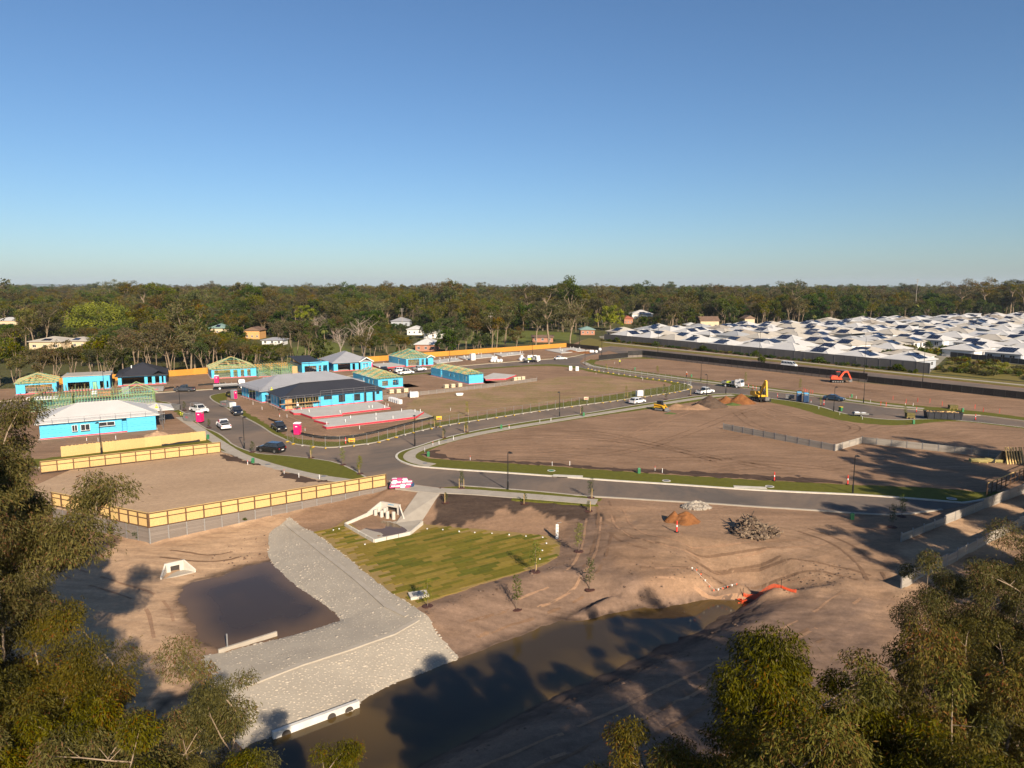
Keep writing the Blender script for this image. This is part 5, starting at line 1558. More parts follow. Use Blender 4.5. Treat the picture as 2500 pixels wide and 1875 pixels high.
guard_rail(r, [(-.5, -1.0), (Wd + .8, -1.0)], 2.9, 1.0); guard_rail(r, [(Wd + 1.2, -1), (Wd + 1.2, 8)], 2.9, 1.0, 2.0, ground=0)
tag(r, 'long blue wrapped house with a bright white hip roof on the left', 'house')
# --- truss frames behind it
r, Wd = hr('house_frame', 75, 1008, 380, 30); D = 12
slab(r, Wd, D, over=.2)
for y in (0, 4, 8, 12): stud_wall(r, (0, y), (Wd, y), 2.5, (TIMBER_G, TIMBER_T)[int(y / 4) % 2])
for x in (0, 8, 16, Wd): stud_wall(r, (x, 0), (x, D), 2.5)
for i in range(26):
    x = 1 + i * (Wd - 9) / 25; b = MB(); hh = 1.7 if i % 3 else 2.3
    b.bar((x, 0, 2.6), (x, D / 2, 2.6 + hh), .07, .12); b.bar((x, D, 2.6), (x, D / 2, 2.6 + hh), .07, .12); b.bar((x, 0, 2.6), (x, D, 2.6), .07, .1); b.bar((x, D * .25, 2.6), (x, D / 2, 2.6 + hh), .06, .07); b.bar((x, D * .75, 2.6), (x, D / 2, 2.6 + hh), .06, .07)
    b.build('truss', (TIMBER_G, TIMBER_Y)[i % 2], r)
b = MB()
for p, q in (((Wd - 7.5, -.5, 2.6), (Wd - 3.6, -.5, 4.7)), ((Wd + .6, -.5, 2.6), (Wd - 3.6, -.5, 4.7))):
    b.bar(p, q, .3, .14); b.bar((p[0], 6, p[2]), (q[0], 6, q[2]), .2, .14)
b.build('front_gable', TIMBER_G, r)
b = MB(); b.add([(-.6, -.6, 2.6), (3.2, -.6, 4.6), (3.6, 4.5, 4.7), (-.6, 3.2, 2.7)], [(0, 1, 2, 3)]); b.add([(-.6, -.6, 2.5), (3.2, -.6, 4.5), (3.6, 4.5, 4.6), (-.6, 3.2, 2.6)], [(3, 2, 1, 0)]); b.build('gable_board', TIMBER_Y, r)
tag(r, 'green roof trusses and wall frames rising behind the white roof', 'house')

# --- bare slabs
def bare_slab(uv, label, red=True, m=SLABC, z=0.62, marks=0):
    P_ = V2(uv); c = sum(P_, Vector((0, 0))) / len(P_)
    r = empty('floor_slab', (c.x, c.y, 0.17)); b = MB(); b.prism([(p.x - c.x, p.y - c.y) for p in P_], 0, z - .17); b.build('concrete', m, r)
    if red:
        b = MB()
        for i in range(len(P_)):
            a, d = P_[i] - c, P_[(i + 1) % len(P_)] - c
            t = (d - a).normalized(); nrm = Vector((t.y, -t.x)) * (0.06 if sum(P_[j].x * P_[(j + 1) % len(P_)].y - P_[(j + 1) % len(P_)].x * P_[j].y for j in range(len(P_))) > 0 else -0.06)
            b.bar((a.x + nrm.x, a.y + nrm.y, .25), (d.x + nrm.x, d.y + nrm.y, .25), .09, .34)
        b.build('membrane_strip', REDM, r)
    for k in range(marks):
        t = random.random(); i = random.randrange(len(P_)); q = P_[i].lerp(P_[(i + 1) % len(P_)], t) - c
        q = q * random.uniform(.5, 1.03)
        b = MB(); b.cyl((0, 0, 0), (0, 0, .65), .06, n=6); b.build('pipe_stub', WHITEP, r, (q.x, q.y, .4))
    tag(r, label, 'slab')
bare_slab([(708, 1009), (737, 1005), (920, 987), (952, 1001), (835, 1015), (836, 1018), (764, 1025), (735, 1015), (718, 1015)], 'grey floor slab edged in red directly below the charcoal roofed house', marks=7)
bare_slab([(768, 1032), (1003, 1006), (1034, 1012), (1014, 1024), (935, 1034), (798, 1050), (789, 1046), (806, 1042)], 'front grey floor slab edged in red nearest the corner verge', marks=9)
bare_slab([(1035, 1010), (1058, 1020), (1016, 1026)], 'small pale patio slab at the end of the front slab', red=False, m=CONC, z=.3)
bare_slab([(1180, 925), (1205, 915), (1260, 920), (1235, 929), (1186, 931)], 'small slab with red edge behind the lone truss house')
bare_slab([(905, 893), (955, 889), (990, 896), (930, 903)], 'concrete slab between the white gabled house and the teal trusses', marks=2)
for k, (uv, lb) in enumerate((([(1050, 883), (1110, 875), (1130, 882), (1066, 889)], 'pale slab behind the teal truss house'), ([(1115, 873), (1195, 866), (1215, 872), (1138, 880)], 'pale slab beside the tall white box'),
                              ([(1205, 865), (1262, 861), (1280, 866), (1225, 872)], 'grey slab with formwork in the far row'), ([(1330, 856), (1400, 850), (1440, 857), (1370, 864)], 'farthest pale slab by the black fence'))):
    bare_slab(uv, lb, red=False, m=SLABC, z=.36, marks=10)

# ------------------------------------------------------------------ vehicles (front towards +x, origin on the ground at mid length)
def wheels(r, xs_, w, rad, m_rim=RIM):
    ty = MB(); ty.cyl((0, -.11, 0), (0, .11, 0), rad, n=16)
    tm = ty.mesh('tyre', RUBBER)
    ri = MB(); ri.cyl((0, -.115, 0), (0, .115, 0), rad * .62, n=10); ri.cyl((0, -.125, 0), (0, .125, 0), rad * .16, n=6); rm = ri.mesh('rim', m_rim)
    for x in xs_:
        for s in (-1, 1):
            e = place('wheel', None, r, (x, s * (w / 2 - .10), rad)); place('tyre', tm, e); place('rim', rm, e)


def loft(b, rings, mi=0, cap=True):
    """rings: equal-length point lists"""
    n = len(rings[0]); o = len(b.v)
    for q in rings: b.v += [tuple(p) for p in q]
    for i in range(len(rings) - 1):
        for j in range(n):
            b.f.append((o + i * n + j, o + i * n + (j + 1) % n, o + (i + 1) * n + (j + 1) % n, o + (i + 1) * n + j)); b.m.append(mi)
    if cap:
        b.f += [tuple(range(o + n - 1, o - 1, -1)), tuple(range(o + (len(rings) - 1) * n, o + len(rings) * n))]; b.m += [mi, mi]


def car_body(r, m, L, Wd, prof_lo, belt, roof_z, cab, glass_rows, rad, wb):
    """prof_lo: lower body outline (x, z) from tail sill round over bonnet; cab: (x_rear_base, x_rear_roof, x_front_roof, x_front_base)"""
    b = MB(); hw = Wd / 2
    # lower body as stacked rings: sill, mid, belt with slight tumblehome
    def ring(y, inset, zmul):
        return [(x * (1 - inset * .02), y, z) for x, z in prof_lo]
    rings = []
    for y, k in ((-hw + .10, .94), (-hw, 1.0), (hw, 1.0), (hw - .10, .94)):
        rings.append([(x * (1 if k == 1 else .985), y, .30 + (z - .30) * (1 if k == 1 else 1.0)) for x, z in prof_lo])
    rings = [[(x, -hw + .06, z if z < belt * .8 else z + .0) for x, z in prof_lo]] + [[(x * .995, -hw, min(z, belt - .06)) for x, z in prof_lo], [(x * .995, hw, min(z, belt - .06)) for x, z in prof_lo]] + [[(x, hw - .06, z) for x, z in prof_lo]]
    loft(b, rings)
    body = b.build('body', m, r)
    c = MB(); x0, x1, x2, x3 = cab; t = 0.14
    v = [(x0, -hw + .05, belt - .02), (x3, -hw + .05, belt - .02), (x3, hw - .05, belt - .02), (x0, hw - .05, belt - .02),
         (x1, -hw + .05 + t, roof_z), (x2, -hw + .05 + t, roof_z), (x2, hw - .05 - t, roof_z), (x1, hw - .05 - t, roof_z)]
    top = [(x1 + .12, -hw + .12 + t, roof_z + .04), (x2 - .15, -hw + .12 + t, roof_z + .04), (x2 - .15, hw - .12 - t, roof_z + .04), (x1 + .12, hw - .12 - t, roof_z + .04)]
    c.add(v + top, [(0, 1, 5, 4), (1, 2, 6, 5), (2, 3, 7, 6), (3, 0, 4, 7), (4, 5, 9, 8), (5, 6, 10, 9), (6, 7, 11, 10), (7, 4, 8, 11), (8, 9, 10, 11)])
    c.build('cabin', m, r)

    def pane(a, b_, c_, d, name='window', e=.012, f=.10):
        P_ = [Vector(q) for q in (a, b_, c_, d)]; ce = sum(P_, Vector()) / 4; nrm = (P_[1] - P_[0]).cross(P_[3] - P_[0]).normalized()
        if nrm.dot(ce - Vector((0, 0, belt))) < 0: nrm = -nrm
        q = [p.lerp(ce, f) + nrm * e for p in P_]
        g_ = MB(); g_.add(q, [(0, 1, 2, 3)]); g_.build(name, GLASS, r)
    pane(v[1], v[2], v[6], v[5], 'windscreen'); pane(v[3], v[0], v[4], v[7], 'rear_window')
    for s, (a, b_, cc, d) in ((-1, (v[0], v[1], v[5], v[4])), (1, (v[3], v[2], v[6], v[7]))):
        a, b_, cc, d = map(Vector, (a, b_, cc, d))
        n = glass_rows
        for i in range(n):
            pane(a.lerp(b_, i / n), a.lerp(b_, (i + 1) / n), d.lerp(cc, (i + 1) / n), d.lerp(cc, i / n), 'side_window', f=.09)
    wheels(r, (wb / 2 + .05, -wb / 2 + .05), Wd, rad)
    for s in (-1, 1):
        q = MB(); q.box(L / 2 - .10, L / 2 + .005, s * (hw - .28) - .18, s * (hw - .28) + .18, belt - .34, belt - .19); q.build('headlight', LAMPG, r)
        q = MB(); q.box(-L / 2 - .005, -L / 2 + .08, s * (hw - .14) - .10, s * (hw - .14) + .10, belt - .36, belt - .12); q.build('tail_light', TAILR, r)
        q = MB(); q.box(cab[3] - .35, cab[3] - .18, s * (hw + .09) - .09, s * (hw + .09) + .09, belt - .02, belt + .14); q.build('mirror', m, r)
    q = MB(); q.box(L / 2 - .02, L / 2 + .012, -hw * .55, hw * .55, .42, .62); q.build('grille', BLACKM, r)
    q = MB(); q.box(-L / 2 - .012, -L / 2 + .02, -.26, .26, .52, .66); q.build('number_plate', WHITEP, r)
    q = MB(); q.box(-L / 2 + .1, L / 2 - .1, -hw + .12, hw - .12, .2, .34); q.build('underbody', RUBBER, r)
    return body


def at_heading(name, rear, front, z=0.035):
    a = g(*rear); b = g(*front); d = b - a; c = (a + b) / 2
    return empty(name, (c.x, c.y, z), math.atan2(d.y, d.x))


def ute(r, m, tray='tub', rack=False):
    L, Wd, belt = 5.25, 1.86, 1.12
    prof = [(-L / 2, .42), (-L / 2, belt - .03), (-.62, belt), (1.15, belt), (2.35, belt - .10), (L / 2, belt - .3), (L / 2, .42)]
    if tray == 'flat':
        prof = [(-.7, .42), (-.7, belt), (1.15, belt), (2.35, belt - .10), (L / 2, belt - .3), (L / 2, .42)]
    car_body(r, m, L, Wd, prof, belt, 1.80, (-.68, -.52, .55, 1.28), 2, .38, 3.2)
    if tray == 'tub':
        q = MB(); q.box(-L / 2 + .1, -.78, -.72, .72, belt - .02, belt + .012); q.build('tub_liner', RUBBER, r)
        q = MB(); q.bar((-.8, -.8, 1.45), (-.8, .8, 1.45), .07); q.bar((-.8, -.8, 1.1), (-.8, -.8, 1.45), .07); q.bar((-.8, .8, 1.1), (-.8, .8, 1.45), .07); q.build('sports_bar', BLACKM, r)
    elif tray == 'lid':
        q = MB(); q.box(-L / 2 + .05, -.74, -.82, .82, belt - .02, belt + .05); q.build('tonneau_cover', BLACKM, r)
    else:
        q = MB(); q.box(-L / 2, -.8, -.95, .95, .82, .92); q.box(-L / 2, -.8, -.95, -.90, .92, 1.2); q.box(-L / 2, -.8, .90, .95, .92, 1.2); q.box(-L / 2, -L / 2 + .05, -.9, .9, .92, 1.2); q.build('tray', STEELG, r)
        q = MB(); q.box(-2.2, -1.3, -.8, .8, .92, 1.42); q.build('tool_box', GALV, r)
    if rack:
        q = MB()
        for x in (-2.2, -.9, .5): q.bar((x, -.75, 1.95), (x, .75, 1.95), .05); q.bar((x, -.75, 1.1), (x, -.75, 1.95), .05); q.bar((x, .75, 1.1), (x, .75, 1.95), .05)
        for y in (-.5, -.1, .3): q.bar((-2.5, y, 2.0), (.8, y, 2.0), .05)
        q.build('ladder_rack', GALV, r)


def suv(r, m, L=4.75):
    belt = 1.10
    car_body(r, m, L, 1.92, [(-L / 2, .40), (-L / 2 - .0, belt - .05), (-L / 2 + .25, belt), (.95, belt), (2.0, belt - .1), (L / 2, belt - .32), (L / 2, .40)], belt, 1.70, (-L / 2 + .12, -L / 2 + .55, .45, 1.15), 3, .37, 2.85)


def hatch(r, m):
    L, belt = 4.3, .98
    car_body(r, m, L, 1.78, [(-L / 2, .38), (-L / 2, belt - .08), (-L / 2 + .2, belt), (.8, belt), (1.75, belt - .12), (L / 2, belt - .34), (L / 2, .36)], belt, 1.47, (-L / 2 + .10, -L / 2 + .6, .30, 1.15), 2, .32, 2.6)


def sedan(r, m):
    L, belt = 4.85, .96
    car_body(r, m, L, 1.82, [(-L / 2, .40), (-L / 2, belt - .03), (-1.7, belt), (.9, belt), (2.0, belt - .1), (L / 2, belt - .32), (L / 2, .36)], belt, 1.45, (-1.75, -1.0, .25, 1.2), 2, .33, 2.8)


def van(r, m):
    L, belt = 5.2, 1.25
    car_body(r, m, L, 1.9, [(-L / 2, .38), (-L / 2, belt), (1.5, belt), (2.3, belt - .15), (L / 2, belt - .45), (L / 2, .38)], belt, 2.05, (-L / 2 + .03, -L / 2 + .12, 1.25, 2.1), 4, .34, 3.1)


def truck(r, m, L=7.2, load=None, crane=False):
    hw = 1.05
    q = MB(); prof = [(L / 2 - 1.7, .75), (L / 2 - 1.7, 2.25), (L / 2 - 1.55, 2.4), (L / 2 - .25, 2.38), (L / 2 - .02, 1.5), (L / 2, .55), (L / 2 - .4, .5)]
    loft(q, [[(x, -hw + .05, z) for x, z in prof], [(x, -hw, min(z, 1.6)) for x, z in prof], [(x, hw, min(z, 1.6)) for x, z in prof], [(x, hw - .05, z) for x, z in prof]]); q.build('cab', m, r)
    q = MB(); q.add([(L / 2 - .215, -.85, 2.25), (L / 2 - .215, .85, 2.25), (L / 2 - .005, .9, 1.52), (L / 2 - .005, -.9, 1.52)], [(0, 1, 2, 3)]); q.build('windscreen', GLASS, r)
    for s in (-1, 1):
        q = MB(); y = s * (hw - .035); q.add([(L / 2 - 1.45, y, 2.15), (L / 2 - .4, y, 2.15), (L / 2 - .22, y + s * .012, 1.5), (L / 2 - 1.45, y + s * .012, 1.5)], [(0, 1, 2, 3)]); q.build('side_window', GLASS, r)
        q = MB(); q.box(L / 2 - .03, L / 2 + .01, s * .75 - .15, s * .75 + .15, .7, .86); q.build('headlight', LAMPG, r)
        q = MB(); q.box(L / 2 - .25, L / 2 - .15, s * 1.2 - .1, s * 1.2 + .1, 1.7, 2.05); q.build('mirror', BLACKM, r)
    q = MB(); q.box(-L / 2, L / 2 - 1.8, -.4, .4, .55, .8); q.build('chassis', BLACKM, r)
    q = MB(); q.box(-L / 2 - .1, L / 2 - 1.85, -1.15, 1.15, .98, 1.12); q.box(L / 2 - 1.98, L / 2 - 1.85, -1.15, 1.15, 1.12, 2.2); q.build('tray', STEELG, r)
    wheels(r, (L / 2 - 1.15, -L / 2 + 1.5), 2.1, .42, WHITEP)
    if load == 'steel':
        q = MB()
        for i in range(7): q.bar((-L / 2, -.8 + i * .25, 1.25 + .1 * (i % 3)), (L / 2 - 2.1, -.8 + i * .25, 1.3 + .1 * (i % 3)), .08)
        for x in (-2.5, -1, .5): q.bar((x, -1.1, 1.1), (x, -1.1, 1.9), .06); q.bar((x, 1.1, 1.1), (x, 1.1, 1.9), .06)
        q.build('steel_load', GALV, r)
    if load == 'tools':
        q = MB(); q.box(-L / 2 + .2, -L / 2 + 1.4, -.9, .9, 1.12, 1.6); q.box(0, 1.2, -.9, .2, 1.12, 1.9); q.build('tool_boxes', GALV, r)
        q = MB(); q.box(-1.8, -.4, -.6, .7, 1.12, 1.55); q.build('yellow_gear', HIVIS, r)


VEH = [
    (ute, (472, 956), (430, 956), GREYP, dict(tray='lid'), 'slate grey dual cab ute parked by the skip on the back street', 'ute'),
    (truck, (526, 952), (596, 948), WHITE, dict(load='steel', L=8.2), 'white flatbed truck loaded with steel below the green truss house', 'truck'),
    (ute, (625, 941), (670, 938), WHITE, dict(tray='flat'), 'white dual cab ute with a flat tray behind the grey scaffolded roof', 'ute'),
    (ute, (473, 1004), (500, 1010), WHITE, dict(tray='tub', rack=True), 'white ute with a ladder rack next to the pink toilet', 'ute'),
    (ute, (569, 1004), (588, 1020), NAVYP, dict(tray='flat'), 'navy tray ute facing the camera at the kerb', 'ute'),
    (ute, (555, 1053), (538, 1039), WHITE, dict(tray='tub'), 'white ute driving away down the middle of the street', 'ute'),
    (ute, (670, 1044), (694, 1060), BLACKP, dict(tray='tub'), 'black ute nosed towards the pink toilet', 'ute'),
    (suv, (687, 1106), (639, 1101), BLACKP, {}, 'black SUV parked against the grass verge', 'car'),
    (hatch, (1541, 988), (1571, 983), WHITE, {}, 'white hatchback driving along the curved road', 'car'),
    (ute, (1704, 964), (1738, 960), WHITE, dict(tray='tub'), 'white ute near the tip of the mesh fenced lot', 'ute'),
    (truck, (1765, 943), (1811, 948), WHITE, dict(load='tools', L=6.0), 'white tip truck carrying tools at the bend', 'truck'),
    (sedan, (2016, 976), (2056, 980), BLUEP, {}, 'dark blue sedan beside the concrete path', 'car'),
    (van, (1910, 895), (1943, 898), WHITE, {}, 'white van on the main road beyond the black fence', 'van'),
    (sedan, (1356, 879), (1381, 878), WHITE, {}, 'white sedan at the far junction', 'car'),
    (truck, (1277, 887), (1316, 884), WHITE, dict(L=7.0, load='tools'), 'white flatbed truck beside the white bag heap', 'truck'),
    (suv, (966, 911), (997, 909), WHITE, dict(L=5.0), 'white four wheel drive wagon behind the parked white ute', 'car'),
    (ute, (974, 917), (1007, 914), WHITE, dict(tray='tub'), 'white ute in front of the four wheel drive wagon', 'ute'),
    (ute, (1003, 909), (1040, 906), WHITE, dict(tray='flat'), 'white tray ute near the teal truss house', 'ute'),
    (ute, (955, 911), (921, 908), BLACKP, dict(tray='tub'), 'black ute on the far street by the grey gabled house', 'ute'),
]
for fn, a, b_, m, kw, lab, cat in VEH:
    r = at_heading({'ute': 'parked_ute', 'truck': 'flatbed_truck', 'car': 'parked_car', 'van': 'delivery_van'}[cat], a, b_, 0.035 if a[1] > 945 or a[0] > 1300 else 0.17)
    fn(r, m, **kw); tag(r, lab, cat, 'vehicles on and beside the estate roads')

# ------------------------------------------------------------------ machines
def track(r, y, L, w, h, x0=0.0):
    prof = []
    for i in range(16):
        t = 2 * math.pi * i / 16; cx = (L / 2 - h / 2) * (1 if math.cos(t) > 0 else -1)
        prof.append((x0 + cx + math.cos(t) * h / 2, h / 2 + math.sin(t) * h / 2))
    q = MB(); q.side(prof, y - w / 2, y + w / 2); o = q.build('track', RUBBER, r)
    q = MB()
    for i in range(5): q.cyl((x0 - L / 2 + h / 2 + i * (L - h) / 4, y - w / 2 - .02, h / 2), (x0 - L / 2 + h / 2 + i * (L - h) / 4, y + w / 2 + .02, h / 2), h * .28, n=8)
    q.build('roller', STEELG, o)


def excavator(r, m, k, fold, blade=True):
    track(r, -.85 * k, 2.9 * k, .45 * k, .65 * k); track(r, .85 * k, 2.9 * k, .45 * k, .65 * k)
    q = MB(); q.box(-.6 * k, .6 * k, -.62 * k, .62 * k, .35 * k, .75 * k); q.build('undercarriage', BLACKM, r)
    q = MB(); prof = [(-1.55 * k, .85 * k), (-1.6 * k, 1.5 * k), (-1.3 * k, 1.75 * k), (-.1 * k, 1.75 * k), (.1 * k, 1.3 * k), (1.0 * k, 1.2 * k), (1.0 * k, .85 * k)]
    q.side(prof, -.95 * k, .95 * k); q.build('engine_housing', m, r)
    q = MB(); pc = [(-.15 * k, 1.2 * k), (-.2 * k, 2.65 * k), (.75 * k, 2.65 * k), (1.05 * k, 1.9 * k), (1.05 * k, 1.2 * k)]; q.side(pc, .12 * k, .92 * k); cb = q.build('cab', BLACKM, r)
    q = MB(); q.add([(.80 * k, .2 * k, 2.5 * k), (1.075 * k, .2 * k, 1.85 * k), (1.075 * k, .85 * k, 1.85 * k), (.80 * k, .85 * k, 2.5 * k)], [(0, 1, 2, 3)]); q.box(0, .7 * k, .93 * k, .94 * k, 1.7 * k, 2.5 * k); q.box(0, .7 * k, .10 * k, .11 * k, 1.7 * k, 2.5 * k); q.build('cab_window', GLASS, cb)
    q = MB(); q.box(-.2 * k, .8 * k, .1 * k, .95 * k, 2.65 * k, 2.72 * k); q.build('cab_roof', m, cb)
    P_ = [(x * k, -.25 * k, z * k) for x, z in fold]
    q = MB(); q.bar(P_[0], P_[1], .34 * k, .42 * k); q.bar(P_[1], P_[2], .32 * k, .40 * k); q.build('boom', m, r)
    q = MB(); q.bar(P_[2], P_[3], .26 * k, .32 * k); q.build('dipper_arm', m, r)
    q = MB(); bx_, bz = P_[3][0], P_[3][2]; q.side([(bx_ - .1 * k, bz), (bx_ + .25 * k, bz - .1 * k), (bx_ + .2 * k, bz - .65 * k), (bx_ - .35 * k, bz - .75 * k), (bx_ - .65 * k, bz - .4 * k), (bx_ - .3 * k, bz - .35 * k)], -.65 * k, .15 * k); q.build('bucket', STEELG, r)
    q = MB(); a, c = Vector(P_[0]), Vector(P_[1]); q.cyl(a + Vector((.3 * k, 0, -.1 * k)), a.lerp(c, .7) + Vector((.25 * k, 0, -.1 * k)), .07 * k, n=8); q.cyl(Vector(P_[1]) + Vector((0, 0, .3 * k)), Vector(P_[2]) + Vector((-.1 * k, 0, .25 * k)), .07 * k, n=8); q.build('hydraulic_ram', STEELG, r)
    if blade: q = MB(); q.box(1.75 * k, 1.9 * k, -1.1 * k, 1.1 * k, .1 * k, .6 * k); q.bar((.6 * k, -.5 * k, .4 * k), (1.8 * k, -.5 * k, .35 * k), .12 * k); q.bar((.6 * k, .5 * k, .4 * k), (1.8 * k, .5 * k, .35 * k), .12 * k); q.build('dozer_blade', BLACKM, r)


c = g(1854, 980); r = empty('excavator', (c.x, c.y, .17), math.radians(-75)); excavator(r, YELLOW, 1.35, [(.6, 1.3), (1.5, 3.1), (2.1, 3.9), (2.5, 1.1)])
tag(r, 'yellow excavator with its arm folded high beside the orange soil heap', 'excavator')
c = g(2043, 935); r = empty('excavator', (c.x, c.y, .17), math.radians(-12)); excavator(r, ORANGE, 1.15, [(.6, 1.3), (1.5, 2.7), (2.3, 2.9), (3.2, 1.0)])
tag(r, 'red orange excavator reaching out in front of the long black fence', 'excavator')
# tracked loader
c = g(1612, 1004); r = empty('track_loader', (c.x, c.y, .17), math.radians(-38))
track(r, -.7, 2.2, .4, .75); track(r, .7, 2.2, .4, .75)
q = MB(); q.side([(-1.3, .6), (-1.35, 1.35), (-.9, 1.5), (-.6, 1.35), (.9, 1.0), (.9, .5)], -.55, .55); q.build('chassis', YELLOW, r)
q = MB(); q.side([(-.6, 1.3), (-.65, 2.1), (.35, 2.1), (.6, 1.2)], -.5, .5); cb = q.build('cab', BLACKM, r)
q = MB(); q.box(-.7, .42, -.55, .55, 2.1, 2.18); q.build('cab_roof', BLACKM, cb)
for s in (-1, 1): q = MB(); q.bar((-1.25, s * .72, 1.45), (.7, s * .72, 1.3), .14, .2); q.bar((.7, s * .72, 1.3), (1.5, s * .72, .45), .14, .2); q.build('lift_arm', YELLOW, r)
q = MB(); q.side([(1.4, .7), (1.5, .1), (2.2, .06), (2.2, .12), (1.62, .2), (1.55, .75)], -.95, .95); q.build('bucket', STEELG, r)
tag(r, 'small yellow tracked loader at the edge of the brown spoil mound', 'loader')

# skips, trailer
def skip(r, m, L, w, h, load=None, flare=.25):
    q = MB(); t = .06
    def rg(k, z): return [(-L / 2 - flare * k, -w / 2, z), (L / 2 + flare * k, -w / 2, z), (L / 2 + flare * k, w / 2, z), (-L / 2 - flare * k, w / 2, z)]
    def ri(k, z): return [(-L / 2 - flare * k + t, -w / 2 + t, z), (L / 2 + flare * k - t, -w / 2 + t, z), (L / 2 + flare * k - t, w / 2 - t, z), (-L / 2 - flare * k + t, w / 2 - t, z)]
    loft(q, [rg(0, .08), rg(1, h), ri(1, h), ri(.2, .2)]); q.build('hopper', m, r)
    q = MB()
    for i in range(6):
        x = -L / 2 + .1 + i * (L - .2) / 5
        for s in (-1, 1): q.box(x - .05, x + .05, s * (w / 2 + .04) - .04, s * (w / 2 + .04) + .04, .08, h)
    for s in (-1, 1): q.box(-L / 2 - flare, L / 2 + flare, s * (w / 2 + .045) - .045, s * (w / 2 + .045) + .045, h - .1, h + .02)
    q.build('ribs', m, r)
    if load:
        b = MB(); rr = random.Random(3)
        for i in range(90):
            x, y = rr.uniform(-L / 2 + .2, L / 2 - .2), rr.uniform(-w / 2 + .2, w / 2 - .2); z = h * .8 + .35 * (1 - abs(2 * x / L)) * rr.random() + .1; a = rr.uniform(0, 6.3); l_ = rr.uniform(.2, .8)
            b.bar((x, y, z), (x + l_ * math.cos(a), y + l_ * .6 * math.sin(a), z + rr.uniform(-.15, .25)), rr.uniform(.06, .2), rr.uniform(.04, .2), mi=i % 3)
        b.box(-L / 2 + .1, L / 2 - .1, -w / 2 + .1, w / 2 - .1, .3, h * .85, 0)
        o = b.build('timber_offcuts', [DEBRIS, PINE, PLY], r); tag(o, kind='stuff')


for (u, v, ang, L, w, h, m, load, lab) in (
        (2301, 1024, -14, 6.4, 2.4, 1.5, mat('dark_blue_steel', (0.017, 0.019, 0.027), .5), True, 'long dark skip heaped with timber offcuts by the cul-de-sac'),
        (382, 957, 20, 3.4, 1.7, 1.2, STEELG, False, 'grey skip in front of the charcoal roofed house'), (422, 1003, -30, 2.6, 1.6, 1.3, STEELG, False, 'grey skip on the concrete beside a lamp post'),
        (465, 1029, -30, 2.2, 1.6, 1.5, STEELG, False, 'grey skip against the side of the pink toilet'), (555, 994, -35, 2.8, 1.6, 1.2, STEELG, False, 'open grey skip at the grassy corner')):
    c = g(u, v); r = empty('skip_bin', (c.x, c.y, .17), math.radians(ang)); skip(r, m, L, w, h, load); tag(r, lab, 'skip', 'skip bins around the site')
    if not load and u != 422:
        q = MB()
        for i in range(5): q.box(-.7 + i * .28, -.7 + i * .28 + (.18 if i % 2 else .12), -w / 2 - .012, -w / 2 - .004, h * .45, h * .7)
        q.build('red_lettering', REDM, r)
c = g(2100, 1017); r = empty('flat_trailer', (c.x, c.y, .035), math.radians(-8))
q = MB(); q.box(-1.5, 1.5, -.8, .8, .5, .58); q.box(-1.5, 1.5, -.8, -.75, .58, .85); q.box(-1.5, 1.5, .75, .8, .58, .85); q.build('tray', STEELG, r); wheels(r, (-.1,), 1.9, .3)
q = MB(); q.bar((1.5, -.5, .52), (2.6, 0, .5), .08); q.bar((1.5, .5, .52), (2.6, 0, .5), .08); q.cyl((2.4, 0, 0), (2.4, 0, .6), .04, n=6); q.build('drawbar', BLACKM, r)
q = MB(); q.box(-1.2, -.3, -.5, .5, .58, 1.0); q.box(.2, .9, -.6, .3, .58, .9); q.build('tool_load', WHITEP, r); tag(r, 'small tool trailer parked in the cul-de-sac', 'trailer')
c = g(1928, 977); r = empty('box_trailer', (c.x, c.y, .035), math.radians(-20)); q = MB(); q.box(-1.0, 1.0, -.7, .7, .45, 1.3); q.build('box', STEELG, r); wheels(r, (0,), 1.6, .3); tag(r, 'grey box trailer next to the blue toilets', 'trailer')

# portable toilets
def toilet(u, v, ang, m, door_m, roof_m, lab, z=.17):
    c = g(u, v); r = empty('portable_toilet', (c.x, c.y, z), math.radians(ang))
    q = MB(); q.box(-.55, .55, -.55, .55, .1, 2.15); q.build('body', m, r)
    q = MB()
    loft(q, [[(-.6, -.6, 2.15), (.6, -.6, 2.15), (.6, .6, 2.15), (-.6, .6, 2.15)], [(-.45, -.45, 2.36), (.45, -.45, 2.36), (.45, .45, 2.36), (-.45, .45, 2.36)]]); q.build('roof', roof_m, r)
    q = MB(); q.box(-.46, .46, -.585, -.552, .16, 2.05); d = q.build('door', door_m, r)
    q = MB(); q.box(.3, .38, -.62, -.587, 1.0, 1.2); q.build('handle', BLACKM, d); q = MB(); q.box(-.18, .22, -.60, -.587, 1.55, 1.72); q.build('logo_plate', WHITEP, d)
    q = MB(); q.box(-.6, .6, -.6, .6, 0, .1); q.build('skid', BLACKM, r)
    q = MB()
    for x in (-.553, .553): q.box(x - .01, x + .01, -.4, .4, 1.8, 2.05)
    q.build('vent', TOILETG, r); tag(r, lab, 'toilet', 'portable toilets on the site')


toilet(489, 1032, -8, PINK, PINK, WHITEP, 'pink portable toilet on the verge next to a grey skip')
toilet(727, 1063, -8, PINK, PINK, WHITEP, 'pink portable toilet beside the black ute')
toilet(530, 937, 8, PINK, PINK, WHITEP, 'pink portable toilet half hidden by the flatbed truck')
toilet(572, 976, 60, TOILETG, PINK, TOILETG, 'grey portable toilet with a pink door at the grassy corner')
toilet(906, 903, 10, PINK, PINK, WHITEP, 'small distant pink toilet beside the white gable')
toilet(1950, 981, 75, TOILETN, TOILETB, TOILETB, 'dark blue portable toilet, the rear of the blue pair')
toilet(1967, 984, 75, TOILETN, TOILETB, TOILETB, 'blue portable toilet, the front of the blue pair')

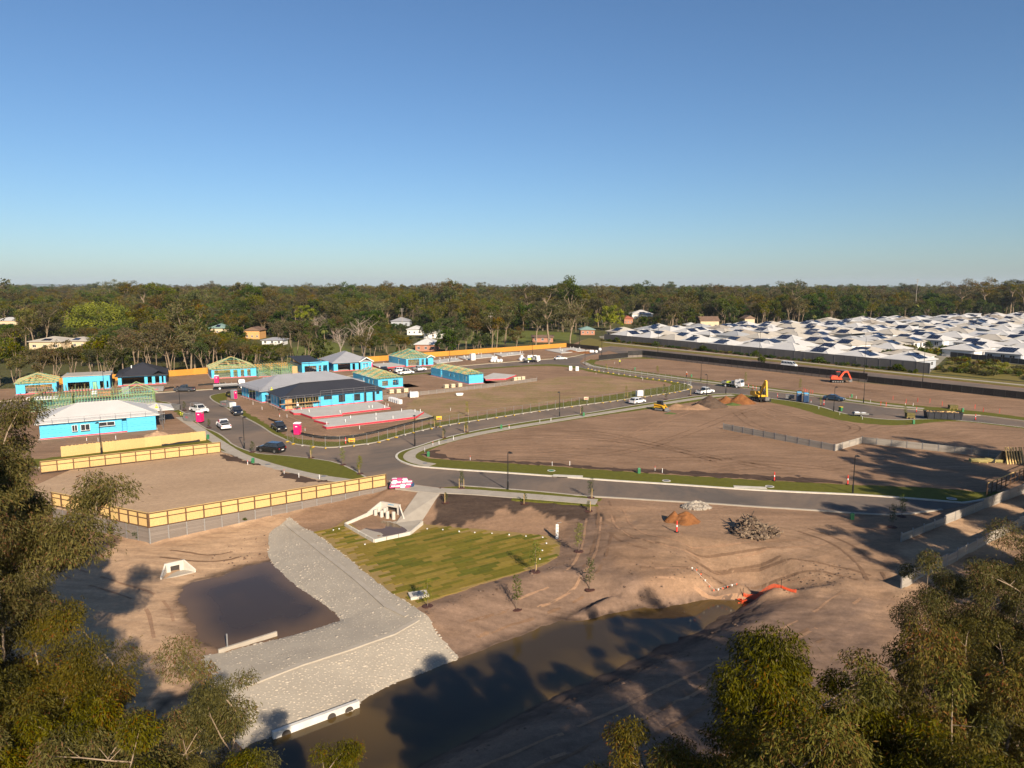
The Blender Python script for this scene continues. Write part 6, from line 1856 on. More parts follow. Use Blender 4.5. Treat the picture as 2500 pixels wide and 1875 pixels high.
# ------------------------------------------------------------------ street lamps
def lamp_post(u, v, h, lab, arm=0, z=.16, r0=.075):
    c = g(u, v); r = empty('street_lamp', (c.x, c.y, z), math.radians(arm))
    q = MB(); q.cyl((0, 0, 0), (0, 0, 1.15), .125, n=8); q.cyl((0, 0, 1.15), (0, 0, 1.3), .125, r0, n=8); q.cyl((0, 0, 1.3), (0, 0, h - .1), r0, .05, n=8); q.build('pole', BLACKM, r)
    if h < 6.5:
        q = MB(); q.tube([(0, 0, h - .15), (.06, 0, h + .06), (.22, 0, h + .12), (.36, 0, h + .06)], [.05, .045, .04, .04]); q.build('arm', BLACKM, r)
        q = MB(); q.cyl((.36, 0, h - .10), (.36, 0, h + .07), .34, .10, n=12); hd = q.build('lamp_head', BLACKM, r)
        q = MB(); q.cyl((.36, 0, h - .16), (.36, 0, h - .10), .16, n=8); q.build('lens', LAMPG, hd)
    else:
        q = MB(); q.tube([(0, 0, h - .2), (.3, 0, h + .3), (1.4, 0, h + .5)], [.06, .05, .045]); q.build('arm', GALV, r)
        q = MB(); q.box(1.3, 1.95, -.14, .14, h + .45, h + .55); hd = q.build('lamp_head', STEELG, r); q = MB(); q.box(1.4, 1.85, -.1, .1, h + .42, h + .45); q.build('lens', LAMPG, hd)
    tag(r, lab, 'street lamp', 'black lamp posts along the roads')


for u, v, h, arm, lab in ((1240, 1197, 5.2, 0, 'black lamp post on the lower road in front of the dark soil strip'), (1013, 1090, 5.3, 100, 'black lamp post at the road bend by the curved path'), (597, 1098, 5.6, 0, 'black lamp post beside the black SUV'),
                          (440, 1002, 5.3, 180, 'black lamp post by the skip on the street corner'), (1366, 1019, 5.3, 120, 'black lamp post midway along the curved road'), (1711, 932, 5.4, 200, 'black lamp post across the road from the white tip truck'),
                          (1725, 966, 5.3, 180, 'black lamp post in front of the white ute at the bend'), (1428, 893, 5.6, 0, 'black lamp post at the far junction'), (2035, 1006, 5.5, 0, 'black lamp post on the grass by the wheelie bin'),
                          (2108, 985, 5.6, 0, 'black lamp post beside the path past the blue sedan'), (2081.5, 1207, 5.2, 0, 'black lamp post in tree shade on the lower road'), (302, 964, 5.4, 0, 'black lamp post left of the charcoal roofed house'),
                          (254, 953, 5.0, 0, 'lamp post in front of the flat roofed house'), (248, 1112, 5.4, 180, 'thin black lamp post behind the raw paling fence'), (756, 924.6, 5.2, 0, 'black lamp post by the black skillion roof'),
                          (1098, 885, 5.4, 0, 'black lamp post among the far slabs'), (1300, 866, 4.8, 0, 'distant lamp post near the end of the orange fence'), (1772, 962, 3.4, 180, 'short black post on the path near the dark soil heap')):
    lamp_post(u, v, h, lab, arm)
for u, v, h, lab in ((1469, 867, 13.5, 'tall street light beside the far end of the grey wall'), (1606, 862, 11.5, 'tall street light behind the bend of the black fence'), (1853, 889, 12.0, 'tall pale street light in front of the white roofs'), (2109, 914, 11.5, 'tall street light before the shrub on the grey wall'),
                     (2252, 936, 11.5, 'tall black street light near the end of the grey wall'), (1415, 842, 9.0, 'tall lamp beside the trees at the far junction')):
    lamp_post(u, v, h, lab, 90, .1, .09)

# ------------------------------------------------------------------ small leafy things
def leaf_cloud(n, c, rad, ls, rng, droop=.3, tint=(0, 1)):
    """n leaf quads in an ellipsoid: returns verts (n*4,3), tint (n)"""
    d = rng.normal(size=(n, 3)); d /= np.linalg.norm(d, axis=1)[:, None] + 1e-9
    rr = rng.random(n) ** (1 / 2.2)
    p = np.array(c) + d * rr[:, None] * np.array(rad)
    a = rng.normal(size=(n, 3)); a[:, 2] -= droop; a /= np.linalg.norm(a, axis=1)[:, None]
    b = np.cross(a, rng.normal(size=(n, 3))); b /= np.linalg.norm(b, axis=1)[:, None] + 1e-9
    L_ = ls[0] * rng.uniform(.6, 1.3, n)[:, None]; W_ = ls[1] * rng.uniform(.6, 1.3, n)[:, None]
    v = np.stack([p - a * L_ / 2, p + b * W_ / 2, p + a * L_ / 2, p - b * W_ / 2], 1)
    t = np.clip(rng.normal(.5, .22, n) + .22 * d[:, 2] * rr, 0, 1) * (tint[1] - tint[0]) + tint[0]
    return v, t


def leaf_mesh(name, vs, ts, m):
    V_ = np.concatenate(vs); T_ = np.concatenate(ts); n = len(V_)
    me_ = bpy.data.meshes.new(name)
    me_.vertices.add(n * 4); me_.vertices.foreach_set('co', V_.reshape(-1).astype(np.float32))
    me_.loops.add(n * 4); me_.loops.foreach_set('vertex_index', np.arange(n * 4, dtype=np.int32))
    me_.polygons.add(n); me_.polygons.foreach_set('loop_start', (np.arange(n) * 4).astype(np.int32)); me_.polygons.foreach_set('loop_total', np.full(n, 4, np.int32))
    me_.update(calc_edges=True)
    a = me_.attributes.new('tint', 'FLOAT', 'FACE'); a.data.foreach_set('value', T_.astype(np.float32))
    me_.materials.append(m)
    return me_


def sapling_protos():
    out = []
    for k, (h, m) in enumerate(((2.2, LEAF_YG), (3.0, LEAF_YG), (2.6, LEAF_GR), (2.0, LEAF_GR))):
        rng = np.random.default_rng(40 + k); vs, ts = [], []
        for i in range(9):
            z = h * (.3 + .7 * i / 9); r_ = .42 * (1 - .6 * abs(i / 9 - .35))
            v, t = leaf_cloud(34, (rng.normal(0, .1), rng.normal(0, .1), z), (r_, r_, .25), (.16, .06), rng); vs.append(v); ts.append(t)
        cm = leaf_mesh('crown', vs, ts, m)
        q = MB(); q.tube([(0, 0, 0), (.02, .01, h * .5), (0, 0, h * .97)], [.03, .022, .008], 5); tm = q.mesh('trunk', BARK_DK)
        out.append((cm, tm, h))
    return out


SAPS = sapling_protos()
q = MB(); q.box(-.025, .025, -.025, .025, 0, 1.35); STAKE = q.mesh('stake', PINE)
q = MB(); q.cyl((0, 0, 0), (0, 0, .06), .55, .48, n=12); MUL = q.mesh('mulch_ring', MULCH)


def sapling(u, v, k, lab, z=.16, s=1.0, stakes=1, low=None):
    c = g(u, v, low if low is not None else 0); zz = th(c.x, c.y) if low is not None else z
    r = empty('young_tree', (c.x, c.y, zz), random.uniform(0, 6))
    cm, tm, h = SAPS[k]
    place('crown', cm, r, sc=s); place('trunk', tm, r, sc=s)
    for i in range(stakes): place('stake', STAKE, r, (.32 * (1 if i else -1), .05, 0))
    place('mulch_ring', MUL, r)
    tag(r, lab, 'young tree', 'staked young trees of the estate')


for a in ((1127, 1193, 2, 'staked sapling in a mulch ring at the top of the ramp', .1, 1.0, 2), (1443, 1217, 2, 'staked sapling in mulch at the end of the lower path', .1, 1.1, 2), (1083, 1071, 3, 'small sapling on the curved road verge near the bend', .16, .9, 1),
          (1138, 1057, 0, 'tall thin sapling with brown stakes on the curved verge', .16, 1.1, 2), (1421, 1012, 3, 'dark leafed sapling beside the green pillar on the curved verge', .16, .9, 1), (1062, 1044, 0, 'thin sapling by the mesh fence near the front slab', .16, 1.0, 1),
          (1140, 1016, 1, 'spindly sapling against the mesh fence across the curved road', .16, 1.0, 1), (760, 1120, 1, 'staked sapling on the triangular lawn behind the black SUV', .16, .8, 2), (837, 1137, 0, 'yellow green sapling in the middle of the triangular lawn', .16, 1.25, 0),
          (879, 1159, 0, 'yellow green sapling at the tip of the triangular lawn', .16, 1.25, 1), (616, 1106, 3, 'dark bushy sapling between the lamp post and the SUV', .16, .95, 0), (450, 1003, 3, 'small sapling at the street corner by the skip', .16, 1.0, 0), (510, 1046, 3, 'dark sapling on the verge near the white ute', .16, .9, 0),
          (1480, 904, 0, 'small sapling beside the far path', .16, .9, 1), (1605, 914, 0, 'tall thin sapling by the path near the orange vested worker', .16, 1.2, 0), (1621, 955, 3, 'sapling inside the mesh fence near the lot tip', .16, .9, 0), (1626, 976, 3, 'sapling on the verge before the white ute', .16, .9, 0),
          (1529, 971, 1, 'reddish staked sapling near the white cupboard', .16, 1.0, 2), (1685, 966, 1, 'staked sapling at the kerb before the dark soil heap', .16, .8, 1), (1820, 941, 1, 'yellow leafed sapling next to the white tip truck', .16, 1.25, 0), (1953, 955, 1, 'yellow leafed sapling behind the blue toilets', .16, 1.1, 0), (2003, 991, 1, 'bushy sapling on the grass below the blue sedan', .16, .8, 1), (2209, 1020, 0, 'thin sapling next to the turf stack', .16, 1.1, 0)):
    sapling(*a)
for u, v, k, lab, low, s, st in ((1044, 1480, 0, 'bright sapling beside the concrete pit at the lawn corner', -1.75, 1.25, 0), (1307, 1398, 0, 'bright sapling on the lower edge of the turf lawn', -1.65, 1.5, 1), (1413, 1346, 0, 'tall yellow green sapling right of the depth gauge', -1.4, 1.5, 0), (1261, 1482, 2, 'leafy sapling halfway down the channel bank', -2.5, 1.35, 0),
                                 (1440, 1422, 2, 'leafy sapling at the right end of the channel bank', -1.9, 1.35, 0), (1088, 1232, 3, 'small staked plant at the left of the brown batter', -.8, .7, 3), (1281, 1233, 3, 'small staked plant in the middle of the brown batter', -.4, .7, 3), (1437, 1250, 3, 'small staked plant at the right of the brown batter', -.4, .7, 3), (2201, 1262, 2, 'sapling in tree shade beyond the end of the lower road', -.05, 1.1, 0), (2178, 1288, 2, 'sapling in deep shade near the low wall', -.1, 1.1, 0)):
    sapling(u, v, k, lab, 0, s, st, low)

# shrubs and weeds at the foot of the retaining wall
def shrub(loc, s, m, lab, group, n=260, seed=0):
    rng = np.random.default_rng(900 + seed); vs, ts = [], []
    for i in range(6):
        v, t = leaf_cloud(n // 6, (rng.normal(0, .3 * s), rng.normal(0, .3 * s), s * rng.uniform(.25, .75)), (s * .35, s * .35, s * .3), (.22 * s ** .5, .09 * s ** .5), rng); vs.append(v); ts.append(t)
    r = empty('shrub', loc); place('foliage', leaf_mesh('foliage', vs, ts, m), r)
    q = MB()
    for i in range(4): a = rng.uniform(0, 6.3); q.tube([(0, 0, -.05), (math.cos(a) * .25 * s, math.sin(a) * .25 * s, s * .6)], [.03, .012], 4)
    q.build('stems', BARK_DK, r); tag(r, lab, 'shrub', group)


for k, (u, v, s, lab) in enumerate(((335, 1318, .9, 'green shrub at the foot of the corner retaining wall'), (280, 1305, 1.1, 'leafy shrub along the shaded sleeper wall'), (312, 1302, 1.3, 'tallest weed shrub against the corner wall'), (240, 1310, .8, 'low shrub in the tree shade by the wall'), (598, 1284, .5, 'small weed growing at the long retaining wall'))):
    c = g(u, v, -1.9); shrub((c.x, c.y, th(c.x, c.y)), s, LEAF_GR, lab, 'shrubs along the retaining wall', 300, k)

# ------------------------------------------------------------------ outlet structure with baffle posts
Z0 = -1.75
pd = [g(842, 1275, -1.25), g(914, 1322, -1.75), g(1001, 1300, -1.75), g(1033, 1272, -1.5)]
o0 = pd[1]
r = empty('drain_outlet', (o0.x, o0.y, Z0))
def rel(p): return (p.x - o0.x, p.y - o0.y, p.z - Z0)
hwL, hwR = g(930, 1254, Z0), g(976, 1262, Z0)
padp = [g(842, 1285, Z0), g(914, 1325, Z0), g(1001, 1306, Z0), g(1032, 1281, Z0), hwR, hwL]
q = MB(); q.prism([(p.x - o0.x, p.y - o0.y) for p in padp], -.2, .06); q.build('apron_slab', CONC, r)
def kerbwall(a, b, ha, hb, name, m=CONC_PALE, t=.16):
    a = Vector(rel(a)); b = Vector(rel(b)); d = (b - a); d.z = 0; d.normalize(); n = Vector((-d.y, d.x, 0)) * t / 2
    q = MB(); q.add([a - n, b - n, b + n, a + n, a - n + Vector((0, 0, ha)), b - n + Vector((0, 0, hb)), b + n + Vector((0, 0, hb)), a + n + Vector((0, 0, ha))], [(0, 3, 2, 1), (4, 5, 6, 7), (0, 1, 5, 4), (1, 2, 6, 5), (2, 3, 7, 6), (3, 0, 4, 7)])
    return q.build(name, m, r)
for i in range(4): kerbwall(padp[0].lerp(padp[1], i / 4 + .008), padp[0].lerp(padp[1], (i + 1) / 4 - .008), .42, .42, 'edge_wall')
for i in range(3): kerbwall(padp[1].lerp(padp[2], i / 3 + .008), padp[1].lerp(padp[2], (i + 1) / 3 - .008), .42, .42, 'edge_wall')
kerbwall(padp[2], padp[3], .42, .5, 'edge_wall')
kerbwall(padp[0], padp[0].lerp(hwL, .62), .42, .75, 'wing_wall'); kerbwall(padp[0].lerp(hwL, .62), hwL, .8, 1.65, 'wing_wall'); kerbwall(hwR, hwR + Vector((.9, -1.9, 0)), 1.55, .25, 'wing_wall')
a, b_ = Vector(rel(hwL)), Vector(rel(hwR)); d = (b_ - a); L_ = d.length; d.normalize()
hw = place('headwall', None, r, a, math.atan2(d.y, d.x))
q = MB(); q.box(0, L_ * .33, 0, .25, 0, 1.62); q.box(L_ * .86, L_, 0, .25, 0, 1.62); q.box(L_ * .33, L_ * .86, 0, .25, 1.15, 1.62); q.build('headwall_face', CONC_PALE, hw)
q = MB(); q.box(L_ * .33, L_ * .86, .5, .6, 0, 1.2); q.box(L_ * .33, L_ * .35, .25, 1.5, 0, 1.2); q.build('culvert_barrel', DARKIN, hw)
q = MB(); q.box(L_ * .4, L_ * .7, -.02, 0, 1.4, 1.5); q.build('maker_plate', TOILETB, hw)
for i, (u, v) in enumerate(((917, 1262), (932, 1264.5), (946, 1266.5), (961, 1268), (925, 1256), (940, 1258.5))):
    p = g(u, v, Z0 + .06); q = MB(); q.cyl((0, 0, 0), (0, 0, .95), .24, n=12); q.cyl((0, 0, .95), (0, 0, 1.0), .24, .2, n=12); q.build('baffle_post', CONC_PALE, r, rel(p))
q = MB(); wp = [g(u, v, Z0) for u, v in ((868, 1274), (900, 1268), (930, 1272), (962, 1278), (985, 1288), (998, 1299), (960, 1307), (930, 1312), (938, 1304), (905, 1296), (880, 1288), (872, 1282))]
q.prism([(p.x - o0.x, p.y - o0.y) for p in smooth_line([Vector(p[:2]) for p in wp], 1, True)], .055, .066); q.build('puddle', WATER_P, r)
tag(r, 'pale concrete drain outlet with baffle posts and a reflecting puddle', 'drain outlet')

# small headwall in the sand
p = g(428, 1395, -2.15); r = empty('pipe_headwall', (p.x, p.y, th(p.x, p.y) - .1), math.radians(38))
q = MB(); q.box(-1.0, -.45, 0, .2, 0, 1.15); q.box(.45, 1.0, 0, .2, 0, 1.15); q.box(-.45, .45, 0, .2, .75, 1.15); q.build('face', CONC_PALE, r)
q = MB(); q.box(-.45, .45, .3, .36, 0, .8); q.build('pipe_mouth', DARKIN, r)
for s in (-1, 1): q = MB(); q.add([(s * 1.0, 0, 0), (s * 1.0, 0, 1.15), (s * 1.75, -1.3, .35), (s * 1.75, -1.3, 0), (s * 1.0 - s * .16, 0, 0), (s * 1.0 - s * .16, 0, 1.15), (s * 1.6, -1.35, .35), (s * 1.6, -1.35, 0)], [(0, 1, 2, 3), (4, 7, 6, 5), (1, 5, 6, 2), (2, 6, 7, 3)]); q.build('wing', CONC_PALE, r)
q = MB(); q.prism([(-1, 0), (1, 0), (1.6, -1.3), (-1.6, -1.3)], -.05, .08); q.build('apron', CONC, r)
tag(r, 'small cream concrete pipe headwall in the sand beside the pond', 'headwall')

# pond edge wall with gauge post; channel weir with pipe mouths
def wall_run(a, b, h, t, name, lab, cat, post=None, pipes=(), zb=0.0, m=CONC_PALE):
    d = b - a; L_ = Vector(d[:2]).length; r = empty(name, a, math.atan2(d.y, d.x))
    q = MB(); q.box(0, L_, -t / 2, t / 2, -.6, h); q.build('wall', m, r)
    if post is not None: q = MB(); q.box(post, post + .1, -.05, .05, h, h + 1.15); q.build('gauge_post', GALV, r)
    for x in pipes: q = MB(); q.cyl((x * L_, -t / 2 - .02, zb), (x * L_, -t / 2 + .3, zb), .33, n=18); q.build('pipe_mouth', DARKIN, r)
    tag(r, lab, cat); return r
wall_run(g(533, 1594, -2.4), g(676, 1549, -2.4), .3, .2, 'pond_edge_wall', 'low concrete edge wall with a steel post at the pond', 'edge wall', post=.7, m=CONC)
q = wall_run(g(666, 1800, -3.5), g(876, 1722, -3.5), .42, .3, 'weir_wall', 'white concrete weir wall with round pipe mouths above the channel', 'weir', pipes=(.14, .66, .87), zb=-.05, m=mat('white_concrete', (0.62, 0.595, 0.545), .8))

# depth gauge, pit, pop-up markers
p = g(1360, 1317, Z_LAWN); r = empty('depth_gauge', (p.x, p.y, th(p.x, p.y))); q = MB(); q.box(-.16, .16, -.03, .03, 0, 1.75); q.build('board', WHITEP, r)
for i in range(8): q = MB(); q.box(-.1, .1 if i % 2 else .0, -.036, -.031, .15 + i * .19, .21 + i * .19); q.build('mark', BLACKM, r)
q = MB(); q.cyl((0, .04, 0), (0, .04, 1.95), .04, n=6); q.bar((0, .04, 1.9), (.5, .04, 2.0), .05); q.build('stand', GALV, r); tag(r, 'white depth gauge board with black marks at the lawn edge', 'gauge')
p = g(1022, 1456, Z_LAWN); r = empty('concrete_pit', (p.x, p.y, th(p.x, p.y)), .35); q = MB(); q.box(-.9, .9, -.65, .65, 0, .28); q.build('surround', CONC_PALE, r); q = MB(); q.box(-.6, .6, -.4, .4, .28, .31); q.build('grate', STEELG, r); tag(r, 'square concrete drainage pit with a grate on the turf lawn', 'pit')
for k, (u, v) in enumerate(((814, 1296), (828, 1293), (891, 1331), (1043, 1293), (1081, 1295), (1121, 1299), (1159, 1302), (1201, 1304), (1243, 1307), (1284, 1311), (1325, 1313.5), (1334, 1328), (1324, 1346), (1318, 1367))):
    p = g(u, v, Z_LAWN); r = empty('inspection_cap', (p.x, p.y, th(p.x, p.y) + .03)); q = MB(); q.cyl((0, 0, 0), (0, 0, .1), .085, n=8); q.build('riser', WHITEP, r); q = MB(); q.cyl((0, 0, .1), (0, 0, .12), .10, n=8); q.build('lid', WHITEP, r)
    tag(r, 'small white drainage cap standing along the edge of the turf lawn', 'drain cap', 'white drainage caps round the lawn')

# ------------------------------------------------------------------ pallets, boxes, stacks
def crate(u, v, w, d_, h, ang, m, lab, cat='crate', lid=True, z=.17, bands=True, name='crate'):
    c = g(u, v); r = empty(name, (c.x, c.y, z), math.radians(ang)); q = MB(); q.box(-w / 2, w / 2, -d_ / 2, d_ / 2, .12, h); q.build('body', m, r)
    q = MB()
    for s in (-1, 0, 1): q.box(s * (w / 2 - .08) - .07, s * (w / 2 - .08) + .07, -d_ / 2, d_ / 2, 0, .12)
    q.build('pallet', PINE, r)
    if bands: q = MB(); q.box(-w / 2 - .008, w / 2 + .008, -d_ / 2 - .008, d_ / 2 + .008, h * .55, h * .6); q.build('strap', BLACKM, r)
    tag(r, lab, cat)
for i, (u, v) in enumerate(((955, 962), (972, 961), (990, 959))): crate(u, v, 1.15, 1.0, 1.05, 33, CARD, ORD[i] + ' cream brick pallet from the left, behind the charcoal roofed house', 'pallet', name='brick_pallet')
for i, (u, v) in enumerate(((1089, 949), (1105, 948), (1122, 946))): crate(u, v, 1.15, 1.0, 1.05, 33, CARD, ORD[i] + ' cream brick pallet from the left, below the lone truss house', 'pallet', name='brick_pallet')
for i, (u, v) in enumerate(((1257, 931), (1266, 930), (1276, 929))): crate(u, v, 1.15, 1.0, 1.1, 33, CARD, ORD[i] + ' cream brick pallet from the left, at the far end of the sleeper wall', 'pallet', name='brick_pallet')
crate(1010, 972, 2.1, 1.2, 1.45, 25, WHITEP, 'white cube shaped container next to the grey sleeper wall', 'container', bands=False, name='storage_box')
for i in range(5): c = g(955 + i * 5.2, 981 + i * 1.6); r = empty('foam_block', (c.x, c.y, .17), math.radians(-40)); q = MB(); q.box(-.5, .5, -.4, .4, 0, 1.0); q.build('block', WHITEP, r); q = MB(); q.box(-.51, .51, -.41, .41, .5, .52); q.build('joint', TOILETG, r); tag(r, ORD[i] + ' white foam block from the left in the row on the dirt', 'foam block', 'white foam blocks in a row')
c = g(1122, 967); r = empty('tank_shell', (c.x, c.y, .17), math.radians(10)); q = MB(); loft(q, [[(-.9 * k, -.4 * k, z), (.9 * k, -.4 * k, z), (1.05 * k, .2 * k, z), (.6 * k, .5 * k, z), (-.6 * k, .5 * k, z), (-1.05 * k, .2 * k, z)] for k, z in ((.75, 0), (1, .45), (.9, .6))]); q.build('shell', WHITEP, r); tag(r, 'white bath shaped shell lying on the dry grass lot', 'shell')
crate(1393, 906, 1.0, .9, 1.5, 0, WHITEP, 'left white cabinet inside the far corner of the dry lot', 'cabinet', bands=False, name='site_cabinet'); crate(1409, 907, 1.0, .9, 1.5, 0, WHITEP, 'right white cabinet inside the far corner of the dry lot', 'cabinet', bands=False, name='site_cabinet')
crate(1561, 969, 1.7, .9, 1.5, 20, WHITEP, 'white cupboard on the verge behind the mesh fence', 'cabinet', bands=False, name='site_cabinet')
crate(569, 999, 1.1, .9, 1.4, -30, WHITEP, 'white cabinet standing against the open grey skip', 'cabinet', bands=False, name='site_cabinet')
crate(1154, 881, 1.6, 1.4, 2.6, 30, WHITEP, 'tall white box on the far slabs', 'container', bands=False, name='storage_box'); crate(308, 964, 1.7, 1.2, 2.0, 20, TOILETG, 'grey steel cabinet below the charcoal roofed house', 'cabinet', bands=False, name='site_cabinet')
crate(2221, 1022, 1.6, 1.3, 1.1, -10, mat('turf_block', (.15, .12, .035), .95, (.09, .075, .02), 3), 'square stack of turf on the cul-de-sac verge', 'turf stack', name='turf_stack'); crate(2326, 1000, 1.7, 1.2, .9, -10, mat('turf_block', (.1, .1, .1)), 'low stack of turf beyond the big dark skip', 'turf stack', name='turf_stack')
crate(2388, 1131, 2.4, 1.0, .55, -12, TIMBER_Y, 'left bundle of yellow timber on the shaded dirt', 'timber stack', name='timber_bundle'); crate(2426, 1131, 2.3, 1.0, .55, -12, TIMBER_Y, 'right bundle of yellow timber near the leaning planks', 'timber stack', name='timber_bundle')
crate(258, 968, 3.2, 1.3, 1.2, 10, BRICK, 'pile of red brick packs in front of the flat roofed house', 'pallet', name='brick_pallet'); crate(232, 965, 1.3, 1.0, 1.0, 10, BAGW, 'white wrapped pack beside the red brick packs', 'pallet', name='wrapped_pack')
crate(105, 978, 6.5, 1.6, .8, 20, BAGW, 'long white wrapped bundle on the street behind the left tree', 'bundle', name='wrapped_bundle')
# leaning plank rack
c = g(2478, 1136); r = empty('plank_rack', (c.x, c.y, .17), math.radians(4)); q = MB(); q.add([(-3.2, 1.0, 0), (1.8, 1.0, 0), (1.8, 1.0, 1.9), (-1.6, 1.0, 1.9)], [(0, 1, 2, 3)]); q.build('backing_sheet', BLACKM, r)
for i in range(11): q = MB(); x = -1.2 + i * .46; q.bar((x, 0, 0), (x + random.uniform(-.12, .05), .9, 2.6 - .05 * (i > 1)), .22, .07); q.build('plank', PINE, r)
tag(r, 'row of tall yellow planks leaning upright at the right edge', 'planks')
# cement bag stack
c = g(976, 1190); r = empty('bag_stack', (c.x, c.y, .1), math.radians(8)); rr = random.Random(5); k = 0
q = MB(); loft(q, [[(x * a, y * b_, z) for x, y in ((-.32, -.2), (.32, -.2), (.36, 0), (.32, .2), (-.32, .2), (-.36, 0))] for a, b_, z in ((.8, .8, 0), (1, 1, .05), (1, 1, .13), (.8, .75, .18))]); bag_m = [q.mesh('bag', BAGW), q.mesh('bag', BAGP)]
for lay in range(7):
    for ix in range(4 - (lay > 4)):
        for iy in range(3 - (lay > 3)):
            place('bag', bag_m[0 if rr.random() < .62 else 1], r, (-1.1 + ix * .72 + .12 * (lay % 2) + rr.uniform(-.05, .05) + .06 * lay, -.45 + iy * .44 + .05 * lay, lay * .17), rr.uniform(-.2, .2))
q = MB(); q.cyl((1.75, -.3, .3), (1.75, -.1, .3), .3, n=12); q.build('barrow_wheel', TOILETN, r)
tag(r, 'heap of white and pink cement bags at the kerb', 'bags')
for k, (u, v, n, lab) in enumerate(((1212, 885, 6, 'heap of white bulk bags near the white flatbed truck'), (1283, 881, 9, 'larger heap of white bulk bags behind the flatbed truck'), (1452, 862, 4, 'white sheeted heap against the black fence'))):
    c = g(u, v); r = empty('bulk_bag_heap', (c.x, c.y, .17)); rr = random.Random(k)
    for i in range(n): q = MB(); z = 0 if i < n * .6 else .9; loft(q, [[(math.cos(t) * .6 * s, math.sin(t) * .6 * s, zz) for t in np.arange(8) * math.pi / 4] for s, zz in ((.8, 0), (1.05, .25), (1.0, .8), (.5, 1.1))]); q.build('bulk_bag', BAGW, r, ((i % 4) * 1.15 - 1.8 + rr.uniform(-.2, .2) + (z > 0) * .5, rr.uniform(-.7, .7), z), rr.uniform(0, 3))
    tag(r, lab, 'bags')

# ------------------------------------------------------------------ bollards, pillars, bins, stakes
q = MB(); q.cyl((0, 0, 0), (0, 0, .08), .2, n=8); CB = q.mesh('base', RUBBER)
q = MB(); q.cyl((0, 0, .08), (0, 0, .55), .09, .07, n=8); q.cyl((0, 0, .75), (0, 0, 1.15), .065, .055, n=8); CR = q.mesh('post', CONE)
q = MB(); q.cyl((0, 0, .55), (0, 0, .75), .07, .065, n=8); CW = q.mesh('reflective_band', WHITEP)
for u, v, s, z, lab in ((1890, 1177, 1.15, .18, 'red and white bollard on the dark soil strip'), (1652, 1301, 1.2, None, 'red and white bollard below the orange soil heap'), (2069, 1186, 1.2, .18, 'tilted red bollard next to the shaded lamp post'), (2011, 991, 1.1, .17, 'red bollard beside the sapling near the blue sedan'), (1898, 972, .9, .17, 'red bollard across the road from the box trailer'),
                        (2237, 1008, 1.0, .17, 'red bollard left of the big dark skip'), (2381, 1027, 1.1, .17, 'red bollard right of the big dark skip'), (844, 1086, 1.0, .17, 'red bollard on the verge behind the mesh panels'), (1827, 947, .9, .17, 'left red bollard behind the yellow excavator'), (1838, 951, .9, .17, 'middle red bollard behind the yellow excavator'), (1846, 953, .9, .17, 'right red bollard behind the yellow excavator')):
    c = g(u, v, 0 if z is not None else -.2); r = empty('traffic_bollard', (c.x, c.y, z if z is not None else th(c.x, c.y))); place('base', CB, r, sc=s); place('post', CR, r, sc=s); place('reflective_band', CW, r, sc=s); tag(r, lab, 'bollard', 'red traffic bollards')
q = MB(); q.box(-.2, .2, -.16, .16, 0, .72); PB = q.mesh('body', GREENP); q = MB(); loft(q, [[(-.22, -.18, .72), (.22, -.18, .72), (.22, .18, .72), (-.22, .18, .72)], [(-.12, -.1, .84), (.12, -.1, .84), (.12, .1, .84), (-.12, .1, .84)]]); PC = q.mesh('cap', GREENP)
for u, v, lab in ((1224, 1049, 'green service pillar beside the curved path'), (1425, 1018, 'green service pillar at the far part of the curved path'), (1046, 1117, 'green service pillar at the dark soil corner'), (1560, 1158, 'green service pillar on the lower verge'), (618, 1133, 'green service pillar near the fenced lot path'), (1550, 904, 'green service pillar by the north lot path'),
                  (1688, 922, 'green service pillar next to the orange vested worker'), (2230, 1037, 'green service pillar on the cul-de-sac grass'), (2079, 972, 'green service pillar behind the blue sedan'), (2350, 1007, 'green service pillar beyond the dark skip'), (2080, 1268, 'dark green service pillar in tree shade'), (508, 1074, 'green service pillar at the end of the raw fence')):
    c = g(u, v); r = empty('service_pillar', (c.x, c.y, .17 if v < 1260 else th(c.x, c.y))); place('body', PB, r); place('cap', PC, r); tag(r, lab, 'service pillar', 'green service pillars')
c = g(2052, 1006); r = empty('wheelie_bin', (c.x, c.y, .17), math.radians(20)); q = MB(); loft(q, [[(x * k, y * k, z) for x, y in ((-.29, -.36), (.29, -.36), (.29, .36), (-.29, .36))] for k, z in ((.78, .08), (1, .98))]); q.build('body', GREENP, r); q = MB(); q.box(-.32, .32, -.4, .4, .98, 1.06); q.build('lid', YPLAS, r); q = MB(); q.cyl((-.3, .34, .12), (.3, .34, .12), .12, n=10); q.build('wheel', RUBBER, r); tag(r, 'dark wheelie bin with a yellow lid at the grass edge', 'bin')
# survey stakes: white and orange pegs
q = MB(); q.box(-.035, .035, -.02, .02, 0, .7); PEGW = q.mesh('peg', WHITEP); q = MB(); q.box(-.036, .036, -.021, .021, .5, .74); PEGT = q.mesh('painted_tip', CONE); q = MB(); q.box(-.05, .05, -.03, .03, 0, 1.0); PEGO = q.mesh('peg', CONE)
PEGS = [(1148, 1126), (1348, 1140), (1391, 1139), (1599, 1152), (1617, 1157), (1037, 1105), (1057, 1090), (1072, 1087), (1107, 1076), (1243, 1048), (1318, 1034), (1345, 1030), (694, 1160), (730, 1169), (780, 1173), (605, 1137), (701, 1021), (716, 1006), (683, 1020), (640, 1002), (618, 990), (745, 1054), (878, 1050), (1100, 1005), (660, 965), (1003, 962), (942, 992), (1455, 915), (1569, 929), (1500, 890), (2075, 974), (2090, 975), (2125, 984), (1980, 985), (2105, 1026), (1999, 1000), (2210, 991), (2229, 993), (2050, 1015), (212, 1078), (240, 1080), (283, 1075)]
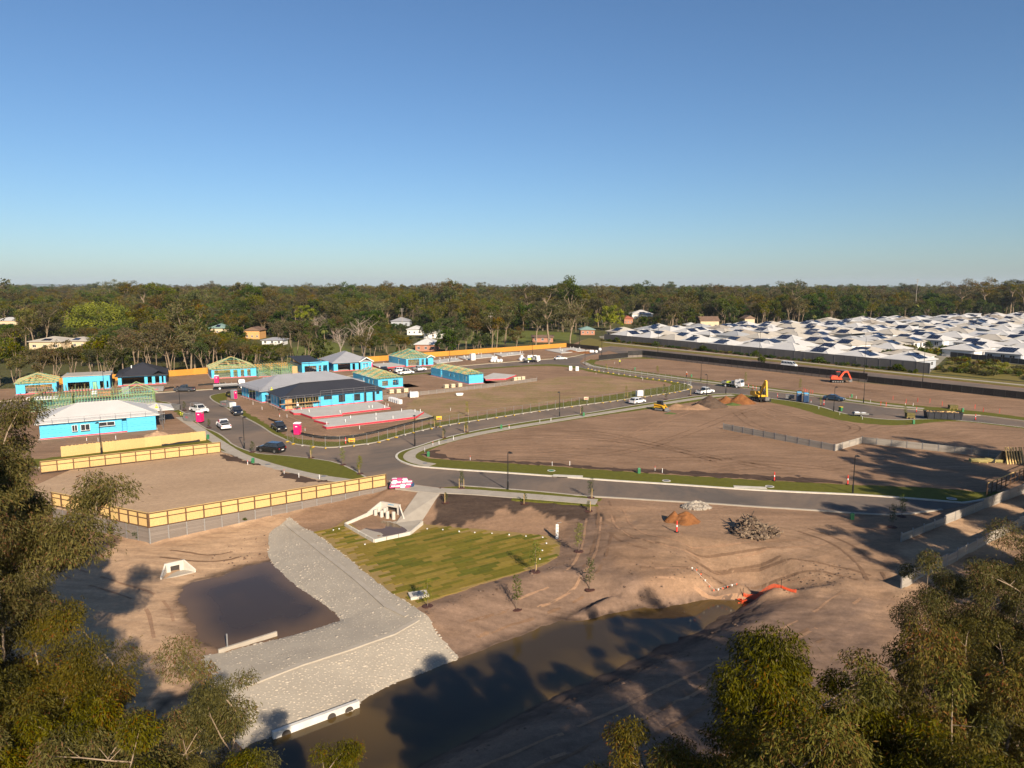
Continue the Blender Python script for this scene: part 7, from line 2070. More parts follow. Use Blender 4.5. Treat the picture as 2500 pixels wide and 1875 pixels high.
for i, (u, v) in enumerate(PEGS):
    c = g(u, v); r = empty('survey_peg', (c.x, c.y, .17), random.uniform(0, 3)); place('peg', PEGW, r)
    if i % 3 == 0: place('painted_tip', PEGT, r)
    tag(r, 'short white survey peg standing in bare soil', 'peg', 'white survey pegs')
for i, (u, v) in enumerate([(2150, 992), (2163, 994), (1970, 961), (1979, 962), (1984, 963), (1966, 960), (2270, 985), (2240, 983), (2180, 978), (2212, 986), (2380, 1000), (2400, 1008), (2440, 1010), (2300, 992), (1962, 957)]):
    c = g(u, v); r = empty('marker_stake', (c.x, c.y, .17), random.uniform(0, 3)); place('stake', PEGO, r); tag(r, 'orange marker stake beside the path of the north lot', 'stake', 'orange marker stakes')
# sign boards on mesh fence, sports sign
for u, v, lab, m in ((859, 1085, 'yellow notice board on the verge behind the corner mesh panels', YPLAS), (1072, 1029, 'yellow notice board near the end of the sediment fence', YPLAS), (1431, 980, 'cream notice board tied to the mesh fence', CARD)):
    c = g(u, v); r = empty('notice_board', (c.x, c.y, .17), math.radians(5)); q = MB(); q.box(-.55, .55, -.03, .03, .25, .95); q.build('board', m, r); q = MB(); q.box(-.4, .4, -.036, -.031, .4, .58); q.build('red_text_band', REDM, r)
    q = MB(); q.box(-.5, -.45, .031, .08, 0, .9); q.box(.45, .5, .031, .08, 0, .9); q.build('legs', GALV, r); tag(r, lab, 'sign')
# kerb inlets and manholes
for u, v, lab, w in ((1386, 1166, 'long concrete kerb inlet on the lower road, left one', 1), (1832, 1194, 'long concrete kerb inlet on the lower road, near the shade', 1)):
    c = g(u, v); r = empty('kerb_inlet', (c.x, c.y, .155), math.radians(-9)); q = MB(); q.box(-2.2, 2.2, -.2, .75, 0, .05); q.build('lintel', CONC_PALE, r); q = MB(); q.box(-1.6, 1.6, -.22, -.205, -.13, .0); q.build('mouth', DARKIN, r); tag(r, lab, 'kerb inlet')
for u, v, lab in ((1627, 1177, 'round manhole cover on the lower verge, middle'), (1879, 1191, 'round manhole cover on the lower verge near the red bollard'), (1346, 1152, 'ring of yellow paint round a pit on the lower verge'), (654, 1137, 'dark manhole in the path beside the fenced lot'), (790, 1166, 'dark manhole in the path before the timber fence'), (1087, 1079, 'dark manhole on the curved path near the bend'), (1038, 1134, 'dark manhole at the path crossing'), (2323, 1221, 'pale ring manhole at the shaded verge end')):
    c = g(u, v); r = empty('manhole_cover', (c.x, c.y, .195)); q = MB(); q.cyl((0, 0, 0), (0, 0, .02), .62, n=18); q.build('collar', CONC_PALE if u not in (654, 790, 1087, 1038) else CONC, r); q = MB(); q.cyl((0, 0, .02), (0, 0, .032), .42, n=18); q.build('lid', STEELG if u != 1346 else GREENP, r); tag(r, lab, 'manhole')

# ------------------------------------------------------------------ heaps
def heap(u0, u1, vb, h, m, lab, name, rocks=0, rock_m=None, depth=.8, low=False, seed=0, peaks=None, rsz=(.1, .35), bars=0):
    a, b_ = g(u0, vb, -.1 if low else 0), g(u1, vb, -.1 if low else 0); c = (a + b_) / 2; R_ = (b_ - a).length / 2
    c.y += R_ * depth * .8
    z0 = th(c.x, c.y) if low else .17
    r = empty(name, (c.x, c.y, z0)); n = 44; rng = np.random.default_rng(seed)
    xs_ = np.linspace(-1.15, 1.15, n); X_, Y_ = np.meshgrid(xs_, xs_, indexing='ij')
    pk = peaks or [(0, 0, 1.0, 1.0)]
    Z_ = np.zeros_like(X_)
    for px, py, w_, hh in pk:
        d = np.hypot((X_ - px) / w_, (Y_ - py) / w_) + fbm(X_ * 2 + seed * 7, Y_ * 2, 3) * .22
        Z_ = np.maximum(Z_, np.clip(1 - d, 0, 1) ** .92 * hh)
    Z_ = Z_ * h * (1 + fbm(X_ * 5, Y_ * 5 + seed, 4) * .25) - .06 * (Z_ <= 0.001)
    q = MB(); q.v = [(x * R_, y * R_ * depth, z) for x, y, z in zip(X_.ravel(), Y_.ravel(), Z_.ravel())]
    I = np.arange(n * n).reshape(n, n); q.f = [tuple(t) for t in np.stack([I[:-1, :-1], I[1:, :-1], I[1:, 1:], I[:-1, 1:]], -1).reshape(-1, 4)
               if max(q.v[i][2] for i in t) > 0]; q.m = [0] * len(q.f)
    q.build('heap', m, r, smooth=True)
    if rocks:
        b2 = MB(); rr = random.Random(seed)
        for i in range(rocks):
            x, y = rr.uniform(-1, 1), rr.uniform(-1, 1)
            if x * x + y * y > 1.0: continue
            ii, jj = int((x + 1.15) / 2.3 * (n - 1)), int((y + 1.15) / 2.3 * (n - 1)); zz = max(Z_[ii, jj], 0); s = rr.uniform(*rsz)
            if bars and i % 3 == 0:
                al = rr.uniform(0, 6.3); el = rr.uniform(-.4, .6); L_ = rr.uniform(.4, bars)
                b2.bar((x * R_, y * R_ * depth, zz), (x * R_ + L_ * math.cos(al) * math.cos(el), y * R_ * depth + L_ * math.sin(al) * math.cos(el), zz + L_ * math.sin(el)), rr.uniform(.05, .2), rr.uniform(.04, .14), mi=i % 2)
            else:
                V_, F_ = sarr[i % 6]; a_ = rr.uniform(0, 6.3); R2 = np.array([[math.cos(a_), -math.sin(a_), 0], [math.sin(a_), math.cos(a_), 0], [0, 0, 1]])
                b2.add(((V_ * (s, s * rr.uniform(.6, 1), s * 1.3)) @ R2.T + (x * R_, y * R_ * depth, zz + s * .2)).tolist(), F_, i % 2)
        o = b2.build('rubble', rock_m, r); tag(o, kind='stuff')
    tag(r, lab, 'heap')
heap(1700, 1782, 998, 2.6, DKSOIL, 'tall dark brown soil heap behind the tracked loader', 'soil_heap', seed=1, depth=.9)
heap(1760, 1848, 990, 2.1, ORSOIL, 'orange soil heap at the feet of the yellow excavator', 'soil_heap', seed=2, peaks=[(.25, 0, .8, 1), (-.5, .2, .6, .75)])
heap(1620, 1740, 1004, 1.3, DIRT_LOT, 'low brown spoil mound between loader and dark heap', 'soil_heap', seed=3, peaks=[(-.4, .1, .6, 1), (.45, -.1, .55, .9), (0, 0, .6, .7)], depth=.5)
heap(1627, 1716, 1282, 1.25, ORSOIL, 'orange soil heap on the sandy ground below the road', 'soil_heap', seed=4, low=True, peaks=[(.15, 0, .9, 1), (-.45, .1, .55, .95)], depth=.75)
heap(1668, 1738, 1246, .75, RUBBLE, 'grey broken concrete rubble heap at the road edge', 'rubble_heap', 420, [RUBBLE, CONC], low=True, seed=5, depth=.6)
heap(1798, 1908, 1314, 1.8, mat('debris_soil', (.12, .075, .045), .95, (.08, .055, .04), 2, bump=.6, space='world'), 'big heap of splintered timber and rubbish on the dirt', 'debris_heap', 900, [DEBRIS, mat('pale_debris', (.24, .17, .11), .9, (.12, .085, .055), 3, space='world')], low=True, seed=6, peaks=[(-.1, .15, .75, 1), (.35, -.2, .7, .6), (-.55, -.2, .5, .5)], rsz=(.08, .34), bars=1.3)
heap(345, 405, 1069, .9, SAND, 'pale sand heap behind the raw paling fence', 'sand_heap', seed=7)
heap(1770, 1812, 992, .55, mat('turf_heap', (.09, .13, .02), .95, (.05, .075, .015), 5, bump=.8, space='world'), 'bright green heap of turf below the orange soil', 'turf_heap', seed=8, depth=.6)
heap(1622, 1652, 1013, .3, mat('turf_heap', (.09, .13, .02)), 'low patch of dumped turf in front of the loader bucket', 'turf_heap', seed=9, depth=.6)
for k, (u, v, w, h, lab) in enumerate(((1395, 861, 8, .9, 'brown soil heap by the black fence, left one'), (1427, 864, 7, .8, 'brown soil heap by the black fence, right one'))):
    heap(u - 18, u + 18, v, h, ORSOIL, lab, 'soil_heap', seed=20 + k)
# loose clods along the bank edges, uncountable
clod = MB(); rr = random.Random(11)
for poly, n in (([(1012, 1492), (1170, 1446), (1320, 1398), (1384, 1345), (1400, 1370), (1330, 1410), (1180, 1462), (1040, 1505)], 900), ([(1530, 1410), (1600, 1370), (1700, 1385), (1800, 1400), (1650, 1445), (1520, 1450)], 150), ([(1870, 1420), (1960, 1400), (2080, 1420), (2090, 1450), (1960, 1465), (1890, 1450)], 200), ([(1040, 1860), (1300, 1725), (1640, 1570), (1850, 1470), (1900, 1470), (1690, 1590), (1400, 1725), (1110, 1866)], 1300), ([(600, 1300), (690, 1300), (660, 1360), (560, 1400), (430, 1430), (440, 1500), (420, 1440), (520, 1350)], 160)):
    P_ = gl(poly, -1.9); x0, x1 = min(p.x for p in P_), max(p.x for p in P_); y0, y1 = min(p.y for p in P_), max(p.y for p in P_); k = 0
    while k < n:
        x, y = rr.uniform(x0, x1), rr.uniform(y0, y1)
        k += 1
        if float(poly_sd(np.array([x]), np.array([y]), P_)[0]) > 0: continue
        s = rr.choice((.04, .05, .06, .07, .09, .13)) * rr.uniform(.7, 1.3); V_, F_ = sarr[k % 6]
        clod.add((V_ * (s, s * rr.uniform(.7, 1.2), s * 1.2) + (x, y, th(x, y) + s * .25)).tolist(), F_)
o = clod.build('loose_clods', DAMP); tag(o, 'scattered clods of dark earth along the channel banks', 'clods', kind='stuff')

# orange barrier mesh and bunting near the channel head
def mesh_run(uvz, h, lab):
    P_ = [Vector((*g(u, v, z)[:2], 0)) for u, v, z in uvz]; L_ = [Vector((p.x, p.y)) for p in P_]; L_ = resample(L_, .35, False); r = empty('barrier_mesh', (L_[0].x, L_[0].y, th(*L_[0]))); b = MB(); O = Vector((L_[0].x, L_[0].y, th(*L_[0])))
    T = [Vector((p.x, p.y, th(p.x, p.y) + h * (.85 + .3 * math.sin(i * .45)))) - O for i, p in enumerate(L_)]; B_ = [Vector((p.x, p.y, th(p.x, p.y) + .05)) - O for p in L_]
    for i in range(len(L_) - 1):
        for k in range(7):
            f0 = k / 6; b.bar(B_[i].lerp(T[i], f0), B_[i + 1].lerp(T[i + 1], f0), .02, .03)
        for k in range(3): f0 = k / 3; b.bar(B_[i].lerp(B_[i + 1], f0), T[i].lerp(T[i + 1], f0), .03, .03)
    o = b.build('netting', MESHO, r); tag(o, kind='stuff')
    for i in range(0, len(L_), 9): q = MB(); q.cyl(B_[i] - Vector((0, 0, .2)), B_[i] + Vector((0, 0, h + .4)), .03, n=5); q.build('star_picket', BLACKM, r)
    tag(r, lab, 'barrier')
mesh_run([(1816, 1405, -1), (1840, 1408, -1), (1880, 1420, -1), (1945, 1438, -1.1)], .5, 'sagging orange barrier mesh at the head of the channel')
c = g(1814, 1412, -1.1); r = empty('fallen_mesh', (c.x, c.y, th(c.x, c.y))); q = MB(); rr = random.Random(2)
for i in range(14): q.bar((rr.uniform(-.4, .4), rr.uniform(-.4, .4), rr.uniform(.05, .3)), (rr.uniform(-.5, .5), rr.uniform(-.8, .3), rr.uniform(.05, .6)), .03, .1)
q.build('netting', MESHO, r); tag(r, 'crumpled bundle of orange barrier mesh by the channel head', 'barrier')
b1 = [g(1690, 1388, -.8), g(1745, 1396, -.8), g(1800, 1396, -.8)]; r = empty('flag_bunting', (b1[0].x, b1[0].y, th(*b1[0][:2]))); O = Vector(r.location)
q = MB()
for a, b_ in zip(b1[:-1], b1[1:]):
    za, zb = th(*a[:2]) + .6, th(*b_[:2]) + .6; q.cyl(Vector((a.x, a.y, za)) - O, Vector((b_.x, b_.y, zb)) - O, .006, n=4)
q.build('cord', WHITEP, r)
for i in range(11):
    t = i / 10 * 2; k = min(int(t), 1); p = b1[k].lerp(b1[k + 1], t - k); z = th(p.x, p.y) + .58; q = MB(); q.add([(-.08, 0, 0), (.08, 0, 0), (0, .01, -.22), (-.08, .02, 0), (.08, .02, 0)], [(0, 1, 2), (4, 3, 2), (0, 3, 4, 1)]); q.build('flag', MESHO if i % 3 else WHITEP, r, Vector((p.x, p.y, z)) - O)
tag(r, 'string of small orange and white flags above the channel head', 'bunting')

# ------------------------------------------------------------------ workers: one skinned body each, clothes as material zones
def person(loc, rz, top, bottom, lab, pose='stand', hat=HIVIS):
    J = {'pelvis': (0, 0, .93), 'chest': (0, 0, 1.3), 'neck': (0, 0, 1.48), 'head': (0, .02, 1.64), 'crown': (0, .02, 1.75),
         'lsh': (-.19, 0, 1.40), 'lel': (-.27, .02, 1.13), 'lha': (-.27, .14, .9), 'rsh': (.19, 0, 1.40), 'rel': (.28, .03, 1.13), 'rha': (.27, .16, .92),
         'lhip': (-.1, 0, .9), 'lkn': (-.11, .03, .48), 'lan': (-.12, 0, .08), 'lto': (-.12, .16, .04), 'rhip': (.1, 0, .9), 'rkn': (.12, .05, .48), 'ran': (.13, -.04, .08), 'rto': (.13, .12, .04)}
    if pose == 'bend':
        for k_ in ('chest', 'neck', 'head', 'crown', 'lsh', 'rsh', 'lel', 'rel', 'lha', 'rha'):
            x, y, z = J[k_]; d = z - .93; J[k_] = (x, y + d * .85, .93 + d * .45)
        J['lha'] = (-.2, .62, .55); J['rha'] = (.2, .62, .55); J['lel'] = (-.26, .5, .85); J['rel'] = (.26, .5, .85)
    names = list(J); par = {'chest': 'pelvis', 'neck': 'chest', 'head': 'neck', 'crown': 'head', 'lsh': 'chest', 'lel': 'lsh', 'lha': 'lel', 'rsh': 'chest', 'rel': 'rsh', 'rha': 'rel', 'lhip': 'pelvis', 'lkn': 'lhip', 'lan': 'lkn', 'lto': 'lan', 'rhip': 'pelvis', 'rkn': 'rhip', 'ran': 'rkn', 'rto': 'ran'}
    rad = {'pelvis': .15, 'chest': .17, 'neck': .06, 'head': .10, 'crown': .08, 'lsh': .075, 'rsh': .075, 'lel': .05, 'rel': .05, 'lha': .04, 'rha': .04, 'lhip': .10, 'rhip': .10, 'lkn': .065, 'rkn': .065, 'lan': .05, 'ran': .05, 'lto': .045, 'rto': .045}
    m_ = bpy.data.meshes.new('body'); m_.from_pydata([J[n_] for n_ in names], [(names.index(p), names.index(c_)) for c_, p in par.items()], [])
    o = bpy.data.objects.new('body', m_); COL.objects.link(o)
    sk = o.modifiers.new('skin', 'SKIN'); o.modifiers.new('sub', 'SUBSURF').levels = 1
    m_.skin_vertices[0].data  # created with the modifier
    for i, n_ in enumerate(names): m_.skin_vertices[0].data[i].radius = (rad[n_], rad[n_] * (.75 if n_ in ('chest', 'pelvis') else 1)); m_.skin_vertices[0].data[i].use_root = n_ == 'pelvis'
    dg = bpy.context.evaluated_depsgraph_get(); ev = bpy.data.meshes.new_from_object(o.evaluated_get(dg)); bpy.data.objects.remove(o)
    for mm in (top, bottom, SKIN, BLACKM): ev.materials.append(mm)
    hz = J['neck'][2]
    for p in ev.polygons:
        c_ = p.center
        dh = min((Vector(J[q_]) - c_).length for q_ in ('lha', 'rha')); hd = min((Vector(J[q_]) - c_).length for q_ in ('head', 'crown', 'neck'))
        p.material_index = 2 if dh < .09 or hd < .13 else 3 if c_.z < .1 else 1 if c_.z < .93 and min((Vector(J[q_]) - c_).length for q_ in ('lel', 'rel')) > .16 else 0
        p.use_smooth = True
    r = empty('person', loc, rz); place('body', ev, r)
    q = MB(); hx, hy, hzz = J['crown']; loft(q, [[(hx + math.cos(t) * k, hy + math.sin(t) * k * 1.15, hzz + z) for t in np.arange(10) * math.pi / 5] for k, z in ((.15, -.05), (.13, -.03), (.115, .05), (.06, .10))]); q.build('hard_hat', hat, r)
    tag(r, lab, 'person')
c = g(1513, 891); person((c.x, c.y, .17), .4, HIVIS, CLOTH, 'worker in a yellow vest standing on the far brown lot', hat=WHITEP)
c = g(1676, 924); person((c.x, c.y, .19), 2.0, HIVISO, CLOTH, 'worker in an orange vest on the north path', hat=WHITEP)
c = g(449, 1023); person((c.x, c.y, .19), 2.6, HIVIS, CLOTH, 'worker in yellow bending over beside the skip', 'bend', hat=HIVIS)
c = g(665, 988); person((c.x, c.y, 2.35), .5, HIVIS, HIVIS, 'worker in yellow up on the scaffold of the grey roofed house', hat=HIVIS)
q = MB(); q.box(-1.2, 1.4, -.5, .5, 2.27, 2.34)
for x in (-1.1, 1.3):
    for y in (-.45, .45): q.cyl((x, y, .17), (x, y, 2.27), .03, n=5); q.cyl((x, y, 2.34), (x, y, 3.3), .03, n=5)
for y in (-.45, .45): q.cyl((-1.1, y, 3.3), (1.3, y, 3.3), .026, n=5); q.cyl((-1.1, y, 1.2), (1.3, y, 1.2), .026, n=5)
o = q.build('scaffold_tower', GALV, None, (c.x, c.y, 0), math.radians(33)); tag(o, 'scaffold tower under the worker at the corner of the grey roof', 'scaffold')
c = g(385, 1037); person((c.x, c.y, 2.35), .5, HIVIS, CLOTH, 'worker in yellow on the scaffold beside the white roof', hat=HIVIS)
q2 = q.mesh('scaffold_tower', GALV); o = place('scaffold_tower', q2, None, (c.x, c.y, 0), math.radians(30)); tag(o, 'scaffold tower under the worker beside the white roof', 'scaffold')
c = g(727, 1003); person((c.x, c.y, .17), 3.0, WHITEP, CLOTH, 'worker in a white shirt before the bare timber studs', hat=WHITEP)

# ------------------------------------------------------------------ trees
def limb_points(p0, d, L, rng, n=4, wob=.12, lift=.1):
    pts_ = [np.array(p0, float)]; d = np.array(d, float); d /= np.linalg.norm(d)
    for i in range(n):
        d = d + rng.normal(0, wob, 3) + np.array([0, 0, lift]); d /= np.linalg.norm(d)
        pts_.append(pts_[-1] + d * L / n)
    return pts_, d


def gum(seed, H, fork=.42, limbs=4, subs=3, spread=.55, clump=.11, nleaf=1900, ls=(.62, .32), m=None, bark=None, droop=.5, stems=1, flat=.75, twigs=0, lean=.05, rad=.016, nseg=6, inner=.25):
    rng = np.random.default_rng(seed); wood = MB(); tips = []
    for s in range(stems):
        a = rng.uniform(0, 6.28); off = (0 if stems == 1 else .35 * H * .06)
        base = np.array([math.cos(a) * off, math.sin(a) * off, -.3])
        d0 = np.array([rng.normal(0, lean) + (math.cos(a) * .16 if stems > 1 else 0), rng.normal(0, lean) + (math.sin(a) * .16 if stems > 1 else 0), 1])
        tp, td_ = limb_points(base, d0, H * fork * rng.uniform(.85, 1.15), rng, 5, .06, .02)
        r0 = H * rad * (1 if stems == 1 else .6)
        wood.tube(tp, list(np.linspace(r0, r0 * .68, len(tp))), nseg)
        for i in range(limbs):
            az = 6.28 * i / limbs + rng.uniform(-.5, .5); out = spread * rng.uniform(.5, 1.25) if i else spread * .15
            st = tp[-1] if rng.random() < .65 else tp[-2]
            lp, ld = limb_points(st, (math.cos(az) * out, math.sin(az) * out, .8), H * (1 - fork) * rng.uniform(.55, .8), rng, 4, .14, .06)
            wood.tube(lp, list(np.linspace(r0 * .55, r0 * .2, len(lp))), max(4, nseg - 1))
            tips.append(lp[-1])
            for j in range(subs):
                az2 = rng.uniform(0, 6.28); k = int(rng.integers(1, len(lp)))
                sp, sd_ = limb_points(lp[k], (math.cos(az2) * .9, math.sin(az2) * .9, .55), H * (1 - fork) * rng.uniform(.25, .48), rng, 3, .2, .05)
                wood.tube(sp, list(np.linspace(r0 * .26, r0 * .08, len(sp))), 4)
                tips.append(sp[-1])
                if rng.random() < inner: tips.append(sp[1])
                for t_ in range(twigs):
                    az3 = rng.uniform(0, 6.28); k3 = int(rng.integers(1, len(sp)))
                    wp_, _ = limb_points(sp[k3], (math.cos(az3), math.sin(az3), rng.uniform(-.1, .7)), H * .05 * rng.uniform(.7, 1.6), rng, 2, .25, .0)
                    wood.tube(wp_, [r0 * .09, r0 * .07, r0 * .03], 3); tips.append(wp_[-1])
    vs, ts = [], []; per = max(6, int(nleaf / len(tips)))
    for t_ in tips:
        r_ = H * clump * rng.uniform(.65, 1.25); k = int(per * rng.uniform(.6, 1.4))
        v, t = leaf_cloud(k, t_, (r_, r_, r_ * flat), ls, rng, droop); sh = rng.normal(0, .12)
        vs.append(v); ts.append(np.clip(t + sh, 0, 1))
    return wood.mesh('trunk', bark or BARK), leaf_mesh('crown', vs, ts, m or LEAF_EUC)


def dome_tree(seed, H, Wd, nleaf, m, ls=(.8, .5), low=.25):
    rng = np.random.default_rng(seed); wood = MB(); vs, ts = [], []
    wood.tube([(0, 0, -.3), (.1, 0, H * .2), (0, .1, H * .45)], [H * .035, H * .028, H * .015], 6)
    nb = 46
    for i in range(nb):
        a = rng.uniform(0, 6.28); u_ = rng.random() ** .5; z = rng.uniform(low, 1) * 1.0
        rr_ = Wd / 2 * math.sqrt(max(0, 1 - ((z - .45) / .6) ** 2)) * u_
        c = np.array([math.cos(a) * rr_, math.sin(a) * rr_, H * (z * .92)])
        if i < 14: wood.tube([(0, 0, H * .3), tuple(c * .6 + np.array([0, 0, H * .12])), tuple(c)], [H * .012, H * .007, H * .003], 4)
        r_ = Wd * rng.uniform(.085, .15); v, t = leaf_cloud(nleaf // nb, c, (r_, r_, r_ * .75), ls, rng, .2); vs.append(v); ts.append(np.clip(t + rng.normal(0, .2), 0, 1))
    return wood.mesh('trunk', BARK_DK), leaf_mesh('crown', vs, ts, m)


def palm(seed, H, nf=16, fl=3.2):
    rng = np.random.default_rng(seed); wood = MB()
    wood.tube([(0, 0, -.3), (.1, 0, H * .5), (.15, .05, H)], [.22, .17, .13], 7)
    vs, ts = [], []
    for i in range(nf):
        a = 6.28 * i / nf + rng.normal(0, .2); el = rng.uniform(.1, 1.1); p = np.array([.15, .05, H]); d = np.array([math.cos(a) * math.cos(el), math.sin(a) * math.cos(el), math.sin(el)])
        side = np.array([-math.sin(a), math.cos(a), 0]); qs = []; n = 8
        for k in range(n):
            q0 = p; d = d + np.array([0, 0, -.24]); d /= np.linalg.norm(d); p = p + d * fl / n
            w = .55 * math.sin(math.pi * (k + .8) / (n + .6)) + .1
            for s in (-1, 1):
                qs.append([q0, q0 + side * s * w + np.array([0, 0, -.18 * w]) + d * .2, p + side * s * w * .8 + np.array([0, 0, -.25 * w]) + d * .2, p])
        vs.append(np.array(qs)); ts.append(np.full(len(qs), rng.uniform(.3, .9)))
    return wood.mesh('trunk', BARK), leaf_mesh('crown', vs, ts, PALM)


GUMS = [gum(101, 17, nleaf=2300), gum(102, 18, limbs=5, spread=.5, nleaf=2500), gum(103, 15, fork=.36, limbs=4, subs=4, nleaf=2300, m=LEAF_GR), gum(104, 20, fork=.5, limbs=4, nleaf=2400), gum(105, 16, fork=.3, stems=2, limbs=3, nleaf=2300), gum(106, 19, fork=.46, limbs=5, subs=2, nleaf=2200, clump=.13)]
PAPER = [gum(111, 14, fork=.55, stems=3, limbs=2, subs=2, nleaf=1500, clump=.10, spread=.4), gum(112, 15, fork=.6, stems=2, limbs=3, subs=2, nleaf=1500, clump=.10, spread=.45), gum(113, 13, fork=.5, stems=4, limbs=2, subs=2, nleaf=1600, clump=.11, spread=.4), gum(114, 16, fork=.58, limbs=4, subs=2, nleaf=1500, clump=.11, spread=.6)]
DARKT = [dome_tree(121, 12, 12, 2600, LEAF_DK), dome_tree(122, 14, 11, 2600, LEAF_GR), dome_tree(123, 9, 9, 1900, LEAF_GR, (.6, .4), .1), gum(124, 15, fork=.2, limbs=6, subs=3, nleaf=2800, m=LEAF_GR, bark=BARK_DK, clump=.13)]
FIG = dome_tree(131, 14, 30, 9000, LEAF_BR, (.8, .5)); FIG2 = dome_tree(132, 13, 15, 4200, LEAF_BR, (.7, .45))
DENSE = dome_tree(133, 21, 24, 9000, LEAF_DN, (.9, .55), .12)
BARE = gum(141, 15, fork=.3, limbs=6, subs=5, nleaf=700, ls=(.5, .06), m=LEAF_GY, bark=mat('dead_bark', (.40, .32, .26), .9), twigs=3, clump=.12)
TALL = [gum(151, 28, fork=.5, limbs=5, subs=3, nleaf=3200, clump=.085, spread=.5, m=LEAF_EUC), gum(152, 30, fork=.58, limbs=4, subs=3, nleaf=2600, clump=.085, spread=.55)]
PALMS = [palm(161, 11), palm(162, 8, 20, 3.0)]
POIN = dome_tree(171, 6.5, 14, 2200, LEAF_GR, (.6, .4), .55)


def plant_tree(proto, x, y, s, lab, group, name='gum_tree', sz=None, rz=None, z=None):
    r = empty(name, (x, y, th(x, y) if z is None and y < GY1 else (z or 0)), random.uniform(0, 6.28) if rz is None else rz)
    r.scale = (s, s, s * (sz or 1))
    place('trunk', proto[0], r); place('crown', proto[1], r)
    tag(r, lab, 'tree', group)
    return r


def proj(x, y, z):
    d = y * math.cos(PITCH) + (CAM_H - z) * math.sin(PITCH)
    return CU + FPX * x / d, CV - FPX * ((z - CAM_H) * math.cos(PITCH) + y * math.sin(PITCH)) / d


# ---- houses glimpsed in the woodland
def wood_house(u0, u1, vb, wm, rm, hw, pitch, D, lab, wins=3, name='woodland_house', solar=False, gable=False):
    a, b = g(u0, vb), g(u1, vb); W_ = (b - a).length; r = empty(name, (a.x, a.y, 0))
    for sd_, op in (('f', [(W_ * (i + .3) / wins, W_ * (i + .65) / wins, .9, 2.1) for i in range(wins)]), ('l', []), ('r', []), ('b', [])): wall(r, wm, sd_, W_, D, hw, op, glass=sd_ == 'f')
    ro = hip_roof(r, rm, 0, W_, 0, D, hw + .1, pitch, .6, gable=gable)
    if solar: q = MB(); s = math.tan(math.radians(pitch)); q.add([(W_ * .35, .6, hw + .25 + 1.2 * s), (W_ * .65, .6, hw + .25 + 1.2 * s), (W_ * .62, 3.2, hw + .25 + 3.8 * s), (W_ * .38, 3.2, hw + .25 + 3.8 * s)], [(0, 1, 2, 3)]); q.build('solar_panels', PV, ro)
    tag(r, lab, 'house', 'houses among the trees')
WH = [(72, 150, 853, WALL_CR, ROOF_CR, 3.4, 14, 14, 'cream house with a flat pale roof among the left trees', True), (155, 212, 850, WALL_CR, ROOF_CR, 3.2, 14, 12, 'pale roofed annexe right of the cream house in the trees', True), (-20, 40, 797, WALL_CR, ROOF_WH, 4.0, 14, 15, 'white roofed house at the far left edge', False), (512, 550, 816, WALL_CR, ROOF_GN, 3.5, 24, 11, 'pale green roofed house in the woodland', True),
      (598, 634, 828, WALL_OR, ROOF_BR, 4.6, 20, 10, 'orange walled house with a brown gable among the trees', True), (640, 690, 843, WALL_WH, ROOF_GR, 2.4, 12, 8, 'low white shed behind the paddock', False), (994, 1030, 818, WALL_WH, ROOF_WH, 3.2, 20, 13, 'white roofed house behind the umbrella shaped tree', False), (1035, 1080, 826, WALL_WH, ROOF_WH, 3.0, 18, 10, 'white house partly hidden by the umbrella shaped tree', False),
      (1014, 1066, 858, WALL_BR, ROOF_WH, 3.0, 24, 13, 'white roofed brick house just behind the orange fence', False), (955, 1000, 796, WALL_GR, ROOF_GR, 3.4, 20, 12, 'grey roofed house beside the power pole', False), (1543, 1594, 778, WALL_WH, ROOF_WH, 4.0, 20, 16, 'white house standing alone in the far woodland', True), (1524, 1545, 791, WALL_BR, ROOF_RD, 4.0, 26, 12, 'red tiled roof in the far woodland', False),
      (1418, 1452, 818, WALL_BR, ROOF_GN, 3.0, 20, 10, 'green roofed brick house left of the white roofs', False), (1676, 1704, 806, WALL_BR, ROOF_WH, 3.2, 18, 9, 'pink brick house at the edge of the white roofs', False), (1710, 1755, 800, WALL_CR, ROOF_BR, 4.6, 24, 11, 'brown roofed cream house above the white roofs', False), (1818, 1842, 795, WALL_CR, ROOF_BR, 5.0, 28, 10, 'small cream gable peeping over the white roofs', False), (1300, 1350, 836, WALL_BR, ROOF_BR, 2.5, 14, 6, 'low brown shelter beside the far trees', False)]
for q_ in WH: wood_house(*q_[:9], wins=3, solar=q_[9], gable=q_[4] in (ROOF_BR,))
KEEP = [(q_[0], q_[1], q_[2]) for q_ in WH] + [(150, 335, 804), (1460, 1522, 804), (715, 775, 788)]        # sight gaps kept by low planting


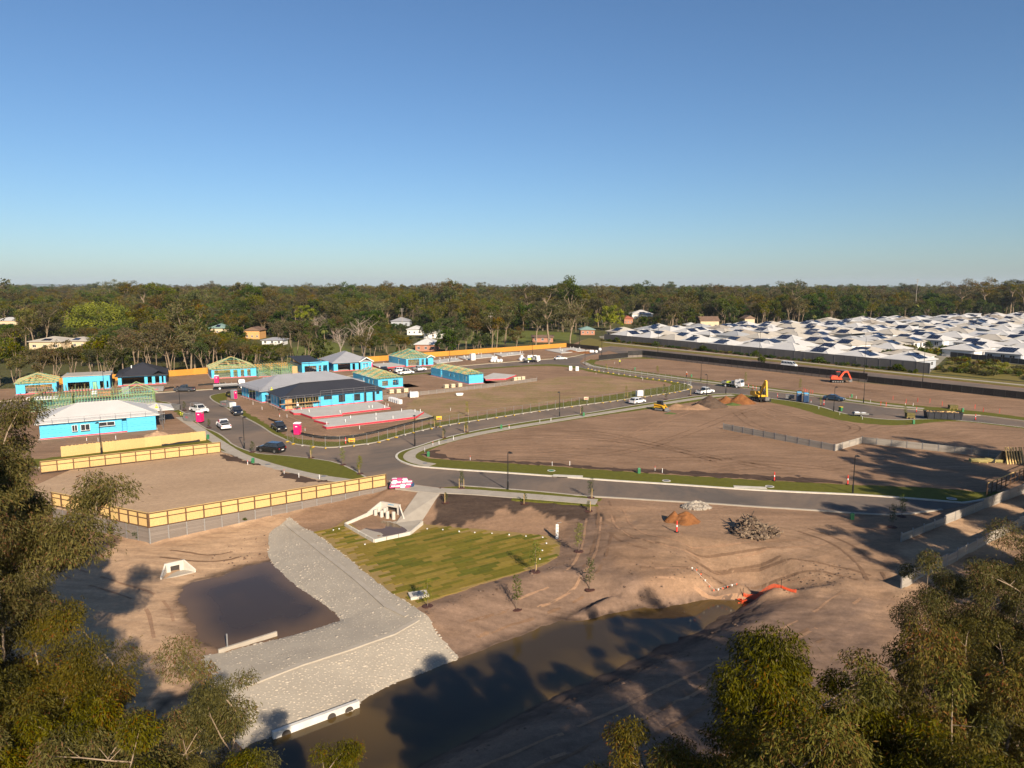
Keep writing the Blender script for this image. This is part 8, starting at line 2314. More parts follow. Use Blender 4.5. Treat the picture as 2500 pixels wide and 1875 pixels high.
# ---- village of white roofs
VIL = [Vector(g(*p)[:2]) for p in ((1462, 822), (1475, 831), (2269, 911.5), (2310, 872), (2500, 891), (2760, 922), (2760, 776), (2500, 774), (2300, 779), (2100, 786), (1950, 793), (1800, 802), (1640, 808), (1500, 812))]
sheet('village_ground', VIL, 0.045, mat('village_paving', (.30, .26, .21), .9, (.12, .115, .05), .08, .4, space='world'), edge=20, skirt=0)
def village_house(k, rm, wm, W_, D, pitch, style, solar):
    r = empty('village_house', (0, 0, 0)); hw = 2.7
    if style == 'hip':
        wall(r, wm, 'f', W_, D, hw, [(1, 3, .5, 2.2), (W_ - 4, W_ - 2, .5, 2.2), (W_ * .45, W_ * .45 + 1.6, .2, 2.3)], glass=True); wall(r, wm, 'l', W_, D, hw, [(2, 3.5, .9, 2.1), (7, 8.5, .9, 2.1)], glass=True); wall(r, wm, 'r', W_, D, hw); wall(r, wm, 'b', W_, D, hw)
        ro = hip_roof(r, rm, 0, W_, 0, D, hw + .12, pitch, .6)
        s = math.tan(math.radians(pitch)); n = min(W_, D) / 2
        def arr(x0, x1, y0, y1, side):
            q = MB(); e = .1; z = lambda t: hw + .12 + (t + .6) * s + e
            nx_, ny_ = max(1, int((x1 - x0) / 1.05)), max(1, int((y1 - y0) / 1.6))
            for i in range(nx_):
                for j in range(ny_):
                    a, b = x0 + i * 1.05, x0 + i * 1.05 + 1.0; c, d = y0 + j * 1.6, y0 + j * 1.6 + 1.55
                    if side == 'f': q.add([(a, c, z(c)), (b, c, z(c)), (b, d, z(d)), (a, d, z(d))], [(0, 1, 2, 3)])
                    else: q.add([(c, a, z(c)), (c, b, z(c)), (d, b, z(d)), (d, a, z(d))], [(3, 2, 1, 0)])
            o = q.build('solar_panels', PV, ro); tag(o, kind='stuff')
        if solar in (1, 3): arr(W_ * .30, W_ * .30 + 6.4, .6, 5.5, 'f')
        if solar in (2, 3): arr(D * .33, D * .33 + 6.4, .5, 5.4, 'l')
    else:
        wall(r, wm, 'f', W_, D, 2.6, [(1.5, 3, .8, 2.1), (6, 8, .2, 2.2)], glass=True); wall(r, wm, 'l', W_, D, 2.6); wall(r, wm, 'b', W_, D, 3.4); wall(r, wm, 'r', W_, D, 2.6)
        q = MB(); q.add([(-.6, -.6, 2.75), (W_ + .6, -.6, 2.75), (W_ + .6, D + .6, 4.7), (-.6, D + .6, 4.7), (-.6, -.6, 2.6), (W_ + .6, -.6, 2.6), (W_ + .6, D + .6, 4.55), (-.6, D + .6, 4.55)], [(0, 1, 2, 3), (7, 6, 5, 4), (0, 4, 5, 1), (1, 5, 6, 2), (2, 6, 7, 3), (3, 7, 4, 0)]); ro = q.build('roof', rm, r)
        q = MB(); q.add([(0, .2, 2.6), (0, D, 2.6), (0, D, 4.5)], [(0, 1, 2)]); q.add([(W_, .2, 2.6), (W_, D, 2.6), (W_, D, 4.5)], [(2, 1, 0)]); q.build('gable_infill', WALL_GR, r)
        if solar:
            q = MB(); z = lambda y: 2.85 + (y + .6) * 1.95 / (D + 1.2)
            for i in range(5):
                for j in range(2): a = W_ * .3 + i * 1.08; c = D * .4 + j * 1.65; q.add([(a, c, z(c)), (a + 1.0, c, z(c)), (a + 1.0, c + 1.58, z(c + 1.58)), (a, c + 1.58, z(c + 1.58))], [(0, 1, 2, 3)])
            o = q.build('solar_panels', PV, ro); tag(o, kind='stuff')
    q = MB(); q.box(W_ + .02, W_ + .08, 1.5, 6.5, 0, 2.3); q.build('garage_door', WALL_WH, r)
    return r
VP = [(village_house(0, ROOF_WH, WALL_WH, 13, 16, 17, 'hip', 3), 'white'), (village_house(1, ROOF_LG, WALL_WH, 12, 15, 16, 'hip', 1), 'pale grey'), (village_house(2, ROOF_CR, WALL_CR, 13, 16, 17, 'hip', 3), 'cream'), (village_house(3, ROOF_WH, WALL_GR, 12, 14, 20, 'skil', 1), 'slanted white'), (village_house(4, ROOF_BE, WALL_GR, 13, 15, 18, 'hip', 1), 'beige'), (village_house(5, ROOF_WH, WALL_GR, 13, 14, 17, 'hip', 3), 'white'), (village_house(6, ROOF_CR, WALL_WH, 12, 16, 16, 'hip', 1), 'cream'), (village_house(7, ROOF_WH, WALL_WH, 12, 15, 18, 'hip', 2), 'white')]
wa, wb = Vector(g(1475, 832)[:2]), Vector(g(2269, 913)[:2]); wd = (wb - wa).normalized(); wn = Vector((-wd.y, wd.x))
used, nvil = set(), 0; rr = random.Random(21); VHOUSES = []
for row in range(44):
    off = 4 + row * 18.2 + 6.0 * (row // 2); cnt = 0
    for c_ in range(-70, 40):
        p = wa + wd * (c_ * 16.0 + 5 * (row % 2) + rr.uniform(-1.0, 1.0)) + wn * (off + rr.uniform(-1, 1))
        mid = p + wd * 6.5 + wn * 7
        if float(poly_sd(np.array([mid.x]), np.array([mid.y]), VIL)[0]) > -7.0: continue
        u_, v_ = proj(mid.x, mid.y, 3)
        if u_ < 1420 or u_ > 2560: continue
        if 2240 < u_ < 2330 and v_ > 835: continue
        VHOUSES.append((row, cnt, p, u_)); cnt += 1
VHOUSES.sort(key=lambda q_: q_[2].length); VHOUSES = VHOUSES[:300]
bycnt = {}
for row, cnt, p, u_ in VHOUSES: bycnt.setdefault(row, []).append(u_)
for row, cnt, p, u_ in VHOUSES:
    k = rr.choices(range(8), [4, 1.8, 2.0, 2.4, .9, 3, 2, 3])[0]
    src, nm = VP[k]
    if k not in used: r = src; used.add(k)
    else: r = copy_tree(src)
    rz_ = math.atan2(wd.y, wd.x) + rr.choice((0, 0, math.pi / 2, math.pi, -math.pi / 2)) + rr.uniform(-.03, .03); sx_ = rr.uniform(.86, .97); ctr = p + wd * 6.5 + wn * 7.5
    o_ = Matrix.Rotation(rz_, 2) @ Vector((6.3 * sx_, 7.5 * sx_)); r.location = (ctr.x - o_.x, ctr.y - o_.y, .05); r.rotation_euler = (0, 0, rz_); r.scale = (sx_, sx_, rr.uniform(.95, 1.12))
    i = sorted(bycnt[row]).index(u_)
    if row < 4 and i < 20: lab = f'{nm} roofed house, {ORD[i]} from the left in the {ORD[row]} row behind the grey wall'
    else: lab = f'{nm} roofed house deep among the far rows of pale roofs'
    tag(r, lab, 'house', 'pale roofed houses behind the grey wall'); nvil += 1
for k in range(8):
    if k not in used:
        for ch in list(VP[k][0].children): bpy.data.objects.remove(ch)
        bpy.data.objects.remove(VP[k][0])
print('village', nvil)

# ---- woodland: individuals in front, one mass behind
FENCE_A, FENCE_B = Vector(OF0[:2]), Vector(OF1[:2]); fd = (FENCE_B - FENCE_A).normalized(); fn_ = Vector((-fd.y, fd.x))
CLEAR = [V2([(690, 880), (720, 846), (770, 832), (840, 834), (865, 858), (850, 874)]), V2([(1090, 846), (1120, 812), (1200, 806), (1395, 812), (1420, 832), (1395, 846)]), V2([(1400, 850), (1420, 828), (1480, 800), (1475, 836)]), VIL]
def blocked(x, y, s_h, w):
    """height cap from the sight gaps kept open to the woodland houses"""
    u_, vb_ = proj(x, y, 0); cap = s_h; du = FPX * w / max(y, 1)
    for a, b, v_ in KEEP:
        if vb_ > v_ + 1 and a - du < u_ < b + du:
            # top may reach the eaves line of the house at most
            zt = CAM_H - (math.tan(PITCH + math.atan((v_ - 6 - CV) / FPX))) * math.hypot(x, y) * math.cos(math.atan2(x, y))
            cap = min(cap, zt)
    return cap
cand = []
rng = np.random.default_rng(77)
for i in range(-6, 60):                                    # first row behind the orange fence
    for k in range(2):
        p = FENCE_A + fd * (i * 4.4 + rng.uniform(-1.2, 1.2)) + fn_ * (3.5 + k * 7 + rng.uniform(-2, 2.5))
        u_, v_ = proj(p.x, p.y, 0)
        dens = .95 if u_ < 690 else .25 if u_ < 900 else .6 if u_ < 960 else .35
        if rng.random() < dens: cand.append((p.x, p.y, 'front', 0))
y = 250
while y < 3800:
    sp = 8.5 if y < 450 else 10 if y < 700 else 13 if y < 1200 else 21 if y < 2200 else 34
    for x in np.arange(-y * .80 - 20, y * .80 + 20, sp):
        xx, yy = x + rng.uniform(-.45, .45) * sp, y + rng.uniform(-.45, .45) * sp
        rel_ = (Vector((xx, yy)) - FENCE_A).dot(fn_)
        if rel_ < 14 and xx < 30: continue
        if xx >= 25 and yy < 375 and ((Vector((xx, yy)) - wa).dot(wn) < 4 or xx > 120): continue
        cand.append((xx, yy, 'far', sp))
    y += sp * .9
CX = np.array([c_[0] for c_ in cand]); CY = np.array([c_[1] for c_ in cand]); okm = np.ones(len(cand), bool)
for P_ in CLEAR[:3]: okm &= poly_sd(CX, CY, P_) > 2
okm &= poly_sd(CX, CY, VIL) > 9
for a, b, v_ in KEEP:
    h0, h1 = g(a, v_), g(b, v_); box = [(h0.x - 5, h0.y - 10), (h1.x + 5, h1.y - 10), (h1.x + 5, h1.y + 18), (h0.x - 5, h0.y + 18)]
    okm &= poly_sd(CX, CY, box) > 0
cand = [c_ for c_, k in zip(cand, okm) if k]
cand.sort(key=lambda c_: math.hypot(c_[0], c_[1]))
far_pts = []; nind = 0; FRONT = []
for x, y, kind, sp in cand:
    dist = math.hypot(x, y); u_, v_ = proj(x, y, 0)
    patch = float(fbm(np.array([x * .012]), np.array([y * .012]), 3)[0])
    if kind == 'front': pool, idxs, h = PAPER, None, float(rng.uniform(11, 17))
    else: h = float(rng.uniform(12, 20) if dist < 500 else rng.uniform(13, 21)); h *= 1 + .5 * float(fbm(np.array([x * .02]), np.array([y * .02]), 2)[0])
    q_ = rng.random()
    if kind == 'front': typ = ('paper', int(rng.integers(4))) if q_ < .72 else ('gum', int(rng.integers(6))) if q_ < .9 else ('dark', 2)
    elif patch > .22: typ = ('dark', int(rng.integers(4))) if q_ < .6 else ('gum', int(rng.integers(6)))
    elif dist < 480: typ = ('gum', int(rng.integers(6))) if q_ < .58 else ('paper', int(rng.integers(4))) if q_ < .76 else ('dark', int(rng.integers(4)))
    else: typ = ('gum', int(rng.integers(6))) if q_ < .86 else ('dark', int(rng.integers(4)))
    proto, H0 = {'paper': (PAPER, (14, 15, 13, 16)), 'gum': (GUMS, (17, 18, 15, 20, 16, 19)), 'dark': (DARKT, (12, 14, 9, 15))}[typ[0]]
    if typ[0] == 'dark': h *= .72
    if kind != 'front' and rng.random() < .09: h *= float(rng.uniform(1.2, 1.55))
    h = min(h, blocked(x, y, h, 4))
    if h < 3.5: continue
    if kind != 'front' and 860 < u_ < 1135 and dist < 420: h *= .55
    vis_ = -60 < u_ < 2560
    if vis_ and nind < 262 and (kind == 'front' or dist < 420 or nind < 240):
        s = h / H0[typ[1]]
        lab = {'paper': 'pale trunked paperbark in the woodland edge behind the orange fence', 'gum': 'olive crowned gum tree in the near woodland', 'dark': 'dark green bushy tree in the near woodland'}[typ[0]] if kind == 'front' or dist < 330 else {'paper': 'slender pale stemmed tree in the middle woodland', 'gum': 'olive crowned gum tree in the middle woodland', 'dark': 'dark green bushy tree in the middle woodland'}[typ[0]]
        q_t = plant_tree(proto[typ[1]], x, y, s * float(rng.uniform(.92, 1.08)), lab, 'trees of the woodland', {'paper': 'paperbark_tree', 'gum': 'gum_tree', 'dark': 'bushy_tree'}[typ[0]], z=0)
        nind += 1
        if kind == 'front': FRONT.append((u_, typ[0], q_t))
    elif vis_ or dist < 700:
        s = h / H0[typ[1]] * (1 if sp < 18 else 1.35 if sp < 30 else 1.8)
        far_pts.append((x, y, {'gum': 0, 'paper': 6, 'dark': 10}[typ[0]] + typ[1], s, min(s, h / H0[typ[1]] * 1.12), float(rng.uniform(0, 6.28))))
MARKS = ((150, 'the left-most truss house'), (280, 'the flat cream roof'), (410, 'the charcoal hip roof'), (505, 'the bare lot beside the charcoal roof'), (625, 'the yellow green trusses'), (735, 'the bare green frame'), (810, 'the black skillion roof'), (930, 'the white edged gable'), (1065, 'the teal trusses'), (9999, 'the right end of the orange fence'))
seen_ = {}
for u_, ty, o_ in sorted(FRONT, key=lambda q_: q_[0]):
    mk = next(m_ for lim, m_ in MARKS if u_ < lim); k_ = (ty, mk); seen_[k_] = seen_.get(k_, 0) + 1
    o_['label'] = {'paper': 'pale trunked paperbark', 'gum': 'olive gum', 'dark': 'dark bushy tree'}[ty] + f' behind {mk}, {ORD[seen_[k_] - 1]} from the left there'
print('woodland individuals', nind, 'mass', len(far_pts))
# singular trees
for proto, u_, v_, h_, H0, lab, nm in ((FIG, 245, 814, 17.5, 14, 'huge bright yellow green fig tree with a broad dome', 'fig_tree'), (FIG2, 1490, 806, 16, 13, 'bright yellow green tree left of the lone white house', 'fig_tree'), (FIG2, 745, 790, 14, 13, 'bright green tree in the middle distance over the paddock', 'fig_tree'), (DENSE, 1985, 786, 23, 21, 'large dense dark green tree behind the white roofs, left of the pair', 'dense_tree'), (DENSE, 2075, 785, 22, 21, 'large dense dark green tree behind the white roofs, right of the pair', 'dense_tree'),
                                       (TALL[0], 285, 765, 33, 28, 'tall flat topped gum rising above the horizon on the left', 'gum_tree'), (TALL[1], 320, 765, 34, 30, 'second tall gum beside the flat topped one on the left', 'gum_tree'), (TALL[1], 362, 785, 29, 30, 'thin tall gum right of the flat topped pair', 'gum_tree'), (TALL[0], 1300, 800, 30, 28, 'tall gum breaking the horizon in the centre, left of two', 'gum_tree'), (TALL[1], 1338, 806, 30, 30, 'tall gum breaking the horizon in the centre, right of two', 'gum_tree'), (TALL[0], 1945, 782, 33, 28, 'tall gum above the left end of the white roofs', 'gum_tree'),
                                       (TALL[0], 2405, 772, 36, 28, 'tall gum behind the far right white roofs', 'gum_tree'), (TALL[1], 2465, 772, 37, 30, 'tallest gum at the far right edge', 'gum_tree'), (TALL[0], 2350, 774, 33, 28, 'broad gum behind the far right white roofs', 'gum_tree'), (TALL[0], 2500, 774, 34, 28, 'gum half cut by the right edge of the view', 'gum_tree'), (BARE, 800, 822, 16, 15, 'leafless grey branched tree above the paddock', 'bare_tree'), (BARE, 775, 826, 14, 15, 'smaller leafless grey tree above the paddock', 'bare_tree'), (BARE, 885, 880, 19, 15, 'tall pale forked tree with few leaves behind the grey gabled house', 'bare_tree'), (BARE, 830, 872, 14, 15, 'pale leafless tree beside the paddock', 'bare_tree'), (POIN, 1057, 826, 8, 6.5, 'umbrella shaped tree in front of the white house', 'umbrella_tree'), (DARKT[0], 1090, 862, 10, 12, 'round dark green tree right of the white roofed brick house', 'bushy_tree'),
                                       (GUMS[3], 1308, 846, 21, 20, 'tall pale trunked gum behind the orange fence end', 'gum_tree'), (TALL[1], 1340, 845, 22, 30, 'slim pale trunked gum near the far junction', 'gum_tree'), (GUMS[1], 1392, 838, 22, 18, 'spreading pale gum beside the far junction', 'gum_tree'), (GUMS[1], 1640, 806, 19, 18, 'spreading gum behind the first white roofs', 'gum_tree')):
    c = g(u_, v_); q_ = plant_tree(proto, c.x, c.y, h_ / H0, lab, 'singular trees of the woodland', nm, z=0, rz=1.0)
    if proto in TALL: q_.scale = (q_.scale.x * 1.4, q_.scale.y * 1.4, q_.scale.z)
for i, (u_, v_, h_) in enumerate(((70, 812, 13), (85, 815, 14), (96, 814, 12), (112, 808, 12), (230, 815, 11), (240, 814, 10), (250, 815, 11), (448, 790, 10), (1710, 800, 9), (1985, 800, 8), (2235, 778, 12))):
    c = g(u_, v_); k = i % 2; plant_tree(PALMS[0], c.x, c.y, h_ / 11, ['far left palm of the cluster before the fig', 'tallest palm of the cluster before the fig', 'thin palm in the middle of the left cluster', 'palm at the right of the left cluster', 'left palm below the bright fig', 'middle palm below the bright fig', 'right palm below the bright fig', 'lone palm right of the fig', 'palm behind the first white roofs', 'palm beside the dense dark trees', 'palm beyond the far white roofs'][i], 'palms', 'palm_tree', z=0)
c = g(793, 842); plant_tree(PALMS[1], c.x, c.y, .9, 'stout date palm at the top of the paddock', 'palms', 'palm_tree', z=0)

src = bpy.data.collections.new('mass_tree_kinds')
for k, (tm, cm) in enumerate(GUMS + PAPER + DARKT):
    me_ = bpy.data.meshes.new('mass_tree')
    bm = bmesh.new(); bm.from_mesh(tm); n0 = len(bm.faces); bm.from_mesh(cm)
    ly = bm.faces.layers.float.get('tint')
    for i, f in enumerate(bm.faces): f.material_index = 0 if i < n0 else 1
    bm.to_mesh(me_); bm.free(); me_.materials.clear(); me_.materials.append(tm.materials[0]); me_.materials.append(cm.materials[0])
    if 'tint' not in me_.attributes: me_.attributes.new('tint', 'FLOAT', 'FACE')
    a = np.zeros(len(me_.polygons), np.float32); tt = np.zeros(len(cm.polygons), np.float32); cm.attributes['tint'].data.foreach_get('value', tt); a[n0:] = tt
    me_.attributes['tint'].data.foreach_set('value', a)
    mi = np.zeros(len(me_.polygons), np.int32); mi[n0:] = 1; me_.polygons.foreach_set('material_index', mi)
    src.objects.link(bpy.data.objects.new('mass_tree_%02d' % k, me_))
me_ = bpy.data.meshes.new('forest'); A = np.array(far_pts)
me_.vertices.add(len(A)); me_.vertices.foreach_set('co', np.stack([A[:, 0], A[:, 1], np.zeros(len(A))], -1).astype(np.float32).ravel())
at = me_.attributes.new('kind_index', 'INT', 'POINT'); at.data.foreach_set('value', A[:, 2].astype(np.int32))
at = me_.attributes.new('size', 'FLOAT_VECTOR', 'POINT'); at.data.foreach_set('vector', np.stack([A[:, 3], A[:, 3], A[:, 4]], -1).astype(np.float32).ravel())
at = me_.attributes.new('turn', 'FLOAT_VECTOR', 'POINT'); at.data.foreach_set('vector', np.stack([A[:, 5] * 0, A[:, 5] * 0, A[:, 5]], -1).astype(np.float32).ravel())
forest = place('forest', me_); tag(forest, 'unbroken far woodland of olive gums stretching to the horizon', 'forest', kind='stuff')
ng = bpy.data.node_groups.new('forest_nodes', 'GeometryNodeTree')
ng.interface.new_socket('Geometry', in_out='INPUT', socket_type='NodeSocketGeometry'); ng.interface.new_socket('Geometry', in_out='OUTPUT', socket_type='NodeSocketGeometry')
gi, go = ng.nodes.new('NodeGroupInput'), ng.nodes.new('NodeGroupOutput'); ci = ng.nodes.new('GeometryNodeCollectionInfo'); ci.inputs['Collection'].default_value = src; ci.inputs['Separate Children'].default_value = True; ci.inputs['Reset Children'].default_value = True
ip = ng.nodes.new('GeometryNodeInstanceOnPoints'); ip.inputs['Pick Instance'].default_value = True
def named(nm, ty):
    n_ = ng.nodes.new('GeometryNodeInputNamedAttribute'); n_.data_type = ty; n_.inputs['Name'].default_value = nm; return n_.outputs[0]
er = ng.nodes.new('FunctionNodeEulerToRotation')
ng.links.new(gi.outputs[0], ip.inputs['Points']); ng.links.new(ci.outputs[0], ip.inputs['Instance']); ng.links.new(named('kind_index', 'INT'), ip.inputs['Instance Index'])
ng.links.new(named('turn', 'FLOAT_VECTOR'), er.inputs[0]); ng.links.new(er.outputs[0], ip.inputs['Rotation']); ng.links.new(named('size', 'FLOAT_VECTOR'), ip.inputs['Scale']); ng.links.new(ip.outputs[0], go.inputs[0])
forest.modifiers.new('forest', 'NODES').node_group = ng

# ---- power poles
for u_, v_, h_, lab in ((982, 800, 13, 'timber power pole with two crossarms above the white roofs in the trees'), (1067, 800, 12, 'bare power pole between the left trees and the umbrella tree'), (1198, 828, 14, 'tall pale power pole before the dark central trees'), (1207, 846, 6, 'short pale pole below the tall power pole'), (2233, 776, 34, 'thin mast on the horizon over the far right')):
    c = g(u_, v_); r = empty('power_pole', (c.x, c.y, 0)); q = MB(); q.cyl((0, 0, 0), (0, 0, h_), .2, .14, n=7); q.build('pole', mat('weathered_pole', (.42, .36, .30), .9), r)
    if h_ > 10:
        for z in (h_ - .6, h_ - 2.0): q = MB(); q.box(-1.3, 1.3, -.08, .08, z, z + .16); o = q.build('crossarm', BARK_DK, r); q = MB(); [q.cyl((x, 0, z + .16), (x, 0, z + .4), .07, n=6) for x in (-1.1, -.4, .4, 1.1)]; q.build('insulators', WHITEP, o)
    tag(r, lab, 'power pole')

# ---- hedge below the grey wall, scrub on the bank
def bush_proto(seed, m, n=420):
    rng_ = np.random.default_rng(seed); vs, ts = [], []
    for i in range(7): v, t = leaf_cloud(n // 7, (rng_.normal(0, .45), rng_.normal(0, .3), rng_.uniform(.3, .9)), (.55, .5, .45), (.32, .18), rng_, .1); vs.append(v); ts.append(t)
    q = MB()
    for i in range(3): q.tube([(0, 0, -.1), (rng_.normal(0, .3), rng_.normal(0, .3), .8)], [.04, .02], 4)
    return q.mesh('stems', BARK_DK), leaf_mesh('foliage', vs, ts, m)
BUSH = [bush_proto(301, LEAF_DK), bush_proto(302, LEAF_GR), bush_proto(303, LEAF_EUC), bush_proto(304, LEAF_YG)]
def bush(x, y, s, k, lab, group, name='shrub', z=.08):
    r = empty(name, (x, y, z), random.uniform(0, 6)); r.scale = (s * 1.2, s, s); place('stems', BUSH[k][0], r); place('foliage', BUSH[k][1], r); tag(r, lab, 'shrub', group)
hl = (wb - wa).length
for i in range(int(hl / 2.2)):
    p = wa + wd * (i * 2.2 + random.uniform(-.5, .5)) - wn * random.uniform(1.0, 2.0)
    if i % 13 == 5: bush(p.x, p.y, 1.9, 1, 'taller green shrub standing out of the hedge below the grey wall', 'hedge below the grey wall')
    else: bush(p.x, p.y, random.uniform(.7, 1.1), random.choice((0, 0, 1, 2)), 'low dark hedge shrub at the foot of the grey wall', 'hedge below the grey wall')
sb = V2([(2275, 908), (2330, 874), (2500, 896), (2600, 908), (2600, 940), (2500, 930)])
k = 0
for i in range(400):
    p = Vector((random.uniform(min(q_.x for q_ in sb), max(q_.x for q_ in sb)), random.uniform(min(q_.y for q_ in sb), max(q_.y for q_ in sb))))
    if float(poly_sd(np.array([p.x]), np.array([p.y]), sb)[0]) < -.5 and k < 95:
        k += 1; bush(p.x, p.y, random.uniform(.7, 1.6), random.choice((1, 2, 2, 3)), 'scrubby bush on the dry bank right of the grey wall', 'scrub on the dry bank')
for i, (u_, v_, s, lab) in enumerate(((2090, 893, 2.6, 'tall shrub climbing over the grey wall'), (2165, 880, 3.2, 'grey green tree like shrub behind the wall end'), (2190, 878, 2.6, 'shrub between the houses behind the wall end'), (2250, 876, 3.4, 'large shrub right of the wall end houses'), (2275, 872, 3.0, 'bush beside the culvert on the dry bank'), (2300, 868, 3.2, 'bushy shrub at the corner of the right hand houses'), (2220, 858, 2.6, 'small garden tree among the right hand houses'), (2262, 848, 2.4, 'garden tree behind the right hand houses'), (2310, 842, 2.4, 'garden tree further behind the right hand houses'), (1995, 815, 2.4, 'garden tree among the white roofs'), (2330, 810, 2.6, 'garden tree among the far white roofs'), (1860, 905 - 20, 1.7, 'roadside shrub by the tall pale street light'))):
    c = g(u_, v_); bush(c.x, c.y, s, 1 if i % 2 else 2, lab, 'garden trees and shrubs by the wall')

# ------------------------------------------------------------------ big gums close to the camera
def near_gum(seed, H, limbs, subs, twigs, nleaf, fork=.35, spread=.45):
    """rounded masses of hanging leaves at the ends of pale limbs"""
    rng = np.random.default_rng(seed); wood = MB(); tips = []
    tp, _ = limb_points((0, 0, -.4), (rng.normal(0, .04), rng.normal(0, .04), 1), H * fork, rng, 5, .05, .02); r0 = H * .0105
    wood.tube(tp, list(np.linspace(r0, r0 * .75, len(tp))), 8)
    for i in range(limbs):
        az = 6.28 * i / limbs + rng.uniform(-.4, .4); out = spread * rng.uniform(.55, 1.2) if i else .05
        lp, _ = limb_points(tp[-1] if i % 2 == 0 else tp[-2], (math.cos(az) * out, math.sin(az) * out, .85), H * (1 - fork) * rng.uniform(.62, .84), rng, 5, .11, .05)
        wood.tube(lp, list(np.linspace(r0 * .55, r0 * .18, len(lp))), 6); tips.append((lp[-1], 1.15))
        for j in range(subs):
            az2 = rng.uniform(0, 6.28); k = 2 + j % (len(lp) - 2)
            sp, _ = limb_points(lp[k], (math.cos(az2) * .8, math.sin(az2) * .8, .75), H * (1 - fork) * rng.uniform(.16, .30), rng, 3, .16, .06)
            wood.tube(sp, list(np.linspace(r0 * .22, r0 * .07, len(sp))), 5); tips.append((sp[-1], rng.uniform(.75, 1.1)))
            for t_ in range(twigs):
                az3 = rng.uniform(0, 6.28); wp_, _ = limb_points(sp[1 + t_ % 2], (math.cos(az3), math.sin(az3), rng.uniform(0, .8)), H * .055 * rng.uniform(.7, 1.3), rng, 2, .2, 0)
                wood.tube(wp_, [r0 * .09, r0 * .06, r0 * .03], 4); tips.append((wp_[-1], rng.uniform(.5, .8)))
    vs, ts = [], []; tot = sum(w ** 2 for _, w in tips)
    for p, w in tips:
        k = int(nleaf * w * w / tot); R_ = H * .052 * w * rng.uniform(.85, 1.2); sh = rng.normal(0, .14)
        d = rng.normal(size=(k, 3)); d /= np.linalg.norm(d, axis=1)[:, None]; rr_ = rng.random(k) ** .4 * np.where(rng.random(k) < .08, 1.3, 1.0)
        c = np.array(p) + d * rr_[:, None] * np.array([R_ * rng.uniform(.8, 1.3), R_ * rng.uniform(.8, 1.3), R_ * rng.uniform(.6, 1.05)]); c[:, 2] -= R_ * .15
        a = d * np.array([.75, .75, .25]) + rng.normal(0, .5, (k, 3)) + np.array([0, 0, -.9]); a /= np.linalg.norm(a, axis=1)[:, None]
        b = np.cross(a, rng.normal(size=(k, 3))); b /= np.linalg.norm(b, axis=1)[:, None]
        L_ = .175 * rng.uniform(.6, 1.3, k)[:, None]; W_ = .038 * rng.uniform(.6, 1.25, k)[:, None]
        vs.append(np.stack([c - a * L_ / 2, c + b * W_ / 2, c + a * L_ / 2, c - b * W_ / 2], 1))
        ts.append(np.clip(rng.normal(.5, .2, k) + sh, 0, 1))
    return wood.mesh('trunk', BARK), leaf_mesh('crown', vs, ts, LEAF_FG)
NG = [near_gum(501, 18, 7, 6, 3, 195000), near_gum(502, 18, 8, 6, 3, 200000, .30, .5), near_gum(503, 18, 7, 6, 3, 195000, .36, .55)]
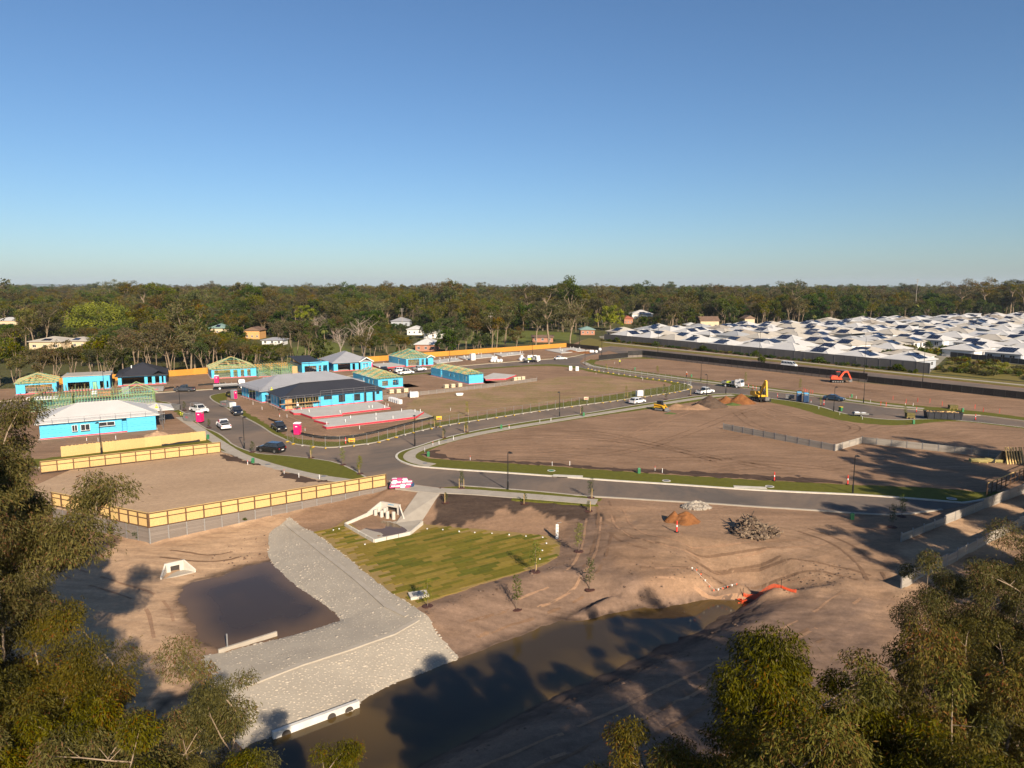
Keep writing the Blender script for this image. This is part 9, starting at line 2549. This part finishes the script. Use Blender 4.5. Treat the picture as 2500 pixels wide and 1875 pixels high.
for k, x, y, h, rz, lab in ((0, 12.9, 21.2, 19.6, .3, 'big gum with a rounded crown at the lower right'), (1, 9.0, 20.6, 18.4, 2.1, 'gum in the middle of the lower right group'), (2, 6.9, 20.8, 16.2, 4.0, 'lowest gum at the left of the lower right group'), (2, 9.6, 17.2, 17.2, 1.2, 'nearest gum at the bottom edge on the right'), (1, 27.0, 36.0, 16.8, 5.1, 'gum at the right edge above the lower right group'), (0, 13.4, 16.2, 18.4, 3.3, 'gum filling the bottom right corner'), (1, 17.2, 24.4, 18.2, 1.0, 'gum behind the rounded crown at the lower right'), (2, 21.5, 30.0, 15.0, 2.9, 'gum set back at the right of the lower right mass'),
                             (2, -19.6, 28.4, 16.8, 5.0, 'gum filling the middle of the left mass'), (0, -15.2, 26.4, 15.0, 2.0, 'low gum between the lower left crowns'),
                             (0, -31.0, 36.5, 27.2, 3.0, 'tallest gum at the left edge reaching the skyline'), (1, -27.0, 31.0, 19.8, 4.4, 'gum below the tallest one at the left edge'), (2, -21.8, 25.5, 18.6, .6, 'gum with drooping leaves in the lower left'), (1, -12.8, 24.0, 16.6, 5.5, 'gum at the bottom edge over the spillway corner'), (2, -8.8, 23.2, 14.4, 2.6, 'thin gum spray overhanging the weir'), (1, -17.8, 22.0, 16.8, 1.9, 'gum in the middle of the lower left mass'), (0, -11.0, 20.6, 14.0, 3.1, 'low gum at the bottom edge left of the weir'), (0, -14.5, 19.5, 15.0, 4.9, 'nearest gum in the bottom left corner')):
    plant_tree(NG[k], x, y, h / 18, lab, 'large gums close to the viewpoint', 'gum_tree', rz=rz, sz=1.0)
# their neighbours to the right of the view, whose shade falls across the site
for i, (k, x, y, h) in enumerate(((2, 52, 58, 17), (0, 58, 63, 19), (1, 64, 72, 19), (2, 71, 80, 20), (1, 77, 90, 20), (0, 60, 55, 19), (1, 68, 66, 20), (2, 49, 50, 15), (0, 75, 72, 21), (2, 83, 84, 21), (1, 90, 96, 20))):
    plant_tree(NG[k], x, y, h / 18, 'gum beside the view whose shade falls across the dirt', 'gums standing beside the view', 'gum_tree', rz=i * 1.3)

# ------------------------------------------------------------------ far blue hills and the air itself
b = MB(); n = 60
for i in range(n + 1):
    x = -12000 + i * 90; h = 30 + 30 * max(0, math.sin(i / n * math.pi)) * (1 + .35 * math.sin(i * .7) + .2 * math.sin(i * 1.9))
    b.v += [(x, 13800, 0), (x, 14400, h), (x, 15400, 0)]
for i in range(n):
    a = i * 3; b.f += [(a, a + 3, a + 4, a + 1), (a + 1, a + 4, a + 5, a + 2)]; b.m += [0, 0]
o = b.build('hills', mat('far_bush', (0.05, 0.06, 0.03), .95, (.035, .045, .022), .004, space='world'), smooth=True); tag(o, kind='structure')
b = MB(); b.box(-13000, 13000, -700, 15600, -6, 160)
vm = bpy.data.materials.new('thin_air'); vm.use_nodes = True; vn = vm.node_tree.nodes; vn.remove(vn['Principled BSDF'])
pv = vn.new('ShaderNodeVolumePrincipled'); pv.inputs['Color'].default_value = (0.72, 0.84, 1.0, 1); pv.inputs['Density'].default_value = 0.00004; pv.inputs['Anisotropy'].default_value = 0.0
vm.node_tree.links.new(pv.outputs[0], vn['Material Output'].inputs['Volume'])
o = b.build('haze', vm); tag(o, 'thin pale haze over the whole landscape', 'haze', kind='stuff')
S.cycles.volume_bounces = 0
